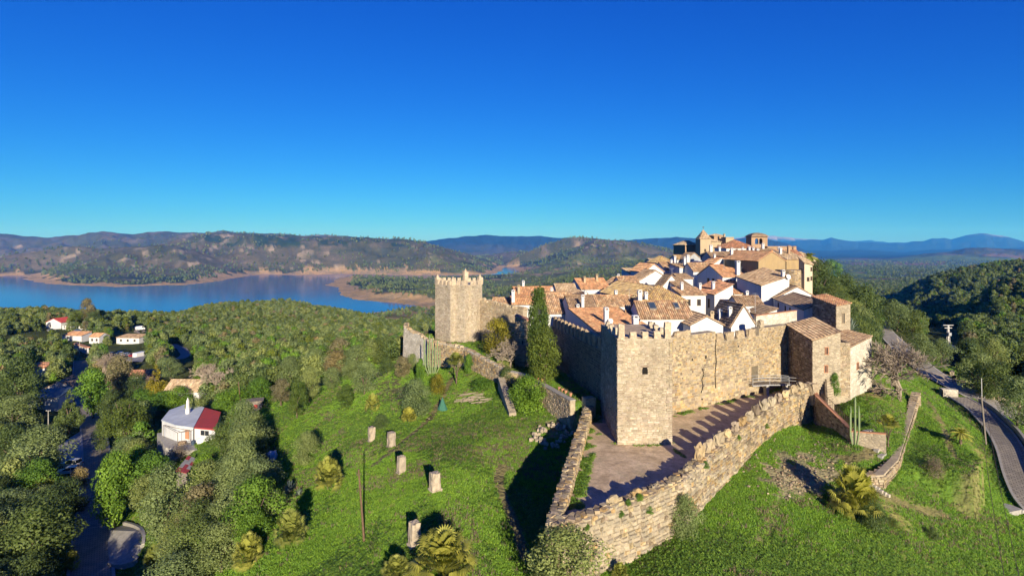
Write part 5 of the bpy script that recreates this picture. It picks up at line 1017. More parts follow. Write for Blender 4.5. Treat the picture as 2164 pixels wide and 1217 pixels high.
# --- stone houses at the east end of the curtain wall
SG = 'stone houses at the castle gate'
h = House('stone_house', 'stone house with sloping mossy roof and shaded rubble side beside the doorway', 1717.5, 721, 81.8, 0, L=4.0, uB=1664, H=9, roof='plane_a', offs=(0, 1.35, 1.2, 2.4), wall='rubble', tiles='brown', group=SG, over=.15).win('A', .5, .9, .38, .95, 'terracotta').win('A', .48, 3.5, .38, .95, 'terracotta')
m_ = MB(); facing(m_, h.q(0, h.W, 0)[:2], h.q(0, 0, 0)[:2], h.P.z - 9, lambda t: h.P.z + 1.2 * (1 - t / h.W), .5, .28, .06, PALB + PALT[:2]); o_ = m_.build('masonry', MT['stones'], h.root); o_['kind'] = 'stuff'
h = House('stone_house', 'tall square stone tower house with orange lean-to roof and one slit window', 1767.5, 648, 88.5, 8, L=2.4, uB=1717, H=13, roof='plane_b', offs=(0, .4, 1.0, 1.0), wall='rubble', tiles='orange', group=SG, over=.15).win('A', .5, 1.0, .4, 1.6, 'tan')
m_ = MB(); facing(m_, h.q(0, h.W, 0)[:2], h.q(0, 0, 0)[:2], h.P.z - 9, lambda t: h.P.z + .9 - .1 * t, .5, .28, .06, PALB + PALT[:2]); o_ = m_.build('masonry', MT['stones'], h.root); o_['kind'] = 'stuff'
h = House('stone_house', 'stone house with dark red door above a short stair', 1742, 723, 82.6, -6, uA=1797, W=7, H=9, roof='flat', wall='rubble', group=SG); h.win('A', .15, 3.15, .85, 2.0, 'greywood', door='reddoor')
m_ = MB(); facing(m_, h.q(0, 0, 0)[:2], h.q(h.L, 0, 0)[:2], h.P.z - 8, h.P.z, .5, .28, .05, PALT, skip=lambda t, z: abs(t - h.L * .15) < .6 and h.P.z - 5.3 < z < h.P.z - 2.9); o_ = m_.build('masonry', MT['stones'], h.root); o_['kind'] = 'stuff'
DOORH = h
h2 = House('stone_house', 'pale plastered stone house end with a small square window by the bare tree', 1797, 735, 82.35, 34, uA=1842, W=6.2, H=9, roof='plane_b', offs=(0, 1.0, .9, 1.9), wall='palestone', tiles='brown', group=SG, over=.1).win('A', .33, 2.4, .5, .9, 'terracotta')
# parapet wall between houses, lit from the front
m_ = MB(); pa, pb = P(1598, 690, 90.2), P(1684, 668, 93); t_ = thing('parapet_wall', 'lit stone parapet wall with tile coping between dark roofs and the stone houses', 'wall', (pa.x, pa.y, pa.z - 2))
d_ = (pb - pa).to_2d().normalized(); nn = Vector((-d_.y, d_.x)) * .5; za, zb = (VH - 668) / FPX * 90.2, (VH - 657) / FPX * 93
prism(m_, [pa.to_2d(), pb.to_2d(), pb.to_2d() + nn, pa.to_2d() + nn], -17, [za, zb, zb, za]); m_.build('core', MT['palestone'], t_); m_ = MB(); prism(m_, [pa.to_2d() - nn * .15, pb.to_2d() - nn * .15, pb.to_2d() + nn * 1.15, pa.to_2d() + nn * 1.15], [za + .003, zb + .003, zb + .003, za + .003], [za + .12, zb + .12, zb + .12, za + .12]); m_.build('coping', MT['terracotta'], t_)
# stepped street climbing between the houses
m_ = MB(); sa, sb = Vector(px(1602, -18.4, 95)), Vector(px(1597, -9.5, 142)); n = 40
for k in range(n):
    p_ = sa + (sb - sa) * (k / n); d_ = (sb - sa); rz = math.atan2(d_.y, d_.x); m_.box((p_.x, p_.y, p_.z - .6), (1.3, 3.4, 1.3), rz)
tag(m_.build('stepped_street', MT['concrete']), 'stepped lane climbing between white houses', kind='structure')
# ---- stair, parapet and railing at the red door
st = thing('door_stair', 'stone stair climbing to the dark red door', 'stairs', (41.8, 80.2, -22)); dp = DOORH.q(DOORH.L * .15, -.1, 0); zd = DOORH.P.z - 5.15
for k in range(11):
    f = k / 10; x, y, z = dp.x - .25 - f * 1.3, dp.y - .5 - f * 2.7, zd - f * 3.0; m_ = MB(); m_.box((x, y, (z - 24) / 2), (1.3, .34, z + 24), .42, jc()); m_.build('step', MT['rubble'], st)
pw_ = thing('stair_parapet', 'shaded stone parapet wall with sloping brick coping and iron railing', 'wall', px(1760, -24, 75)); pl = [(43.4, 81.3), (42.9, 79.6), (42.3, 70.4), (45.2, 68.6)]; pz = [-21.0, -21.2, -23.0, -22.7]
m_ = MB(); wallstrip(m_, pl[::-1], .22, lambda i: -26.6, lambda i: pz[3 - i]); m_.build('core', MT['rubble'], pw_)
ms = MB(); po = offset_line(pl[::-1], -.22)[::-1]
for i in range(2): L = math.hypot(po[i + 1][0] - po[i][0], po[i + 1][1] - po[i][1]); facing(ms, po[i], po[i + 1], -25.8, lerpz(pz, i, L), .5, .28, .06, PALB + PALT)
o_ = ms.build('masonry', MT['stones'], pw_); o_['kind'] = 'stuff'
m_ = MB(); wallstrip(m_, pl[::-1], .28, lambda i: pz[3 - i] + .003, lambda i: pz[3 - i] + .13); m_.build('coping', MT['terracotta'], pw_)
m_ = MB(); q_ = smoothline([(*p_, z) for p_, z in zip(pl[1:3], pz[1:3])], 22)
for p_ in q_: m_.tube([(p_[0] + .5, p_[1], p_[2] - .2), (p_[0] + .5, p_[1], p_[2] + .75)], [.025, .025], 4)
m_.tube([(p_[0] + .5, p_[1], p_[2] + .75) for p_ in q_], [.035] * 22, 5); m_.build('railing', MT['iron'], pw_)
# curved garden steps and right-hand retaining wall
for k in range(5):
    p_ = hit(1836 + k * 7, 912 + k * 13); m_ = MB(); m_.box((p_.x, p_.y, p_.z), (1.6, .5, .35), .3 + k * .1, jc()); 
    if k == 0: gs = thing('garden_steps', 'short curving flight of stone steps below the iron railing', 'steps', p_)
    m_.build('step', MT['concrete'], gs)
for k in range(6):
    p_ = hit(1832 + k * 7, 1022 + k * 4.5); m_ = MB(); m_.box((p_.x, p_.y, p_.z + .05), (.35, 1.3, .3), .5, jc())
    if k == 0: gs = thing('garden_steps', 'stone steps descending beside the big fan palm', 'steps', p_)
    m_.build('step', MT['palestone'], gs)
tw_ = thing('terrace_retaining_wall', 'pale stone retaining wall dividing the upper garden from the lower lawn', 'wall', px(1910, -26, 78)); tl = [px(1936, 0, 90)[:2], px(1920, 0, 80)[:2], px(1890, 0, 67.5)[:2], px(1858, 0, 63.6)[:2], px(1836, 0, 63.8)[:2]]; tz = [-23.6, -24.3, -25.5, -25.7, -25.9]
m_ = MB(); wallstrip(m_, tl[::-1], .40, lambda i: -30, lambda i: tz[4 - i] + .25, batter=.5); m_.build('core', MT['mortar'], tw_); ms = MB()
to = offset_line(tl[::-1], .55)
for i in range(4): L = math.hypot(to[i + 1][0] - to[i][0], to[i + 1][1] - to[i][1]); facing(ms, to[i], to[i + 1], -29, lerpz([z + .1 for z in tz[::-1]], i, L), .5, .3, .1, PALT)
for (x, y), z in zip(smoothline(tl, 34), np.interp(np.linspace(0, 1, 34), np.linspace(0, 1, 5), tz)):
    for k in (-.3, .3): rough_block(ms, (x + k, y, z + .25), (.7, .7, .3), random.uniform(0, 3), .05, jit(random.choice(PALT), .2), 1)
o_ = ms.build('masonry', MT['stones'], tw_); o_['kind'] = 'stuff'

FILL = [('small white house with patchy brown roof wedged behind the wide faded roof', 1262, 648, 108, 8, 8.0, 6, 'gable_a', 1.7, 'mix'), ('low house with mossy yellow tiles beside the plum-roofed house', 1222, 645, 112, 10, 6.5, 6, 'plane_b', 1.4, 'yellow'),
 ('narrow white house with faded tiles behind the cypress', 1128, 640, 116, 4, 7, 7, 'gable_a', 1.8, 'brown'), ('white house with orange-brown roof uphill of the long orange roof', 1290, 605, 140, 8, 5.5, 6, 'gable_b', 1.8, 'mix'),
 ('tiny white house with single-pitch roof between the dish gable and red roof', 1440, 625, 112, 6, 5, 5, 'plane_b', 1.2, 'mix'), ('white house with brown tiles squeezed below the corner of the stepped street', 1560, 646, 110, 4, 5.2, 5, 'gable_a', 1.5, 'brown'),
 ('white house with flat terrace beside the tall chimney house', 1585, 566, 153, 6, 4, 6, 'flat', 1, 'brown'), ('small white gable house uphill of the water tank terrace', 1508, 558, 158, 8, 5, 6, 'gable_b', 1.6, 'orange'),
 ('pale house with brown roof below the palace hall', 1552, 540, 178, 4, 7, 6, 'gable_a', 1.4, 'brown'), ('white house with chimney cluster near the church wall', 1640, 541, 168, 4, 8, 6, 'gable_a', 1.5, 'red')]
for lab, u, v, Y, ph, L_, W_, rf, rs, tl_ in FILL:
    h = House('village_house', lab, u, v, Y, ph, L=L_, W=W_, H=6, roof=rf, rise=rs, tiles=tl_, group=VG, offs=(0, 0, rs, rs)); h.win('A', .3, .8, .6, 1.1).win('A', .72, .8, .6, 1.1)
    if rf != 'flat': h.chim(random.uniform(.2, .8), .6, 1.3, .5, base=rs * .6)

# television aerials on the roofs
for k, (u, v, Y) in enumerate(((1213,640,128),(1330,628,110),(1420,582,126),(1466,600,121),(1530,562,134),(1596,640,92),(1612,560,140),(1655,560,150),(1566,578,143),(1250,600,138))):
    c_ = P(u, v, Y); t_ = thing('television_aerial', 'thin television aerial ' + ('above the western stepped gable', 'above the lean-to wing', 'beside the dish gable', 'on the row of tall dark windows', 'above the twin-window gable', 'on the stepped street corner', 'on the ochre house ridge', 'behind the ochre house', 'on the tall chimney house', 'on the long faded orange roof')[k], 'aerial', c_ - Vector((0, 0, 1.5)), 'aerials on the village roofs'); m_ = MB(); m_.tube([c_ - Vector((0, 0, 1.6)), c_ + Vector((0, 0, 1.6))], [.03, .025], 5); m_.build('mast', MT['steel'], t_); m_ = MB(); m_.tube([c_ + Vector((-.6, 0, 1.5)), c_ + Vector((.6, .2, 1.5))], [.02, .02], 4)
    for j in range(5): x = -.5 + j * .25; m_.tube([c_ + Vector((x, -.3, 1.5)), c_ + Vector((x, .4, 1.5))], [.015, .015], 4)
    m_.build('array', MT['steel'], t_)
# ------------------------------------------------------------------ roads, rural houses, cars and small things
EXCL = []
KEEP = [(172,790,238,1217),(222,1105,306,1217),(122,925,235,1010),(330,855,480,960),(366,958,420,1003),(345,803,418,850),(518,838,558,870),(90,665,135,696),(132,704,172,718),(187,708,212,732),(240,700,304,728),(157,727,188,745),(232,744,306,758),(366,728,404,770),(60,770,92,792),(60,812,124,880),(286,680,306,702),(270,772,322,815),(1960,690,2025,740),(1862,694,1925,742),(1925,745,1995,800),(1990,790,2164,890)]
def Pz(u, v, z): Y = z * FPX / (VH - v); return Vector(((u - U0) / FPX * Y, Y, z))
def roadmat(kind):
    m, t, b, o = nmat(kind + ' surface'); g = gcoord(t); uv = t.nodes.new('ShaderNodeUVMap').outputs[0]
    if kind == 'cobble':
        br = t.nodes.new('ShaderNodeTexBrick'); br.inputs['Scale'].default_value = 1.0; br.inputs['Brick Width'].default_value = .62; br.inputs['Row Height'].default_value = .42; br.inputs['Mortar Size'].default_value = .045; br.offset = .5
        br.inputs['Color1'].default_value = (.30, .265, .22, 1); br.inputs['Color2'].default_value = (.23, .205, .175, 1); br.inputs['Mortar'].default_value = (.115, .105, .09, 1); t.links.new(uv, br.inputs['Vector']); c = br.outputs[0]
    else: c = mixc(t, 'MIX', ramp(t, noise(t, .35, 5, .7, g).outputs[0], [(.35, 0.), (.65, 1.)]), (.27, .25, .225), (.34, .315, .28))
    c = mixc(t, 'MULTIPLY', 1.0, c, ramp(t, noise(t, .8, 6, .75, g).outputs[0], [(.3, (.70, .70, .68)), (.7, (1.2, 1.18, 1.15))]))
    t.links.new(c, b.inputs['Base Color']); b.inputs['Roughness'].default_value = .9; bump(t, b, noise(t, 5, 5, .7, g).outputs[0], .4, .03); return m
MT['cobble'], MT['asphalt'] = roadmat('cobble'), roadmat('asphalt')
def strip(name, q, zz, a_, b_, dz, mat, label, th=.0):
    """ribbon along a road line between offsets a_ and b_"""
    l0, l1 = offset_line(q.tolist(), a_), offset_line(q.tolist(), b_); n = len(q); vs = [(*p_, z + dz) for p_, z in zip(l0, zz)] + [(*p_, z + dz) for p_, z in zip(l1, zz)]; fs = [(i, i + 1, n + i + 1, n + i) for i in range(n - 1)]
    if th: vs += [(x, y, z - th) for x, y, z in vs]; fs += [(2 * n + i, i, n * 0 + i + 0, 2 * n + i) for i in ()] + [(2 * n + i, 2 * n + i + 1, i + 1, i) for i in range(n - 1)] + [(n + i, n + i + 1, 3 * n + i + 1, 3 * n + i) for i in range(n - 1)]
    me = bpy.data.meshes.new(name); me.from_pydata(vs, [], fs); uvl = me.uv_layers.new(name='UVMap'); s_ = np.r_[0, np.cumsum(np.linalg.norm(np.diff(q, axis=0), axis=1))]
    for lp in me.loops: k = lp.vertex_index % (2 * n); uvl.data[lp.index].uv = (a_ if k < n else b_, s_[k % n])
    me.materials.append(MT[mat]); o = ob(name, me); tag(o, label, kind='structure'); return o
for key, hw in (('left', 2.3), ('right', 2.3), ('ramp', 1.5), ('bend', 2.4)):
    q, zz, _ = ROADLINE[key]
    if key == 'left':
        strip('road', q, zz, -hw, hw, 0.02, 'cobble', 'cobbled lane descending past the lay-by'); strip('kerb', q, zz, -hw - .35, -hw, .10, 'concrete', 'kerb of the cobbled lane', .2); strip('kerb', q, zz, hw, hw + .35, .10, 'concrete', 'kerb of the cobbled lane', .2)
    elif key == 'ramp':
        strip('road', q, zz, -hw, hw, .02, 'cobble', 'cobbled ramp down the eastern slope'); strip('kerb', q, zz, -hw - .3, -hw, .12, 'concrete', 'kerb of the cobbled ramp', .25); strip('kerb', q, zz, hw, hw + .3, .12, 'concrete', 'kerb of the cobbled ramp', .25)
    else:
        strip('road', q, zz, -hw, hw, .02, 'asphalt', 'worn asphalt road'); 
        if key == 'right': strip('road_marking', q, zz, 2.0, 2.1, .028, 'plainwhite', 'white edge line'); strip('road_marking', q, zz, -2.1, -2.0, .028, 'plainwhite', 'white edge line')
def pad(name, pix, mat, label, dz=.05, zc=None):
    pts = [hit(*p_) for p_ in pix]; z = max(p_.z for p_ in pts) if zc is None else zc; m_ = MB(); m_.add([(p_.x, p_.y, p_.z + dz + .12) for p_ in pts], [tuple(range(len(pts)))]); o = m_.build(name, MT[mat]); tag(o, label, kind='structure'); return pts
pad('parking_bay', [(130,1000),(186,1000),(192,905),(165,915),(120,945)], 'concrete', 'concrete parking bay beside the lane', .03)
lay = pad('lay_by', [(224,1190),(222,1122),(262,1112),(300,1125),(304,1150),(290,1185),(250,1196)], 'concrete', 'paved lay-by beside the lane', .04)
pad('car_park', [(232,762),(300,766),(312,748),(250,742)], 'concrete', 'small car park of the hamlet', .1)
# curved low walls of the lay-by
for pix, lab in (([(262,1110),(285,1116),(300,1124),(306,1140),(302,1158)], 'curving whitish low wall round the upper rim of the lay-by'), ([(290,1188),(278,1180),(276,1166),(288,1158),(300,1160)], 'small crescent wall at the lower end of the lay-by'), ([(228,1196),(250,1202),(275,1198),(292,1188)], 'low kerb wall along the foot of the lay-by')):
    q = smoothline([tuple(hit(*p_)) for p_ in pix], 22); m_ = MB(); wallstrip(m_, [tuple(p_[:2]) for p_ in q], .2, lambda i: q[i][2] - .5, lambda i: q[i][2] + .65); t_ = m_.build('low_wall', MT['concrete']); tag(t_, lab, 'wall', kind='thing')
# ramp parapet and roadside stone blocks
q, zz, _ = ROADLINE['ramp']; m_ = MB(); ln = offset_line(q.tolist(), -2.3); wallstrip(m_, ln[2:46], .18, lambda i: zz[i + 2] - 1, lambda i: zz[i + 2] + .75); tag(m_.build('ramp_parapet', MT['concrete']), 'curved pale parapet between the road and the cobbled ramp', 'wall', kind='thing')
for k, (u, v) in enumerate(((2012,792),(2018,803),(2035,812),(2054,820),(2075,829),(2092,838),(2112,848),(2138,858))):
    p_ = hit(u, v); m_ = MB(); rough_block(m_, (p_.x, p_.y, p_.z + .35), (2.6, .7, .9), -.55 if k > 1 else .9, .08, jc(), 3); tag(m_.build('parapet_block', MT['rubble']), 'rough stone parapet block on the outer edge of the asphalt road', 'parapet', 'roadside parapet blocks', 'thing')
for u, v, s_, lab in ((2040,735,3.2,'pale boulder beside the transformer'), (2066,732,4.0,'larger tan boulder below the transformer track'), (128,762,4,'pale rock outcrop in the western woods')):
    p_ = hit(u, v); m_ = MB(); rough_block(m_, (p_.x, p_.y, p_.z + s_ * .2), (s_, s_ * .8, s_ * .8), .5, s_ * .1, (1, 1, 1), 4, .7); tag(m_.build('boulder', MT['rock'], smooth=True), lab, 'rock')
# ---- lawn blocks
for (u, v, wp, hp), lab in zip(((785,932,17,30),(827,944,20,30),(848,999,20,35),(919,1034,27,36),(876,1152,29,48)), ('smallest weathered stone block on the lawn, beside the thin pole shadow', 'stone block next to a reddish bush on the lawn', 'stone block beside the footpath at mid lawn', 'palest stone block alone on the open lawn', 'stone block half shaded by the large fan palm')):
    p_ = hit(u, v); k = p_.y / FPX; m_ = MB(); rough_block(m_, (p_.x, p_.y, p_.z + hp * k / 2 - .1), (wp * k * .78, wp * k * .78, hp * k + .2), .6, .06, (1, 1, 1), 4, .93); rough_block(m_, (p_.x, p_.y, p_.z - .02), (wp * k * .92, wp * k * .92, .25), .6, .05, (.9, .9, .88), 2); tag(m_.build('stone_block', MT['blockstone']), lab, 'stone block', 'upright stone blocks on the lawn', 'thing')
    SB = p_
def pole(base, top, r, name, label, mat='wood', cross=True):
    t_ = thing(name, label, 'pole', base); m_ = MB(); m_.tube([Vector(base) - Vector((0, 0, .3)), Vector(base) * .5 + Vector(top) * .5, top], [r, r * .9, r * .75], 7); m_.build('shaft', MT[mat], t_)
    if cross: m_ = MB(); m_.box((top[0], top[1], top[2] - .3), (1.2, .1, .1)); m_.build('crossarm', MT[mat], t_); m_ = MB(); [m_.tube([(top[0] + dx, top[1], top[2] - .25), (top[0] + dx, top[1], top[2] - .05)], [.05, .03], 5) for dx in (-.5, 0, .5)]; m_.build('insulator', MT['plainwhite'], t_)
    return Vector(top)
b = hit(770, 1146); pole(b, (b.x - .55, b.y + .2, b.z + 6.2), .10, 'wooden_pole', 'lone leaning wooden pole on the lawn casting a long thin shadow', cross=False)
b = hit(2084, 940); T1 = pole(b, (b.x - .5, b.y + .3, b.z + 7.4), .13, 'utility_pole', 'wooden utility pole on the slope beside the cobbled ramp', 'greywood'); b = hit(2075, 850, 30); T2 = pole(b, (b.x - .1, b.y, b.z + 4.6), .1, 'utility_pole', 'thin metal pole at the asphalt road edge', 'steel', False)
b = hit(511, 876); T3 = pole(b, (b.x - .7, b.y, b.z + 6.8), .11, 'utility_pole', 'brown wooden pole beside the wooden hut', cross=False); b = hit(102, 917); T4 = pole(b, (b.x, b.y, b.z + 6.2), .11, 'utility_pole', 'pale concrete pole on the west verge', 'concrete'); b = hit(168, 752, 60); T5 = pole(b, (b.x, b.y, b.z + 7), .12, 'utility_pole', 'pale pole on the hamlet green', 'concrete', False)
def wire(a_, b_, sag, label, r=.022, n=24):
    a_, b_ = Vector(a_), Vector(b_); m_ = MB(); m_.tube([a_ + (b_ - a_) * (k / n) - Vector((0, 0, sag * 4 * (k / n) * (1 - k / n))) for k in range(n + 1)], [r] * (n + 1), 4); tag(m_.build('cable', MT['iron']), label, 'cable', 'overhead cables', 'thing')
near = Vector((29.5, 33, -21.5))
for dx, lab in ((-.5, 'overhead cable from the slope pole towards the lower lawn'), (.5, 'overhead cable beside the first one from the slope pole')): wire(T1 + Vector((dx, 0, -.1)), near + Vector((dx, 0, 0)), 1.2, lab)
wire(T1, Vector(px(2300, -25.5, 80)), .6, 'overhead cable leaving the slope pole eastwards'); wire(T4, Vector(px(-60, -43, 80)), 1.0, 'drooping cable from the pale verge pole'); wire(T3, hit(620, 960) + Vector((0, 0, 5)), 1.0, 'thin cable crossing the upper lawn shade')
# transformer pylon
b = hit(2004, 737); t_ = thing('transformer_pylon', 'lattice transformer mast on a white block beside the track', 'pylon', b); m_ = MB()
for dx, dy in ((-.35, -.35), (.35, -.35), (.35, .35), (-.35, .35)): m_.tube([(b.x + dx, b.y + dy, b.z), (b.x + dx * .4, b.y + dy * .4, b.z + 7)], [.06, .05], 4)
for k in range(7): z = b.z + k; s_ = .35 - .03 * k; m_.tube([(b.x - s_, b.y - s_, z), (b.x + s_, b.y - s_, z + 1)], [.035, .035], 4); m_.tube([(b.x + s_, b.y - s_, z), (b.x - s_, b.y - s_, z + 1)], [.035, .035], 4)
m_.build('lattice', MT['plainwhite'], t_); m_ = MB(); [m_.box((b.x, b.y, b.z + z), (w_, .1, .12)) for z, w_ in ((7, 3.0), (6.2, 2.2))]; m_.build('crossarm', MT['plainwhite'], t_); m_ = MB(); m_.box((b.x - .3, b.y - .6, b.z + .7), (1.4, 1.0, 1.5)); m_.box((b.x + 1.0, b.y - .5, b.z + .5), (1.0, .9, 1.1)); m_.build('base_block', MT['white'], t_); m_ = MB(); m_.box((b.x, b.y - .4, b.z + 4.4), (.8, .7, .9)); m_.build('transformer', MT['greywall'], t_)
# ---- main house with grey and red roof
mh = thing('white_house', 'white house with half grey and half red flat roof and a pointed chimney', 'house', Pz(400, 900, -38)); zr = -34.6
g1 = [Pz(*p_, zr) for p_ in ((341,889),(358,868),(396,859),(432,867),(409,905),(372,900))]; g2 = [Pz(*p_, zr) for p_ in ((433,867),(467,875),(455,909),(410,905))]
def inset(pl, k=.03): c_ = sum(pl, Vector()) / len(pl); return [tuple((p_ + (c_ - p_) * k).to_2d()) for p_ in pl]
m_ = MB(); prism(m_, inset(g1), -39, zr - .02); prism(m_, inset(g2), -39, zr - .02); m_.build('wall', MT['white'], mh)
m_ = MB(); prism(m_, [tuple(p_.to_2d()) for p_ in g1], [zr - .02 + (.0 if k not in (2, 3) else .5) for k in range(6)], [zr + .2 + (0 if k not in (2, 3) else .5) for k in range(6)]); r1 = m_.build('roof', MT['greyroof'], mh); m_ = MB(); prism(m_, [tuple(p_.to_2d()) for p_ in g2], [zr + .35, zr + .2, zr - .03, zr - .03], [zr + .62, zr + .47, zr + .22, zr + .22]); m_.build('roof', MT['redroof'], mh)
c_ = Pz(397, 878, zr); m_ = MB(); m_.box((c_.x, c_.y, zr + .9), (.62, .55, 1.2)); m_.box((c_.x, c_.y, zr + 2.3), (.46, .42, 1.7), taper=.85); m_.box((c_.x, c_.y, zr + 3.4), (.36, .34, .6), taper=.1); m_.build('chimney', MT['plainwhite'], r1)
def wallbox(parent, name, u0, u1, v0, v1, p0, p1, mat, d=.05):
    """a thin box on the wall between roof points p0,p1 covering photo rows v0..v1"""
    p0, p1 = Vector(p0), Vector(p1); dr = (p1 - p0).to_2d().normalized(); n = Vector((dr.y, -dr.x)); 
    if n.y > 0: n = -n
    def at(u): k = (u - U0) / FPX; t_ = (k * p0.y - p0.x) / (dr.x - k * dr.y); q_ = p0.to_2d() + dr * t_; return q_
    a_, b_ = at(u0), at(u1); Y = (a_.y + b_.y) / 2; z0, z1 = (VH - v1) / FPX * Y, (VH - v0) / FPX * Y; m_ = MB(); prism(m_, [tuple(a_ + n * .06), tuple(b_ + n * .06), tuple(b_ + n * (.06 + d)), tuple(a_ + n * (.06 + d))], z0, z1); return m_.build(name, MT[mat], parent)
wallbox(mh, 'window', 425, 432, 909, 919, g2[3], g2[2], 'glass'); wallbox(mh, 'window', 434, 441, 910, 920, g2[3], g2[2], 'glass'); wallbox(mh, 'door', 392, 400, 907, 927, g1[5], g1[4], 'terracotta')
EXCL += [(Pz(405, 900, -38).x, Pz(405, 900, -38).y, 9.5)]
tp = [Pz(*p_, -37.5) for p_ in ((332,915),(395,905),(462,915),(452,945),(400,952),(350,945))]; m_ = MB(); prism(m_, [(p_.x, p_.y) for p_ in tp], -41.5, -37.5); tag(m_.build('house_terrace', MT['concrete']), 'cluttered concrete terrace in front of the white house', kind='structure')
pg = thing('pergola', 'bare timber pergola frame on the house terrace', 'pergola', tp[1])
for (u, v) in ((345,925),(375,942),(402,938),(424,930)):
    p_ = Pz(u, v, -37.5); m_ = MB(); m_.tube([p_, p_ + Vector((0, 0, 2.5))], [.06, .06], 5); m_.build('post', MT['greywood'], pg)
for a_, b_ in (((345,925),(375,942)),((375,942),(402,938)),((402,938),(424,930)),((345,925),(402,938)),((375,942),(424,930))): m_ = MB(); m_.tube([Pz(*a_, -37.5) + Vector((0, 0, 2.5)), Pz(*b_, -37.5) + Vector((0, 0, 2.5))], [.05, .05], 5); m_.build('beam', MT['greywood'], pg)
# sheds and cottages
sh = thing('red_shed', 'low shed with patched red tin roof among the trees', 'shed', hit(395, 990)); p_ = hit(395, 1003); zz_ = p_.z + 2.6; rp = [Pz(*c_, zz_) for c_ in ((371,995),(398,962),(419,970),(396,1000))]; m_ = MB(); prism(m_, inset(rp, .08), zz_ - 4, zz_ - .05); m_.build('wall', MT['greywood'], sh)
for k in range(4):
    for j in range(3):
        f0, f1, g0, g1_ = k / 4, (k + .96) / 4, j / 3, (j + .96) / 3; L4 = lambda f, g: (rp[0] + (rp[1] - rp[0]) * f) * (1 - g) + (rp[3] + (rp[2] - rp[3]) * f) * g; m_ = MB(); q4 = [L4(f0, g0), L4(f1, g0), L4(f1, g1_), L4(f0, g1_)]; prism(m_, [tuple(c_.to_2d()) for c_ in q4], zz_ - .05, zz_ + .03 + .012 * ((k + j) % 2)); m_.build('roof_panel', MT['redroof' if (k == 0 or (k + 2 * j) % 3 == 0) else 'concrete'], sh)
EXCL += [(p_.x, p_.y, 3.5)]
ht = thing('wooden_hut', 'small weathered wooden hut with a flat plank roof by the lawn', 'hut', hit(538, 868)); b = hit(538, 868); ra = .35
for k in range(7): 
    x = -1.5 + k * .5; m_ = MB(); m_.box((b.x + x * math.cos(ra), b.y + x * math.sin(ra), b.z + 2.25), (.48, 2.9, .08), ra, jc()); m_.build('roof_plank', MT['greywood'], ht)
m_ = MB(); m_.box((b.x, b.y, b.z + 1.05), (2.9, 2.4, 2.2), ra); m_.build('wall', MT['greywood'], ht); n_ = Vector((math.sin(ra), -math.cos(ra), 0)); a_ = Vector((math.cos(ra), math.sin(ra), 0)); c_ = b + n_ * 1.22 - a_ * .8; m_ = MB(); m_.box((c_.x, c_.y, b.z + .9), (.8, .06, 1.8), ra); m_.build('doorway', MT['dark'], ht); c_ = b + n_ * 1.25 + a_ * .3; m_ = MB(); m_.box((c_.x, c_.y, b.z + 1.2), (.7, .06, .7), ra); m_.build('shutter', MT['redroof'], ht); EXCL += [(b.x, b.y, 3)]
RG = 'hamlet houses below the castle'
def rural(label, u, v, wm, dm, hm, roof, rise, wall, tiles, phi=5, wins=(), offs=None, ymin=15):
    p_ = hit(u, v, ymin); ph = math.radians(phi); c_ = p_ - Vector((math.cos(ph), math.sin(ph), 0)) * wm / 2; EXCL.append((p_.x, p_.y + dm / 2, max(wm, dm) * .75))
    h = House('cottage', label, 0, 0, 1, phi, L=wm, W=dm, H=hm + .8, roof=roof, rise=rise, wall=wall, tiles=tiles, group=RG, sp=.42 if p_.y < 200 else .8, offs=offs, P0=(c_.x, c_.y, p_.z + hm))
    for f, dz, w_, hh in wins: h.win('A', f, dz, w_, hh)
    return h
rural('cottage with grey-brown tiled roof behind the white house', 383, 855, 9.4, 6.5, 3.4, 'gable_a', 2.3, 'white', 'tan', -2, [(.8, .6, .9, 1.1)], ymin=100)
rural('tumbledown shaded cottage with red-brown roof beside the tan eucalyptus', 300, 812, 9, 6, 2.8, 'gable_a', 1.6, 'concrete', 'red', 12, ymin=100); rural('small ruined cottage with broken tile roof near the yellow conifer', 290, 828, 7, 5, 2.4, 'plane_b', 1.2, 'concrete', 'brown', 20, offs=(0, 0, .8, 1.2), ymin=100)
rural('cottage with dark shaded roof at the bend of the cobbled lane', 125, 842, 8, 9, 3.2, 'gable_b', 2.2, 'greywall', 'dark', 14, ymin=100)
h = rural('white cottage with dark blue sheet roof on the west verge', 92, 866, 7.5, 9, 3.2, 'flat', .5, 'white', 'dark', 16, [(.4, .6, .9, 1.0)], ymin=100); m_ = MB(); lo = [h.q(x, y, z) for x, y, z in ((-.2, -.2, .05), (h.L + .2, -.2, .05), (h.L + .2, h.W + .2, .9), (-.2, h.W + .2, .9))]; m_.add(lo + [p_ + Vector((0, 0, .15)) for p_ in lo], [(3, 2, 1, 0), (4, 5, 6, 7), (0, 1, 5, 4), (1, 2, 6, 5), (2, 3, 7, 6), (3, 0, 4, 7)]); m_.build('roof', MT['blueroof'], h.root)
rural('small cottage with rusty red roof in the western woods', 78, 794, 5.5, 5, 2.8, 'plane_b', 1, 'white', 'red', 8, offs=(0, 0, 1.3, 1.3), ymin=100)
h = rural('white house with bright red gabled roof on the hamlet ridge', 113, 695, 12, 10, 4.2, 'gable_b', 2.6, 'white', 'red', -10, [(.3, 1.6, 1, 1.2)], ymin=150); h.roofo.data.materials[0] = MT['redroof']
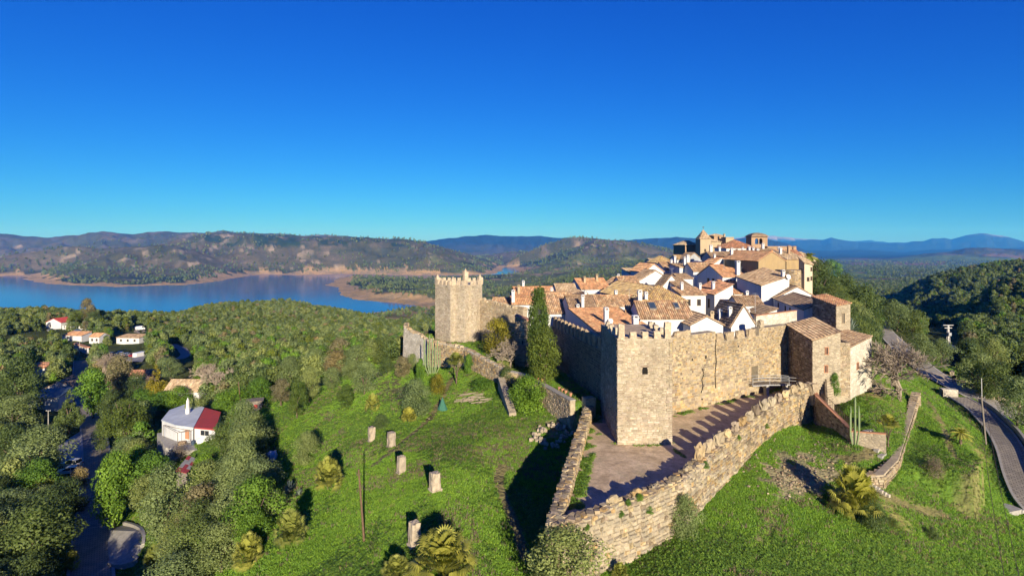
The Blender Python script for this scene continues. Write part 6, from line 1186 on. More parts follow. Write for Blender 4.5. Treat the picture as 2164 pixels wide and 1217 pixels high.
rural('long low hamlet house with orange-brown tiles', 152, 720, 12, 7, 2.8, 'plane_b', 1, 'white', 'orange', -6, [(.3, .6, 1, 1)], offs=(0, 0, 1.4, 1.4), ymin=150); rural('compact hamlet house with clean orange roof', 199, 728, 6.5, 7, 4.2, 'gable_a', 1.8, 'white', 'orange', -8, [(.3, 1, 1, 1.2), (.75, 1, 1, 1.2)], ymin=150)
rural('wide white hamlet house with flat brown roof', 270, 727, 14, 8, 3.4, 'plane_b', 1, 'white', 'brown', -6, [(.2, .8, 1, 1.1), (.5, .8, 1, 1.1), (.8, .8, 1, 1.1)], offs=(0, 0, .9, .9), ymin=150)
q = smoothline([tuple(hit(*p_)) for p_ in ((159,738),(172,743),(186,748))], 12); m_ = MB(); wallstrip(m_, [tuple(p_[:2]) for p_ in q], .3, lambda i: q[i][2] - 1, lambda i: q[i][2] + 3.0); t_ = thing('hamlet_wall', 'white hamlet wall with sloping red-brown coping', 'wall', tuple(q[6])); m_.build('core', MT['white'], t_); m_ = MB(); wallstrip(m_, [tuple(p_[:2]) for p_ in q], .9, lambda i: q[i][2] + 3.0, lambda i: q[i][2] + 3.5); m_.build('coping', MT['terracotta'], t_)
t_ = thing('balustrade', 'white post and rail fence along the hamlet ridge', 'fence', hit(172, 697)); q = smoothline([tuple(hit(*p_)) for p_ in ((134,696),(160,698),(190,697),(212,694))], 13); m_ = MB()
for p_ in q: mm = MB(); mm.box((p_[0], p_[1], p_[2] + 1.2), (.7, .7, 2.6)); mm.build('post', MT['plainwhite'], t_)
m_.tube([(*p_[:2], p_[2] + .5) for p_ in q], [.35] * 13, 5); m_.build('rail', MT['plainwhite'], t_)
# ---- cars
CARW = MB()
def tyre():
    m_ = MB(); n = 14; vs = []
    for x in (-.11, .11): vs += [(x, .33 * math.cos(6.283 * k / n), .33 * math.sin(6.283 * k / n)) for k in range(n)]
    m_.add(vs, [(k, (k + 1) % n, n + (k + 1) % n, n + k) for k in range(n)] + [tuple(range(n - 1, -1, -1)), tuple(range(n, 2 * n))]); return m_.mesh('tyre', MT['tyre'])
MT['tyre'] = paint('tyre rubber', (.02, .02, .02), .9); MT['chrome'] = paint('wheel rim', (.5, .5, .5), .4, .6); MT['lamp'] = paint('lamp glass', (.7, .7, .66), .2); MT['redlamp'] = paint('tail lamp', (.4, .02, .02), .2); TY = tyre()
m_ = MB(); m_.tube([(-.125, 0, 0), (.125, 0, 0)], [.2, .2], 10); RIM = m_.mesh('rim', MT['chrome'])
def carmesh(kind, mat):
    """hull and glasshouse lofted from side profiles"""
    if kind == 'van': hull = [(-2.6,.35),(-2.65,.9),(-2.6,2.4),(1.5,2.45),(2.0,1.5),(2.6,1.2),(2.7,.5),(2.6,.3)]; glass = [(1.42,2.3),(1.98,1.5),(.9,1.5),(.9,2.3)]; w_ = 1.0
    elif kind == 'suv': hull = [(-2.0,.35),(-2.05,.8),(-1.95,1.02),(-1.85,1.1),(.85,1.05),(1.75,.95),(2.0,.75),(2.02,.4),(1.9,.3)]; glass = [(-1.85,1.08),(-1.7,1.6),(-1.4,1.68),(.15,1.66),(.85,1.06)]; w_ = .88
    else: hull = [(-2.0,.35),(-2.05,.75),(-1.8,.95),(.9,.92),(1.8,.78),(2.02,.6),(2.0,.32)]; glass = [(-1.6,.94),(-1.1,1.42),(.1,1.42),(.85,.92)]; w_ = .85
    def loft(pr, ws, mat_, nm):
        mb = MB(); n = len(pr); vs = [(x, -ww, z) for (x, z), ww in zip(pr, ws)] + [(x, ww, z) for (x, z), ww in zip(pr, ws)]; mb.add(vs, [tuple(range(n)), tuple(range(2 * n - 1, n - 1, -1))] + [(k, n + k, n + (k + 1) % n, (k + 1) % n) for k in range(n)]); return mb.mesh(nm, mat_)
    return loft(hull, [w_ * (1 if z < 1.2 else .93) for x, z in hull], mat, 'body'), loft(glass, [w_ * (.93 if z < 1.2 else .78) if kind != 'van' else w_ * .95 for x, z in glass], MT['glass'], 'glasshouse'), w_, kind
def car(pos, heading, color, kind, label, group=None, sc=1.0):
    col = MT.setdefault('paint_%s' % (color,), paint('car paint', color, .3)); bd, gl, w_, kd = carmesh(kind, col); root = thing('parked_' + ('van' if kind == 'van' else 'car'), label, 'van' if kind == 'van' else 'car', pos, group); root.rotation_euler.z = heading; root.scale = (sc, sc, sc)
    def ch(nm, data, loc, par): o = bpy.data.objects.new(nm, data); COL.objects.link(o); o.parent = par; o.location = loc; return o
    b_ = ch('body', bd, (0, 0, 0), root); ch('glasshouse', gl, (0, 0, .004), root)
    if kind != 'van': rf = MB(); z = 1.70 if kind == 'suv' else 1.43; rf.box((-.6, 0, z), (1.7, w_ * 1.5, .05)); ch('roof_panel', rf.mesh('roof_panel', col), (0, 0, 0), root); pl_ = MB(); [pl_.box((x, s_ * w_ * .86, (1.05 + z) / 2), (.07, .04, z - 1.0)) for x in (-1.62, -.75, .1) for s_ in (-1, 1)]; ch('pillar', pl_.mesh('pillar', col), (0, 0, 0), root)
    for x in (-1.3, 1.3) if kind != 'van' else (-1.7, 1.8):
        for s_ in (-1, 1): wl = ch('wheel', TY, (x, s_ * (w_ - .05), .33), root); wl.rotation_euler.z = math.pi / 2; ch('rim', RIM, (0, 0, 0), wl)
    for s_ in (-1, 1): lm = MB(); lm.box((2.0 if kind != 'van' else 2.66, s_ * .6, .72), (.08, .3, .16)); ch('headlight', lm.mesh('headlight', MT['lamp']), (0, 0, 0), root); lm = MB(); lm.box((-2.04 if kind != 'van' else -2.64, s_ * .7, .85), (.06, .18, .3)); ch('tail_light', lm.mesh('tail_light', MT['redlamp']), (0, 0, 0), root)
    return root
def onpad(u, v, ymin=15): p_ = hit(u, v, ymin); return p_ + Vector((0, 0, .17))
car(onpad(150, 989), math.pi - .05, (.55, .54, .50), 'suv', 'silver off-road car parked beside the cobbled lane'); car(onpad(144, 1003), math.pi + .25, (.40, .44, .46), 'car', 'grey car half hidden by the pale feathery shrub')
CG = 'cars parked in the hamlet'
for u, v, hd, colr, kd, lab in ((109,700,.3,(.05,.07,.10),'car','dark car beside the red-gabled house'),(166,701,.1,(.06,.10,.2),'car','dark blue car below the white fence'),(193,702,.1,(.6,.6,.6),'suv','silver car above the clean orange roof'),(208,702,.2,(.35,.03,.03),'car','red car at the end of the fence'),(257,752,1.3,(.6,.62,.65),'car','white car next to the dark-windowed car in the car park'),(270,753,1.3,(.3,.32,.36),'car','grey car in the middle of the car park'),(284,754,1.3,(.25,.03,.04),'car','dark red car in the car park'),(296,757,1.35,(.7,.7,.7),'van','white van in the car park'),(238,752,1.0,(.05,.10,.25),'car','blue car at the shaded end of the car park'),(295,698,1.0,(.72,.72,.72),'van','white camper van on the bare knoll')): 
    car(onpad(u, v, 150), hd, colr, kd, lab, CG, 1.15); EXCL.append((*onpad(u, v, 150)[:2], 5))
pad('bare_knoll', [(282,702),(296,706),(308,700),(300,694),(286,695)], 'mortar', 'bare orange earth where the camper van stands', .02)
# ---- garden pots, woodpile, net, rubble
for k, (u, v) in enumerate(((1130,800),(1137,803),(1146,806),(1168,803),(1182,832),(1189,836),(1196,839),(1206,844))):
    Yg = 84 - (u - 1130) * .13; m_ = MB(); c_ = P(u, v, Yg); z0 = -19.55 if k != 3 else -20.1; m_.tube([(c_.x, c_.y, z0), (c_.x, c_.y, z0 + .42)], [.15, .22], 9); t_ = thing('flower_pot', 'terracotta flower pot with a small plant on the garden wall', 'flower pot', (c_.x, c_.y, z0), 'pots along the garden wall'); m_.build('pot', MT['terracotta'], t_); vs, fs, cs = [], [], []
for k in range(16):
    p_ = hit(1848 + random.uniform(-14, 18), 832 + random.uniform(-6, 8)); a_ = random.uniform(-.3, .3) + .6; L = random.uniform(1.2, 2.2)
    if k == 0: wp = thing('woodpile', 'heap of cut logs and branches below the pale stone house', 'woodpile', p_)
    m_ = MB(); d_ = Vector((math.cos(a_), math.sin(a_), random.uniform(-.1, .1))) * L / 2; c_ = p_ + Vector((0, 0, .12 + random.uniform(0, .5))); m_.tube([c_ - d_, c_ + d_], [random.uniform(.08, .15)] * 2, 6); m_.build('log', MT['bark'], wp)
for k in range(26):
    p_ = hit(1002 + random.uniform(-22, 26), 845 + random.uniform(-10, 10)); a_ = random.uniform(.1, .9); L = random.uniform(1.5, 3.4)
    if k == 0: wp = thing('brush_pile', 'grey pile of cut branches on the grass below the bastion wall', 'brush pile', p_)
    m_ = MB(); d_ = Vector((math.cos(a_), math.sin(a_), random.uniform(-.08, .08))) * L / 2; c_ = p_ + Vector((0, 0, .1 + random.uniform(0, .4))); m_.tube([c_ - d_, c_ + d_], [random.uniform(.03, .07)] * 2, 4); m_.build('branch', MT['palebark'], wp)
b = hit(935, 866); m_ = MB(); MT['net'] = simple('green netting', (.05, .16, .11), (.03, .1, .08), 8, .8, .1); n = 9
m_.add([b + Vector((0, 0, 1.9))] + [b + Vector((math.cos(6.283 * k / n) * .8, math.sin(6.283 * k / n) * .8, 0)) for k in range(n)], [(0, 1 + k, 1 + (k + 1) % n) for k in range(n)]); tag(m_.build('netting_tent', MT['net']), 'conical green netting over a plant on the grass', 'netting', kind='thing')
b = hit(572, 975); m_ = MB(); rough_block(m_, (b.x, b.y, b.z + .5), (2.6, 2.4, 1.4), .4, .25, (1, 1, 1), 4, .6); tag(m_.build('covered_heap', MT['greyroof'], smooth=True), 'heap under a pale tarpaulin in the shade at the lawn edge', 'heap', kind='thing')
m_ = MB(); r_ = random.Random(3)
for k in range(760):
    u, v = (r_.gauss(1690, 48), r_.gauss(1000, 30)) if k < 420 else ((r_.uniform(1320, 2000), r_.uniform(930, 1210)) if k < 600 else (r_.uniform(900, 1140), r_.uniform(840, 1000)))
    p_ = hit(u, v)
    if p_ is None or inpoly(np.array([p_.x]), np.array([p_.y]), TERR)[0]: continue
    s_ = r_.uniform(.10, .32) if k < 420 else r_.uniform(.07, .2); rough_block(m_, (p_.x, p_.y, p_.z + s_ * .15), (s_, s_ * .8, s_ * .6), r_.uniform(0, 3), s_ * .12, tuple(c * .8 for c in jit(random.choice(PALT), .25)), 1, .8)
tag(m_.build('rubble', MT['stones']), 'loose pale stones scattered over the grassy slopes', kind='stuff')
# concrete landing at the foot of the ramp, signboard, street end block
b = hit(2128, 1075); t_ = thing('concrete_steps', 'concrete landing and steps beside the cobbled ramp', 'steps', b); m_ = MB(); m_.box((b.x, b.y, b.z - .15), (2.4, 1.8, .6), .3); m_.build('landing', MT['concrete'], t_); m_ = MB(); m_.box((b.x - 1.1, b.y + 1.0, b.z + .1), (.3, 2.2, .8), .3); m_.build('side_wall', MT['concrete'], t_)
for k in range(4): m_ = MB(); m_.box((b.x + 1.3 + k * .4, b.y + .2, b.z - .1 - k * .16), (.4, 1.6, .4), .3); m_.build('step', MT['concrete'], t_)
b = hit(2020, 812); t_ = thing('road_sign', 'small dark information board on two posts beside the road', 'sign', b); m_ = MB(); m_.box((b.x, b.y, b.z + 1.5), (1.5, .06, .6)); m_.build('board', MT['dark'], t_)
for s_ in (-.6, .6): m_ = MB(); m_.tube([(b.x + s_, b.y + .05, b.z), (b.x + s_, b.y + .05, b.z + 1.8)], [.04, .04], 5); m_.build('post', MT['iron'], t_)
b = hit(1996, 838); t_ = thing('niche_block', 'stone block with a dark niche where the ramp parapet begins', 'stone block', b); m_ = MB(); m_.box((b.x + .8, b.y, b.z + .7), (2.6, 1.2, 1.6), -.3); m_.build('block', MT['palestone'], t_); m_ = MB(); m_.box((b.x - .55, b.y - .1, b.z + .75), (.06, .9, 1.3), -.3); m_.build('niche', MT['dark'], t_)
# candelabra cacti
def cactus(base, cols, label):
    t_ = thing('cactus', label, 'cactus', base)
    for dx, dy, h, r0 in cols: m_ = MB(); m_.tube([(base[0] + dx * .5, base[1] + dy * .5, base[2] - .1), (base[0] + dx, base[1] + dy, base[2] + h * .3), (base[0] + dx, base[1] + dy, base[2] + h * .9), (base[0] + dx, base[1] + dy, base[2] + h)], [r0 * .8, r0, r0 * .95, r0 * .3], 7); m_.build('column', MT['cactus'], t_)
b = hit(912, 790); cactus(b, [(-1.3, 0, 6.2, .12), (-.75, .3, 5.4, .12), (-.3, -.2, 7.0, .13), (.15, .2, 6.6, .12), (.6, 0, 5.0, .11), (1.0, .2, 6.0, .12), (1.5, -.1, 4.6, .11), (-1.0, -.3, 3.5, .11)], 'tall candelabra cactus against the bastion wall')
b = hit(1807, 940); cactus(b, [(0, 0, 6.0, .12), (-.6, 0, 3.9, .09), (.6, .1, 4.2, .09), (-.35, .3, 4.7, .09), (.35, -.2, 4.9, .09)], 'tall blue-green cactus below the iron railing')

# clutter on the house terrace
r_ = random.Random(11)
for nm, lab, ct, u, v, dims, mt in (('garden_table', 'round-edged table with bench slats on the house terrace', 'table', 372, 925, (1.6, .9, .75), 'greywood'), ('plastic_barrel', 'blue plastic barrel on the house terrace', 'barrel', 408, 940, (.6, .6, .9), 'blueroof'), ('gas_bottle', 'small red object beside the terrace wall', 'container', 352, 920, (.5, .5, .6), 'redroof'), ('pallet', 'stacked pale pallets leaning on the terrace', 'pallet', 385, 938, (1.3, 1.1, .5), 'palewood'), ('water_tank', 'white rounded tank beside the terrace steps', 'tank', 424, 938, (1.2, 1.0, 1.1), 'plainwhite')):
    p_ = Pz(u, v, -37.5); t_ = thing(nm, lab, ct, p_); m_ = MB()
    if nm == 'plastic_barrel' or nm == 'gas_bottle': m_.tube([p_, p_ + Vector((0, 0, dims[2] * .85)), p_ + Vector((0, 0, dims[2]))], [dims[0] / 2, dims[0] / 2, dims[0] / 3], 10); m_.build('shell', MT[mt], t_)
    elif nm == 'garden_table':
        for k in range(5): mm = MB(); mm.box((p_.x, p_.y - .4 + k * .2, p_.z + .74), (1.6, .17, .05)); mm.build('slat', MT[mt], t_)
        for dx in (-.65, .65):
            for dy in (-.3, .3): mm = MB(); mm.box((p_.x + dx, p_.y + dy, p_.z + .36), (.08, .08, .72)); mm.build('leg', MT[mt], t_)
    else:
        rough_block(m_, (p_.x, p_.y, p_.z + dims[2] / 2), dims, .3, .05, (1, 1, 1), 3, .9); m_.build('stack' if nm == 'pallet' else 'shell', MT[mt], t_)
# ------------------------------------------------------------------ vegetation prototypes (unit size: crown radius about 1)
def leaves(vs, fs, cs, p, n, size, tone, r_, bend=0.0, lw=.55):
    ref = Vector((r_.uniform(-1, 1), r_.uniform(-1, 1), r_.uniform(-1, 1))); x = n.cross(ref)
    if x.length < 1e-3: x = Vector((1, 0, 0))
    x.normalize(); y = n.cross(x); s = size * r_.uniform(.7, 1.35); b = len(vs)
    for i, j in ((-1, 0), (0, -lw), (1, 0), (0, lw)): q_ = p + x * i * s + y * j * s; vs.append((q_.x, q_.y, q_.z))
    fs.append((b, b + 1, b + 2, b + 3)); cs.append(min(max(tone + r_.uniform(-.22, .22), 0), 1))
def leafmesh(name, mat, vs, fs, cs):
    return bigmesh_c(name, np.array(vs), np.array(fs), np.array(cs), mat)
def bigmesh_c(name, co, faces, tone, mat):
    me = bpy.data.meshes.new(name); me.vertices.add(len(co)); me.vertices.foreach_set('co', co.astype(np.float32).ravel()); me.loops.add(faces.size); me.loops.foreach_set('vertex_index', faces.astype(np.int32).ravel())
    me.polygons.add(len(faces)); me.polygons.foreach_set('loop_start', np.arange(0, faces.size, 4, dtype=np.int32))
    ca = me.color_attributes.new('Col', 'FLOAT_COLOR', 'CORNER'); cc = np.ones((len(faces), 4, 4), np.float32); cc[:, :, :3] = tone[:, None, None]; ca.data.foreach_set('color', cc.ravel()); me.materials.append(mat); me.update(calc_edges=True); return me
def crown(name, mat, seed, n=2000, lumps=26, size=.075, shape='round', flat=1.0, lumpr=(.26, .46)):
    r_ = random.Random(seed); L = []
    for k in range(lumps):
        z = r_.uniform(0, 1); a_ = r_.uniform(0, 6.283)
        if shape == 'round': R = math.sqrt(max(0, 1 - (2 * z - .8) ** 2 * .75)) * .72 * math.sqrt(r_.uniform(.15, 1))
        elif shape == 'cone': z = r_.uniform(0, 1) ** 1.35; R = (1 - z) * .85 * math.sqrt(r_.uniform(.4, 1))
        elif shape == 'tall': R = .55 * math.sqrt(max(.05, 1 - abs(2 * z - .85) ** 2.2)) * math.sqrt(r_.uniform(.2, 1))
        elif shape == 'column': R = .30 * (1 - z ** 7) * (.6 + .4 * min(1, z * 4)) * math.sqrt(r_.uniform(.2, 1)) + .03
        elif shape == 'umbrella': z = .45 + .55 * z; R = .9 * math.sqrt(r_.uniform(.05, 1)) * math.sqrt(max(0, 1.25 - z))
        lr = r_.uniform(*lumpr) * (1.0 if shape not in ('cone', 'column') else (max(.35, 1.15 - z) if shape == 'cone' else max(.8, 1.15 - .35 * z)))
        L.append((Vector((R * math.cos(a_), R * math.sin(a_), (z * 1.75 + .2) * flat)), lr, r_.uniform(.12, .85)))
    vs, fs, cs = [], [], []; tot = sum(l[1] ** 2 for l in L)
    for c_, lr, tone in L:
        m_ = max(6, int(n * lr ** 2 / tot))
        for _ in range(m_):
            d_ = Vector((r_.gauss(0, 1), r_.gauss(0, 1), r_.gauss(.18, 1))).normalized(); p_ = c_ + Vector((d_.x, d_.y, d_.z * .85)) * lr * r_.uniform(.72, 1.1)
            nn = (d_ + Vector((r_.uniform(-.7, .7), r_.uniform(-.7, .7), r_.uniform(-.4, .8)))).normalized(); leaves(vs, fs, cs, p_, nn, size, tone, r_)
    return leafmesh(name, mat, vs, fs, cs)
def trunkmesh(seed, h=1.0, r=.09, limbs=4, mat='bark', spread=.55):
    r_ = random.Random(seed); mb = MB(); b = Vector((0, 0, -.25)); p1 = Vector((r_.uniform(-.08, .08), r_.uniform(-.08, .08), h * .35)); mb.tube([b, b * .3, p1], [r * 1.5, r * 1.15, r], 7)
    for k in range(limbs):
        a_ = 6.283 * k / limbs + r_.uniform(-.5, .5); e_ = Vector((math.cos(a_) * spread, math.sin(a_) * spread, h * r_.uniform(.8, 1.15))); mid = p1 * .5 + e_ * .5 + Vector((r_.uniform(-.08, .08), r_.uniform(-.08, .08), .08)); mb.tube([p1 - Vector((0, 0, .06)), mid, e_], [r * .8, r * .5, r * .18], 5)
    return mb.mesh('trunk', MT[mat], True)
def fanpalm(seed, n=150, up=.0):
    """clump of fan leaves on stalks"""
    r_ = random.Random(seed); vs, fs, cs = [], [], []
    for k in range(n):
        a_ = r_.uniform(0, 6.283); el = r_.uniform(-.15, 1.45) + up; d_ = Vector((math.cos(a_) * math.cos(el), math.sin(a_) * math.cos(el), math.sin(el))); ln = r_.uniform(.55, .95); c_ = Vector((0, 0, .30)) + d_ * ln * .68
        side = d_.cross(Vector((0, 0, 1))); side = side.normalized() if side.length > .01 else Vector((1, 0, 0)); nrm = side.cross(d_).normalized(); tone = r_.uniform(.15, .9)
        for j in range(11):
            t_ = (j / 10 - .5) * 2.5; fd = (d_ * math.cos(t_) + side * math.sin(t_)).normalized(); tip = c_ + fd * ln * .34 - Vector((0, 0, .10 * (1 - math.cos(t_)) + .05)); w_ = (nrm.cross(fd)).normalized() * .020; mid = c_ + fd * ln * .18 + nrm * .02; b = len(vs)
            for q_ in (c_ - w_ * .4, mid - w_, tip, mid + w_): vs.append(tuple(q_))
            fs.append((b, b + 1, b + 2, b + 3)); cs.append(min(1, max(0, tone + r_.uniform(-.2, .2))))
        b = len(vs); w_ = side * .012
        for q_ in (Vector((0, 0, .15)) - w_, Vector((0, 0, .15)) + w_, c_ + w_, c_ - w_): vs.append(tuple(q_))
        fs.append((b, b + 1, b + 2, b + 3)); cs.append(.5)
    return leafmesh('fronds', MT['lv_palm'], vs, fs, cs)
def featherpalm(seed, n=34):
    r_ = random.Random(seed); vs, fs, cs = [], [], []
    for k in range(n):
        a_ = 6.283 * k / n * 3.1 + r_.uniform(-.2, .2); el = r_.uniform(-.3, 1.3); h_ = Vector((math.cos(a_), math.sin(a_), 0)); prev = Vector((0, 0, 0)); side = Vector((-h_.y, h_.x, 0)); tone = r_.uniform(.1, .8)
        for j in range(1, 9):
            t_ = j / 8; p_ = h_ * math.cos(el) * t_ + Vector((0, 0, math.sin(el) * t_ - .55 * t_ * t_)); w_ = .20 * math.sin(math.pi * min(1, t_ * .92 + .08))
            for sg in (-1, 1):
                b = len(vs)
                for q_ in (prev, p_, p_ + side * sg * w_ - Vector((0, 0, w_ * .5)) + (p_ - prev) * .6, prev + (p_ - prev) * .45 + side * sg * w_ * .7 - Vector((0, 0, w_ * .4))): vs.append(tuple(q_))
                fs.append((b, b + 1, b + 2, b + 3)); cs.append(min(1, max(0, tone + r_.uniform(-.15, .15))))
            prev = p_
    return leafmesh('fronds', MT['lv_palm'], vs, fs, cs)
def baretree(seed, levels=5, mat='palebark', droop=.0):
    r_ = random.Random(seed); mb = MB()
    def grow(p_, d_, ln, rad, lv):
        q_ = p_ + d_ * ln; mid = (p_ + q_) / 2 + Vector((r_.uniform(-1, 1), r_.uniform(-1, 1), r_.uniform(-1, 1))) * ln * .08; mb.tube([p_, mid, q_], [rad, rad * .85, rad * .6], 3 if lv < 3 else 5, cap=False)
        if lv == 0: return
        for k in range(r_.choice((3, 4)) if lv > 1 else 5):
            nd = (d_ + Vector((r_.uniform(-1, 1), r_.uniform(-1, 1), r_.uniform(-.7, .75) - droop)) * .85).normalized(); grow(p_ + (q_ - p_) * r_.uniform(.55, 1), nd, ln * r_.uniform(.6, .85), max(rad * .55, .006), lv - 1)
    for k in range(3): grow(Vector((0, 0, -.1)) if k == 0 else Vector((0, 0, .25)), Vector((r_.uniform(-.9, .9), r_.uniform(-.9, .9), 1)).normalized(), .55, .055, levels)
    return mb.mesh('branches', MT[mat])
def agavemesh(seed):
    r_ = random.Random(seed); vs, fs, cs = [], [], []
    for k in range(34):
        a_ = k * 2.4; el = .15 + 1.25 * (k / 34); h_ = Vector((math.cos(a_), math.sin(a_), 0)); s_ = Vector((-h_.y, h_.x, 0)); d_ = h_ * math.cos(el) + Vector((0, 0, math.sin(el))); w_ = .085; m_ = d_ * .55; t_ = d_ * 1.0 - Vector((0, 0, .12 * math.cos(el))); b = len(vs)
        for q_ in (s_ * w_ * .6, m_ + s_ * w_, t_, m_ - s_ * w_): vs.append(tuple(q_))
        fs.append((b, b + 1, b + 2, b + 3)); cs.append(r_.uniform(.1, .9))
    return leafmesh('leaves', MT['lv_agave'], vs, fs, cs)
TRK = [trunkmesh(k) for k in range(3)]; TRP = trunkmesh(9, 1.5, .07, 6, spread=.6)
CR = {'olive': [crown('crown', MT['lv_olive'], k, 7000, 40, .036) for k in (1, 2, 3)] , 'olivetall': [crown('crown', MT['lv_olive'], k, 9000, 54, .030, 'tall', 1.0, (.2, .36)) for k in (4, 5)],
 'green': [crown('crown', MT['lv_green'], k, 6000, 36, .046, 'round') for k in (6, 7)], 'greentall': [crown('crown', MT['lv_green'], 8, 7000, 46, .044, 'tall', 1, (.2, .36))], 'dark': [crown('crown', MT['lv_dark'], k, 6500, 36, .040) for k in (9, 10, 11)],
 'cedar': [crown('crown', MT['lv_dark'], 12, 6000, 70, .042, 'cone', 1.0, (.16, .30))], 'cypress': [crown('crown', MT['lv_cyp'], 13, 12000, 170, .026, 'column', 1.0, (.13, .19))], 'pine': [crown('crown', MT['lv_pine'], 14, 7000, 50, .036, 'umbrella', 1.0, (.18, .32))],
 'yellow': [crown('crown', MT['lv_yellow'], 15, 5500, 40, .04)], 'yellowcone': [crown('crown', MT['lv_yellow'], 16, 5500, 60, .04, 'cone', 1, (.16, .3))], 'grey': [crown('crown', MT['lv_grey'], k, 5500, 40, .038, 'tall', 1, (.2, .34)) for k in (17, 18)],
 'shrub': [crown('crown', MT['lv_cyp'], 19, 7000, 44, .034, 'tall', 1, (.22, .38))], 'dry': [crown('crown', MT['lv_dry'], 20, 3600, 30, .032)], 'ygreen': [crown('crown', MT['lv_pine'], 21, 7500, 46, .036, 'tall', 1, (.22, .38))],
 'fan': [fanpalm(k) for k in (1, 2)], 'feather': [featherpalm(1)], 'bare': [baretree(3), baretree(5)], 'agave': [agavemesh(1)]}
LOW = {k: [crown('crown', MT[m_], 50 + i, 900, 18, .10, s_, 1, (.28, .46)) for i in range(2)] for k, m_, s_ in (('olive', 'lv_olive', 'round'), ('dark', 'lv_dark', 'round'), ('green', 'lv_green', 'round'), ('grey', 'lv_grey', 'tall'), ('pine', 'lv_pine', 'round'))}
ntree = {}
def plant(kind, base, wid, hei, label, group=None, name=None, cat='tree', trunk=True):
    """a tree or bush: root at its foot, trunk and crown below it"""
    me = CR[kind][ntree.get(kind, 0) % len(CR[kind])]; ntree[kind] = ntree.get(kind, 0) + 1
    root = thing(name or 'tree', label, cat, base, group); root.rotation_euler.z = random.uniform(0, 6.28)
    def child(nm, data, sx, sz, dz=0):
        o = bpy.data.objects.new(nm, data); COL.objects.link(o); o.parent = root; o.scale = (sx, sx, sz); o.location.z = dz; return o
    if kind in ('fan', 'feather', 'agave'):
        if kind == 'fan' and hei > wid * 1.4: child('trunk', TRK[0], wid * .35, hei * .6); child('fronds', me, wid * .55, wid * .55, hei - wid * .75)
        elif kind == 'feather': child('trunk', TRKP, .35, hei); child('fronds', me, wid * .5, wid * .5, hei)
        elif kind == 'agave': child('leaves', me, wid * .5, hei)
        else: child('fronds', me, wid * .62, hei * .92)
    elif kind == 'bare': child('branches', me, wid * .62, hei * .68)
    else:
        low = .0 if not trunk else .10; wk = {'column': .36}.get(kind, .52) if kind != 'cypress' else 1.1
        if kind in ('olivetall', 'greentall', 'grey', 'shrub', 'ygreen'): wk = .62
        if trunk: child('trunk', TRP if kind == 'pine' else TRK[ntree[kind] % 3], max(wid * .3, .5), hei * .62)
        child('crown', me, wid * wk, hei * (.5 - low * .5) , hei * (low - .02))
    return root
mbt = MB(); mbt.tube([(0, 0, -.1), (.03, 0, .5), (0, 0, 1.0)], [.55, .42, .5], 8); TRKP = mbt.mesh('trunk', MT['bark'], True)
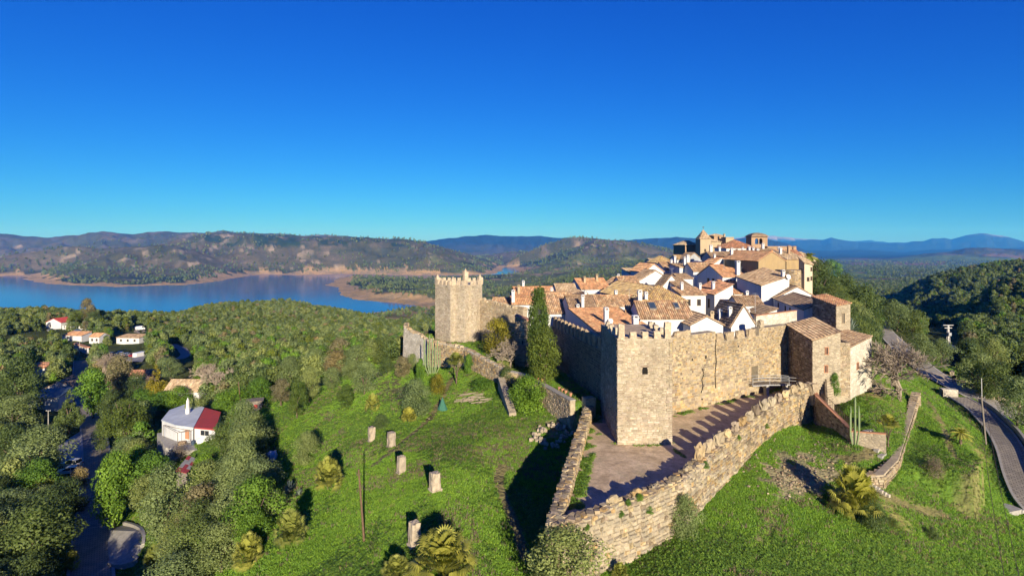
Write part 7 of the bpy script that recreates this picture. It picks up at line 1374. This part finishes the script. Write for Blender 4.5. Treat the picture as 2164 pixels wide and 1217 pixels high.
HAND = [  # kind, column, row of the foot, width px, height px, label, [trunk]
 ('dark',75,1219,165,150,'big dark leafy oak filling the verge beside the cobbled road bottom'),('olive',25,1125,110,85,'grey-green olive on the verge behind the big dark oak'),
 ('olive',80,1010,125,105,'broad olive crown between the parked car and the leaning wire'),('dark',22,985,80,80,'dark tree at the hidden bank west of the broad olive'),('olive',30,915,90,75,'olive tree below the small slender cypress'),
 ('fan',92,1065,50,62,'fan palm growing among bushes below the parked cars','p'),('dark',140,1085,80,70,'rounded dark bush against the cobbled road below the cars','b'),('grey',167,1030,46,42,'pale feathery shrub in front of the parked cars','b'),
 ('cedar',147,915,60,96,'dense conical conifer beside the cobbled road above the parking bay'),('dark',45,880,95,120,'tall ragged dark conifer above the small slender cypress'),('cypress',73,900,12,48,'small slender cypress on the west verge'),('fan',150,1207,34,42,'small fan palm at the road edge near the paved lay-by','p'),
 ('pine',268,965,110,112,'umbrella stone pine with bright crown beside the grey-roofed house'),('dark',215,955,38,66,'upright dark tree between the stone pine and the road'),('greentall',240,1120,90,160,'tall bright green ivy-clad tree beside the road above the lay-by'),('green',290,1040,70,95,'bright green tree behind the ivy-clad roadside tree'),
 ('olivetall',350,1160,112,172,'large oval olive tree between the lay-by and the red tin roof'),('greentall',428,1075,66,112,'bright green glossy tree beside the red tin roof'),('olivetall',512,1090,112,150,'broad spreading olive at the edge of the lawn above the agaves'),('olivetall',457,1185,92,118,'olive with a bare grey patch at the lower lawn edge'),
 ('olive',516,945,80,92,'rounded olive beside the red-roofed half of the house'),('dark',470,955,66,58,'dark bush between the white house and the rounded olive','b'),('dry',380,975,46,42,'dry brown shrub in front of the house terrace','b'),('dark',548,1000,44,56,'dark shrub in the shade by the canvas-covered heap','b'),
 ('dark',385,1205,44,64,'dark shrub under the large oval olive','b'),('fan',330,1212,56,60,'fan palm beside the curved wall of the lay-by','p'),('fan',362,1222,56,50,'low fan palm below the large oval olive','p'),('fan',525,1200,66,70,'shaded fan palm at the dark lower lawn edge','p'),('olive',440,1222,54,34,'small olive bush at the lower bank','b'),
 ('green',300,885,62,60,'bright hedge tree behind the stone pine'),('green',345,872,62,44,'bright hedge tree beside the grey flat roof'),('green',378,862,54,44,'bright hedge tree in front of the tile-roofed cottage'),('green',500,875,78,56,'large bright green bush beside the wooden hut'),('green',466,866,36,34,'small bright bush west of the hut hedge','b'),('green',548,852,48,54,'bright green tree behind the wooden hut'),
 ('shrub',628,884,48,78,'dense upright conifer at the top of the lawn, yellow-green'),('olivetall',654,850,52,70,'grey-green upright tree behind the dense lawn conifer'),('grey',594,858,50,56,'pale tan-leaved tree beside the footpath to the hut'),('shrub',731,862,42,48,'rounded shrub standing alone on the upper lawn','b'),('olive',770,833,58,66,'neat olive tree with visible trunk on the upper lawn'),
 ('olive',702,822,44,44,'small olive with leaning trunk above the dry-stone edge'),('olive',738,800,44,38,'olive bush behind the neat olive','b'),('olive',646,978,62,62,'rounded grey olive bush alone on the lawn','b'),
 ('fan',694,1038,66,70,'bushy fan palm on the lawn beside the fallen footpath','p'),('fan',614,1158,70,80,'bushy fan palm on the lower lawn','p'),('fan',935,1222,140,96,'large fan palm clump in front of the shaded stone block','p'),('fan',838,1222,66,44,'low fan palm beside the large clump','p'),
 ('agave',612,1042,38,30,'silvery agave rosette at the lawn edge','p'),('agave',581,1055,32,22,'smaller agave by the olive edge','p'),('agave',632,1048,26,18,'low young agave beside the silvery one','p'),
 ('olive',878,880,78,72,'wide dark olive bush above the stone blocks','b'),('fan',787,872,34,40,'small fan palm on the upper lawn slope','p'),('fan',864,895,34,34,'spiky yucca clump below the wide olive bush','p'),('dark',805,905,34,28,'low dark weeds bush beside the lawn path','b'),
 ('yellow',926,832,36,40,'yellowish round bush under the candelabra cactus','b'),('fan',964,812,46,74,'shaggy yucca tree against the bastion wall','p'),('yellow',1052,752,80,74,'yellow-green tree in front of the ribbed keep'),('bare',1078,775,70,56,'bare twiggy tree beside the yellow-green tree'),
 ('cypress',1138,812,52,212,'tall dark green cypress rising above the garden'),('ygreen',1150,815,82,126,'big yellowish rounded tree at the foot of the cypress'),('green',1114,868,80,70,'drooping bright bush over the garden wall','b'),('dry',1184,790,34,40,'leafless brown shrub beside the shaded curtain wall','b'),
 ('olive',1196,1262,180,140,'large olive crown in front of the outer wall corner'),('fan',1310,1224,36,34,'small fan palm at the foot of the outer wall','p'),('green',1500,668,54,34,'round orange tree among the white houses'),
 ('bare',1902,846,150,128,'big bare spreading tree beside the pale stone house'),('bare',1838,810,60,56,'bare climbing shrub against the pale stone house'),('fan',1877,944,48,76,'fan palm with short trunk on the upper garden grass','p'),('fan',1806,1100,100,112,'big shaggy fan palm beside the stone steps','p'),('dark',1842,1118,60,64,'dark bush below the big shaggy palm','b'),
 ('dry',1974,1018,46,46,'grey dead bush on the right-hand lawn'.replace('right-hand ', 'lower '),'b'),('feather',2030,940,50,26,'young feathery palm on the slope above the cobbled ramp','p'),('dark',1885,1112,24,16,'tiny dark shrub on the lower slope','b'),('dark',1972,1138,26,22,'small dark thistle bush near the wire shadow','b'),
 ('olive',2150,912,80,110,'olive tree beside the ramp wall'),('agave',1797,700,46,34,'big blue agave behind the tower house','p'),('green',1765,832,24,44,'green vine beside the red door','b'),
 ('grey',252,842,66,92,'tall tan eucalyptus beside the shaded roofs'),('yellowcone',330,838,56,70,'bright yellow-green conifer beside the tiled cottage'),('bare',215,800,56,52,'white bare tree near the car park'),('greentall',196,886,72,106,'big mixed green tree where the road enters shade'),('dark',238,890,60,60,'dark tree behind the big mixed green tree'),
 ('grey',184,690,38,58,'tall eucalyptus on the hamlet skyline before the lake'),('pine',160,694,30,34,'round pine beside the hamlet eucalyptus'),('dark',198,694,34,34,'dark oak beside the hamlet eucalyptus'),('bare',470,842,64,66,'bare grey tree behind the green hedge'),('bare',435,822,50,50,'smaller bare tree near the tile cottage'),('dry',828,752,64,32,'grey leafless thicket beside the bastion corner','b'),
 ('dark',290,842,50,52,'dark tree beside the yellow conifer'),('olive',410,900,50,56,'olive behind the house chimney'),('olive',360,800,52,44,'grey olive near the tiled cottage roof'),('greentall',430,815,40,50,'bright green tree beside the bare grey tree'),
 ('grey',850,796,42,42,'grey-green shrub at the bastion corner','b'),('olive',872,784,34,34,'small olive bush under the bastion wall','b'),('greentall',888,812,22,52,'slim bright green shrub beside the candelabra cactus','b'),('dark',815,790,40,34,'dark bush on the rocky edge of the upper lawn','b'),('green',1020,826,50,26,'low green weeds below the bastion wall','b'),('dark',1072,812,40,34,'dark ivy mass at the end of the bastion wall','b'),('greentall',990,790,22,40,'climbing green plant on the bastion wall','b'),
 ('dark',1735,640,70,86,'dense dark tree below the cliff houses'),('dark',1782,668,80,84,'dark oak on the cliff slope behind the tower house'),('dark',1826,706,90,96,'large dark oak above the curving road'),('greentall',1758,610,50,60,'lighter green tree under the cliff rampart'),
 ('olive',1945,772,60,62,'olive above the bend of the road'),('olive',1990,772,54,54,'olive beside the transformer pylon'),('olive',2065,835,80,84,'olive below the roadside boulders'),('dark',2110,850,70,80,'dark oak below the roadside boulders'),('olive',1895,700,60,58,'olive on the bank above the upper road'),('dark',1930,720,56,56,'dark oak over the upper road bank'),
]
CATS = {'p': 'palm', 'b': 'bush'}; NAMES = {'p': 'fan_palm', 'b': 'bush'}; SPOTS = []
for it in HAND:
    kind, u, v, wp, hp, lab = it[:6]; fl = it[6] if len(it) > 6 else ''
    p_ = hit(u, min(v, 1300)); 
    if u == 1500: p_ = Vector(px(1500, -19.2, 99))
    if u == 1797: p_ = Vector(px(1797, -14.6, 97))
    if u == 1765: p_ = P(1764, 835, 81.6)
    wid, hei = wp / FPX * p_.y, hp / FPX * p_.y
    nm = {'agave': 'agave', 'cypress': 'cypress_tree', 'feather': 'date_palm', 'bare': 'bare_tree'}.get(kind, NAMES.get(fl, 'tree')); ct = {'agave': 'agave'}.get(kind, CATS.get(fl, 'tree'))
    plant(kind, p_, wid, hei, lab, None, nm, ct, fl != 'b'); SPOTS.append((p_.x, p_.y, wid / 2))
pp = Vector(px(1712, -8.5, 168)); plant('feather', pp, 5.5, 5.4, 'tall date palm on the skyline behind the cliff houses', None, 'date_palm', 'palm'); 
ws = WALL_R[4]; plant('olive', (15.3, 49.9, -26.0), 2.9, 3.9, 'bush rooted in the face of the outer wall', None, 'bush', 'bush', False)
# plants rooted in the outer wall's face
_ol = offset_line(WALL_R, HW + .12)
for (u, v, w_, h_), lab in zip(((1490, 990, .9, .7), (1352, 1058, .7, .6), (1328, 1068, .5, .5), (1312, 1092, .6, .5), (1372, 1085, .8, .6), (1560, 930, .7, .6), (1620, 905, .8, .6), (1240, 1120, .6, .5)), ('leafy clump growing just below the ruined merlons', 'small green plant in the outer wall beside two others', 'tiny plant in the outer wall joints', 'low weed in the outer wall below the tiny plant', 'grass clump in the outer wall near the rooted bush', 'green weed on the wall below the tall merlons', 'weed clump near the upper end of the outer wall', 'weed clump close to the outer wall corner')):
    k_ = (u - U0) / FPX; best = None
    for i in range(len(_ol) - 1):
        a_, b_ = Vector(_ol[i]), Vector(_ol[i + 1]); d_ = b_ - a_; t_ = (k_ * a_.y - a_.x) / (d_.x - k_ * d_.y + 1e-9)
        if -.01 <= t_ <= 1.01: best = a_ + d_ * t_
    if best is not None: plant('green', (best.x, best.y, (VH - v) / FPX * best.y), w_, h_, lab, 'plants in the outer wall', 'wall_plant', 'plant', False)
# ------------------------------------------------------------------ woods: the largest trees are single things, the rest is one mass
def allowed(x, y):
    r_ = np.hypot(x, y); th = np.arctan2(x, y); u = U0 + FPX * np.tan(th); z = gz(x, y); v = VH - FPX * z / y; ok = np.ones(len(x), bool)
    for key, (q, zz, hw) in ROADLINE.items(): ok &= polydist(x, y, q[::3].tolist(), False) > hw + 2.2
    ok &= ~inpoly(x, y, vil); ok &= ~((u > 545) & (u < 1900) & (v > 800) & (r_ < 140)); ok &= ~((u > 560) & (u < 1200) & (r_ < 130)); ok &= ~((u > 1180) & (r_ < 250) & (u < 1700))
    ok &= ~((u > 1700) & (r_ < 150) & (v > 770)); ok &= ~((u > 1700) & (u < 2000) & (r_ < 118)); ok &= ~((u > 2000) & (r_ < 116)) ; ok &= ~((r_ < 60)); ok &= ~((u > 60) & (u < 240) & (r_ < 135) & (r_ > 85) & (np.abs(u - 165) < 48)); ok &= ~((u > 225) & (u < 315) & (r_ < 112)); ok &= ~((u > 325) & (u < 520) & (r_ < 150) & (r_ > 98) & (v > 865))
    for x0, y0, rr_ in EXCL: ok &= np.hypot(x - x0, y - y0) > rr_
    for x0, y0, rr_ in SPOTS: ok &= np.hypot(x - x0, y - y0) > rr_ * .9
    hp = 5.5 / y * FPX; wp = 2.6 / y * FPX
    for a0, b0, a1, b1 in KEEP: ok &= ~((u + wp > a0) & (u - wp < a1) & (v > b0) & (v - hp < b1) & (r_ < 500))
    sd = bil(np.clip(SD, -500, 2000), TH, LR, th, np.log(r_)); ok &= sd > 45 + 60 * vnoise(x / 40, y / 40, 5); 
    return ok, u, v, r_
def scatter(n, t0, t1, r0, r1, pw=1.0):
    th = rng.uniform(t0, t1, n); r_ = np.exp(rng.uniform(0, 1, n) ** pw * (math.log(r1) - math.log(r0)) + math.log(r0)); return r_ * np.sin(th), r_ * np.cos(th)
def thin(x, y, s):
    """drop points that crowd an earlier one (cell hashing)"""
    seen = {}; keep = np.zeros(len(x), bool)
    for i in range(len(x)):
        k = (int(x[i] / s[i]), int(y[i] / s[i]), int(math.log2(s[i]) * 2))
        if k not in seen: seen[k] = 1; keep[i] = True
    return keep
def woods(name, label, x, y, size, kinds, nind, indlabels, group):
    """x, y, crown size, kind index; the nind that show largest become single trees"""
    r_ = np.hypot(x, y); app = size / r_; order = np.argsort(-app); ind = order[:nind]; rest = order[nind:]
    names = list(LOW); used = {}
    LM = [('the cobbled lane', px(200,0,110)), ('the parking bay', px(140,0,122)), ('the white house with the grey and red roof', px(400,0,112)), ('the tile-roofed cottage', px(383,0,160)), ('the shaded cottage at the lane bend', px(120,0,190)), ('the blue-roofed cottage', px(90,0,165)), ('the wooden hut', px(538,0,118)), ('the upper lawn', px(640,0,150)), ('the bastion wall', px(840,0,150)), ('the hamlet car park', px(270,0,270)), ('the bend of the far lane', px(388,0,290)), ('the hamlet houses', px(200,0,350)), ('the rusty-roofed cottage', px(75,0,215)), ('the lay-by', px(300,0,85)), ('the umbrella stone pine', px(268,0,105)), ('the red tin shed', px(395,0,98)), ('the large oval olive', px(350,0,80)), ('the big dark verge oak', px(75,0,76)), ('the broad spreading lawn-edge olive', px(512,0,78)), ('the bright ivy-clad tree', px(240,0,92)), ('the conical roadside conifer', px(147,0,140)), ('the tan eucalyptus', px(252,0,180)), ('the dense lawn conifer', px(628,0,112)), ('the bare grey trees', px(455,0,150)),
          ('the upper asphalt road', px(1890,0,165)), ('the transformer pylon', px(2004,0,170)), ('the cliff houses', px(1770,0,150)), ('the roadside parapet blocks', px(2080,0,125)), ('the ramp parapet', px(2160,0,115)), ('the tower house', px(1800,0,125)), ('the pale boulders', px(2060,0,185))]
    for i in ind:
        kd = names[kinds[i]]; k2 = {'olive': 'olive', 'dark': 'dark', 'green': 'green', 'grey': 'grey', 'pine': 'olive'}[kd]
        lm = min(LM[:24] if x[i] < 0 else LM[24:], key=lambda q_: math.hypot(q_[1][0] - x[i], q_[1][1] - y[i])); dy = y[i] - lm[1][1]; rel = 'in the trees just beyond' if dy > 6 else ('in the trees downhill of' if dy < -6 else 'in the trees beside')
        lab = '%s %s %s %s' % ('large' if size[i] > 5.2 else ('small' if size[i] < 4.0 else 'medium'), indlabels[kd], rel, lm[0])
        plant(k2, (x[i], y[i], ground(x[i], y[i])), size[i] * 1.05, size[i] * random.uniform(.8, 1.2), lab, group)
    me = bpy.data.meshes.new(name); me.vertices.add(len(rest)); co = np.stack([x[rest], y[rest], gz(x[rest], y[rest]) - size[rest] * .06], 1); me.vertices.foreach_set('co', co.astype(np.float32).ravel())
    for an, val, ty in (('ik', kinds[rest] * 2 + rng.integers(0, 2, len(rest)), 'INT'), ('sc', size[rest] * .5, 'FLOAT'), ('rz', rng.uniform(0, 6.28, len(rest)), 'FLOAT'), ('hz', rng.uniform(.75, 1.15, len(rest)), 'FLOAT')):
        a_ = me.attributes.new(an, ty, 'POINT'); a_.data.foreach_set('value', val.astype(np.int32 if ty == 'INT' else np.float32))
    o = ob(name, me); tag(o, label, kind='stuff'); md = o.modifiers.new('scatter', 'NODES'); md.node_group = scatter_group('woods_' + name, WOODCOL); return o
def scatter_group(name, coll):
    g = bpy.data.node_groups.new(name, 'GeometryNodeTree'); g.interface.new_socket('Geometry', in_out='INPUT', socket_type='NodeSocketGeometry'); g.interface.new_socket('Geometry', in_out='OUTPUT', socket_type='NodeSocketGeometry')
    N = g.nodes; K = g.links; gi, go = N.new('NodeGroupInput'), N.new('NodeGroupOutput'); ci = N.new('GeometryNodeCollectionInfo'); ci.inputs['Collection'].default_value = coll; ci.inputs['Separate Children'].default_value = True; ci.inputs['Reset Children'].default_value = True
    ip = N.new('GeometryNodeInstanceOnPoints'); ip.inputs['Pick Instance'].default_value = True
    def at(nm, ty): a_ = N.new('GeometryNodeInputNamedAttribute'); a_.data_type = ty; a_.inputs['Name'].default_value = nm; return a_.outputs[0]
    cx = N.new('ShaderNodeCombineXYZ'); K.new(at('rz', 'FLOAT'), cx.inputs[2]); sx = N.new('ShaderNodeCombineXYZ'); ml = N.new('ShaderNodeMath'); ml.operation = 'MULTIPLY'; sc = at('sc', 'FLOAT'); K.new(sc, sx.inputs[0]); K.new(sc, sx.inputs[1]); K.new(sc, ml.inputs[0]); K.new(at('hz', 'FLOAT'), ml.inputs[1]); K.new(ml.outputs[0], sx.inputs[2])
    K.new(gi.outputs[0], ip.inputs['Points']); K.new(ci.outputs[0], ip.inputs['Instance']); K.new(at('ik', 'INT'), ip.inputs['Instance Index']); K.new(cx.outputs[0], ip.inputs['Rotation']); K.new(sx.outputs[0], ip.inputs['Scale']); K.new(ip.outputs[0], go.inputs[0]); return g
WOODCOL = bpy.data.collections.new('wood_prototypes')
for i, (k, ms_) in enumerate(LOW.items()):
    for j, me in enumerate(ms_): WOODCOL.objects.link(bpy.data.objects.new('proto_%02d' % (i * 2 + j), me))
# west side
x, y = scatter(52000, -0.80, -0.02, 62, 1500, .62); ok, u, v, r_ = allowed(x, y); n_ = vnoise(x / 55, y / 55, 91)
size = np.where(r_ < 260, rng.uniform(3.2, 6.6, len(x)), rng.uniform(3.5, 7.8, len(x))) * (1 + .25 * (r_ > 700)); ok &= (n_ > .16) | (r_ > 350); ok &= ~((r_ > 260) & (r_ < 480) & (u < 330) & (vnoise(x / 30, y / 30, 14) > .72)); ok &= ~((u > 860) & (r_ > 500) & (vnoise(x / 80, y / 80, 33) > .45))
ok &= ~((u > 750) & (r_ > 1000)); x, y, size, r_, u = x[ok], y[ok], size[ok], r_[ok], u[ok]; k = thin(x, y, size * np.where(r_ < 145, 1.3, np.where(r_ < 260, 1.0, .78))); x, y, size, r_, u = x[k], y[k], size[k], r_[k], u[k]
kd = rng.choice(5, len(x), p=[.44, .23, .15, .06, .12]); kd = np.where((r_ > 450) & (kd == 2), 4, kd)
IL = {'olive': 'grey-green wild olive', 'dark': 'dark holm oak', 'green': 'fresh green broadleaf tree', 'grey': 'pale tan-leaved tree', 'pine': 'yellowish olive'}
print('west trees', len(x)); woods('woodland', 'dense olive and oak woodland on the slopes towards the lake', x, y, size, kd, 130, IL, 'trees of the western woods')
# east side
x, y = scatter(110000, 0.28, 0.80, 100, 2800, .70); ok, u, v, r_ = allowed(x, y); size = rng.uniform(3.6, 7.0, len(x)) * (1 + .6 * smooth(r_, 700, 1800)); ok &= (u > 1690) & ((r_ < 900) | (r_ < 1700) | (vnoise(x / 120, y / 120, 22) > .30)); ok &= ~((u > 1690) & (u < 1760) & (r_ < 230))
x, y, size, r_ = x[ok], y[ok], size[ok], r_[ok]; k = thin(x, y, size * .75); x, y, size, r_ = x[k], y[k], size[k], r_[k]; kd = rng.choice(5, len(x), p=[.36, .50, .06, .02, .06])
IR = IL
print('east trees', len(x)); woods('woodland', 'dark oak and olive woodland of the eastern valley', x, y, size, kd, 60, IR, 'trees of the eastern woods')
# far woods and scrub: north valley, lake shores, far hillsides, plain hedgerows
x, y = scatter(90000, -0.80, 0.80, 700, 8500, .8); th = np.arctan2(x, y); r_ = np.hypot(x, y); u = U0 + FPX * np.tan(th); z = gz(x, y); sd = bil(np.clip(SD, -500, 2000), TH, LR, th, np.log(r_))
dens = np.where((u < 1060) & (r_ > 2300), np.where((z < ZW + 70) , .8, .22) * (vnoise(x / 200, y / 200, 61) > .35), np.where(u < 1700, .55 * (vnoise(x / 130, y / 130, 62) > .45), .8 * (vnoise(x / 260, y / 160, 63) > .42)))
dens = np.where((u < 760) & (r_ < 2300), 0, dens); dens = np.where((u > 1700) & (r_ < 2500), 0, dens); dens = np.where((r_ > 4500) & (u > 1690), dens * .8, dens)
ok = (rng.uniform(0, 1, len(x)) < dens) & (sd > 60 + 60 * vnoise(x / 60, y / 60, 3)) & ~inpoly(x, y, vil) & (r_ > 700); x, y, r_ = x[ok], y[ok], r_[ok]; size = rng.uniform(6, 11, len(x)) * (1 + smooth(r_, 2500, 6000) * 1.0); k = thin(x, y, size * .8); x, y, size = x[k], y[k], size[k]; print('far', len(x))
woods('far_woodland', 'distant scrub and woodland round the reservoir and on the plain', x, y, size, rng.choice(5, len(x), p=[.40, .48, .02, .0, .10]), 0, {}, None)
# ------------------------------------------------------------------ grass and weeds on the castle hill
def tuft(seed, mat, n=18, h=.15, spread=.24, w_=.022, bend=.5):
    r_ = random.Random(seed); vs, fs, cs = [], [], []
    for k in range(n):
        p_ = Vector((r_.uniform(-1, 1) * spread, r_.uniform(-1, 1) * spread, -.03)); d_ = Vector((r_.uniform(-1, 1) * bend, r_.uniform(-1, 1) * bend, 1)).normalized(); s_ = d_.cross(Vector((r_.uniform(-1, 1), r_.uniform(-1, 1), .1))).normalized() * w_ * r_.uniform(.7, 1.6); t_ = p_ + d_ * h * r_.uniform(.5, 1.2); m_ = p_ + d_ * h * .45; b = len(vs)
        for q_ in (p_ - s_, p_ + s_, t_ + s_ * .35, t_ - s_ * .35): vs.append(tuple(q_))
        fs.append((b, b + 1, b + 2, b + 3)); cs.append(r_.uniform(0, 1))
    return leafmesh('grass_tuft', mat, vs, fs, cs)
def weed(seed):
    r_ = random.Random(seed); vs, fs, cs = [], [], []
    for k in range(26):
        d_ = Vector((r_.gauss(0, 1), r_.gauss(0, 1), abs(r_.gauss(.3, .6)))).normalized(); leaves(vs, fs, cs, d_ * r_.uniform(.1, .32), (d_ + Vector((0, 0, .8))).normalized(), .09, r_.uniform(0, .9), r_)
    return leafmesh('weed', MT['lv_weed'], vs, fs, cs)
GRC = bpy.data.collections.new('grass_prototypes')
for i in range(4): GRC.objects.link(bpy.data.objects.new('proto_%02d' % i, tuft(i, MT['lv_grass']) if i < 2 else (weed(i) if i == 2 else tuft(9, MT['lv_dry'], 14, .3, .2, .018))))
x, y = scatter(330000, -0.62, 0.80, 38, 175, .9); th = np.arctan2(x, y); r_ = np.hypot(x, y); lr = np.log(r_); u = U0 + FPX * np.tan(th)
cr_, cg_ = bil(C[..., 0], TH, LR, th, lr), bil(C[..., 1], TH, LR, th, lr); ok = (cg_ > cr_ * 0.98) & ~inpoly(x, y, TERR) & ~inpoly(x, y, vil) & (rng.uniform(0, 1, len(x)) < np.clip((cg_ / cr_ - .9) * 2.2, .2, 1))
for key, (q, zz, hw) in ROADLINE.items(): ok &= polydist(x, y, q[::3].tolist(), False) > hw + .3
ok &= ~((u < 545) & (r_ > 130)); x, y, r_ = x[ok], y[ok], r_[ok]; wn = vnoise(x / 7, y / 7, 41) + .5 * vnoise(x / 2, y / 2, 42)
kk = np.where(wn + rng.uniform(-.3, .3, len(x)) > 1.0, 2, rng.integers(0, 2, len(x))); kk = np.where(rng.uniform(0, 1, len(x)) < .02 + .16 * (vnoise(x / 5, y / 5, 47) > .66), 3, kk); print('grass', len(x))
me = bpy.data.meshes.new('grass'); me.vertices.add(len(x)); me.vertices.foreach_set('co', np.stack([x, y, gz(x, y)], 1).astype(np.float32).ravel())
for an, val, ty in (('ik', kk, 'INT'), ('sc', rng.uniform(.7, 1.35, len(x)) * (1 - .12 * (kk == 2)), 'FLOAT'), ('rz', rng.uniform(0, 6.28, len(x)), 'FLOAT'), ('hz', rng.uniform(.5, 1.1, len(x)), 'FLOAT')):
    a_ = me.attributes.new(an, ty, 'POINT'); a_.data.foreach_set('value', val.astype(np.int32 if ty == 'INT' else np.float32))
o = ob('grass', me); tag(o, 'short meadow grass and weeds covering the castle hill', kind='stuff'); md = o.modifiers.new('scatter', 'NODES'); md.node_group = scatter_group('grass_scatter', GRC)

x, y = scatter(60000, 0.0, 0.55, 40, 100, .9); ok = inpoly(x, y, TERR); x, y = x[ok], y[ok]; dL = polydist(x, y, WALL_L, False); dR = polydist(x, y, WALL_R, False); dC = polydist(x, y, [cpt(4), cpt(CL)], False); dT = polydist(x, y, [(TX0, TY0), (TX1, TY0), (TX1, TY1)], False); dk = polydist(x, y, [(17.0, 62.8), (18.0, 58.5), (21.5, 55.8)], False)
pr = np.maximum.reduce([np.clip(1.9 - dL, 0, 1) * .8, np.clip(1.3 - dR, 0, 1) * .25 * (x < 14) , np.clip(1.2 - dC, 0, 1) * .45, np.clip(.75 - dT, 0, 1) * .35, np.clip(.4 - dk, 0, 1)]) * (vnoise(x / 1.3, y / 1.3, 7) > .42)
ok = (rng.uniform(0, 1, len(x)) < pr * 4.0) & ~((x > TX0) & (x < TX1) & (y > TY0)); x, y = x[ok], y[ok]; me = bpy.data.meshes.new('weeds'); me.vertices.add(len(x)); me.vertices.foreach_set('co', np.stack([x, y, np.full(len(x), ZT)], 1).astype(np.float32).ravel())
for an, val, ty in (('ik', rng.choice([0, 1, 2, 2], len(x)), 'INT'), ('sc', rng.uniform(.5, 1.1, len(x)), 'FLOAT'), ('rz', rng.uniform(0, 6.28, len(x)), 'FLOAT'), ('hz', rng.uniform(.5, 1.1, len(x)), 'FLOAT')):
    a_ = me.attributes.new(an, ty, 'POINT'); a_.data.foreach_set('value', val.astype(np.int32 if ty == 'INT' else np.float32))
o = ob('weeds', me); tag(o, 'weeds growing in the joints and along the walls of the terrace', kind='stuff'); md = o.modifiers.new('scatter', 'NODES'); md.node_group = scatter_group('weed_scatter', GRC)
bpy.context.view_layer.update()
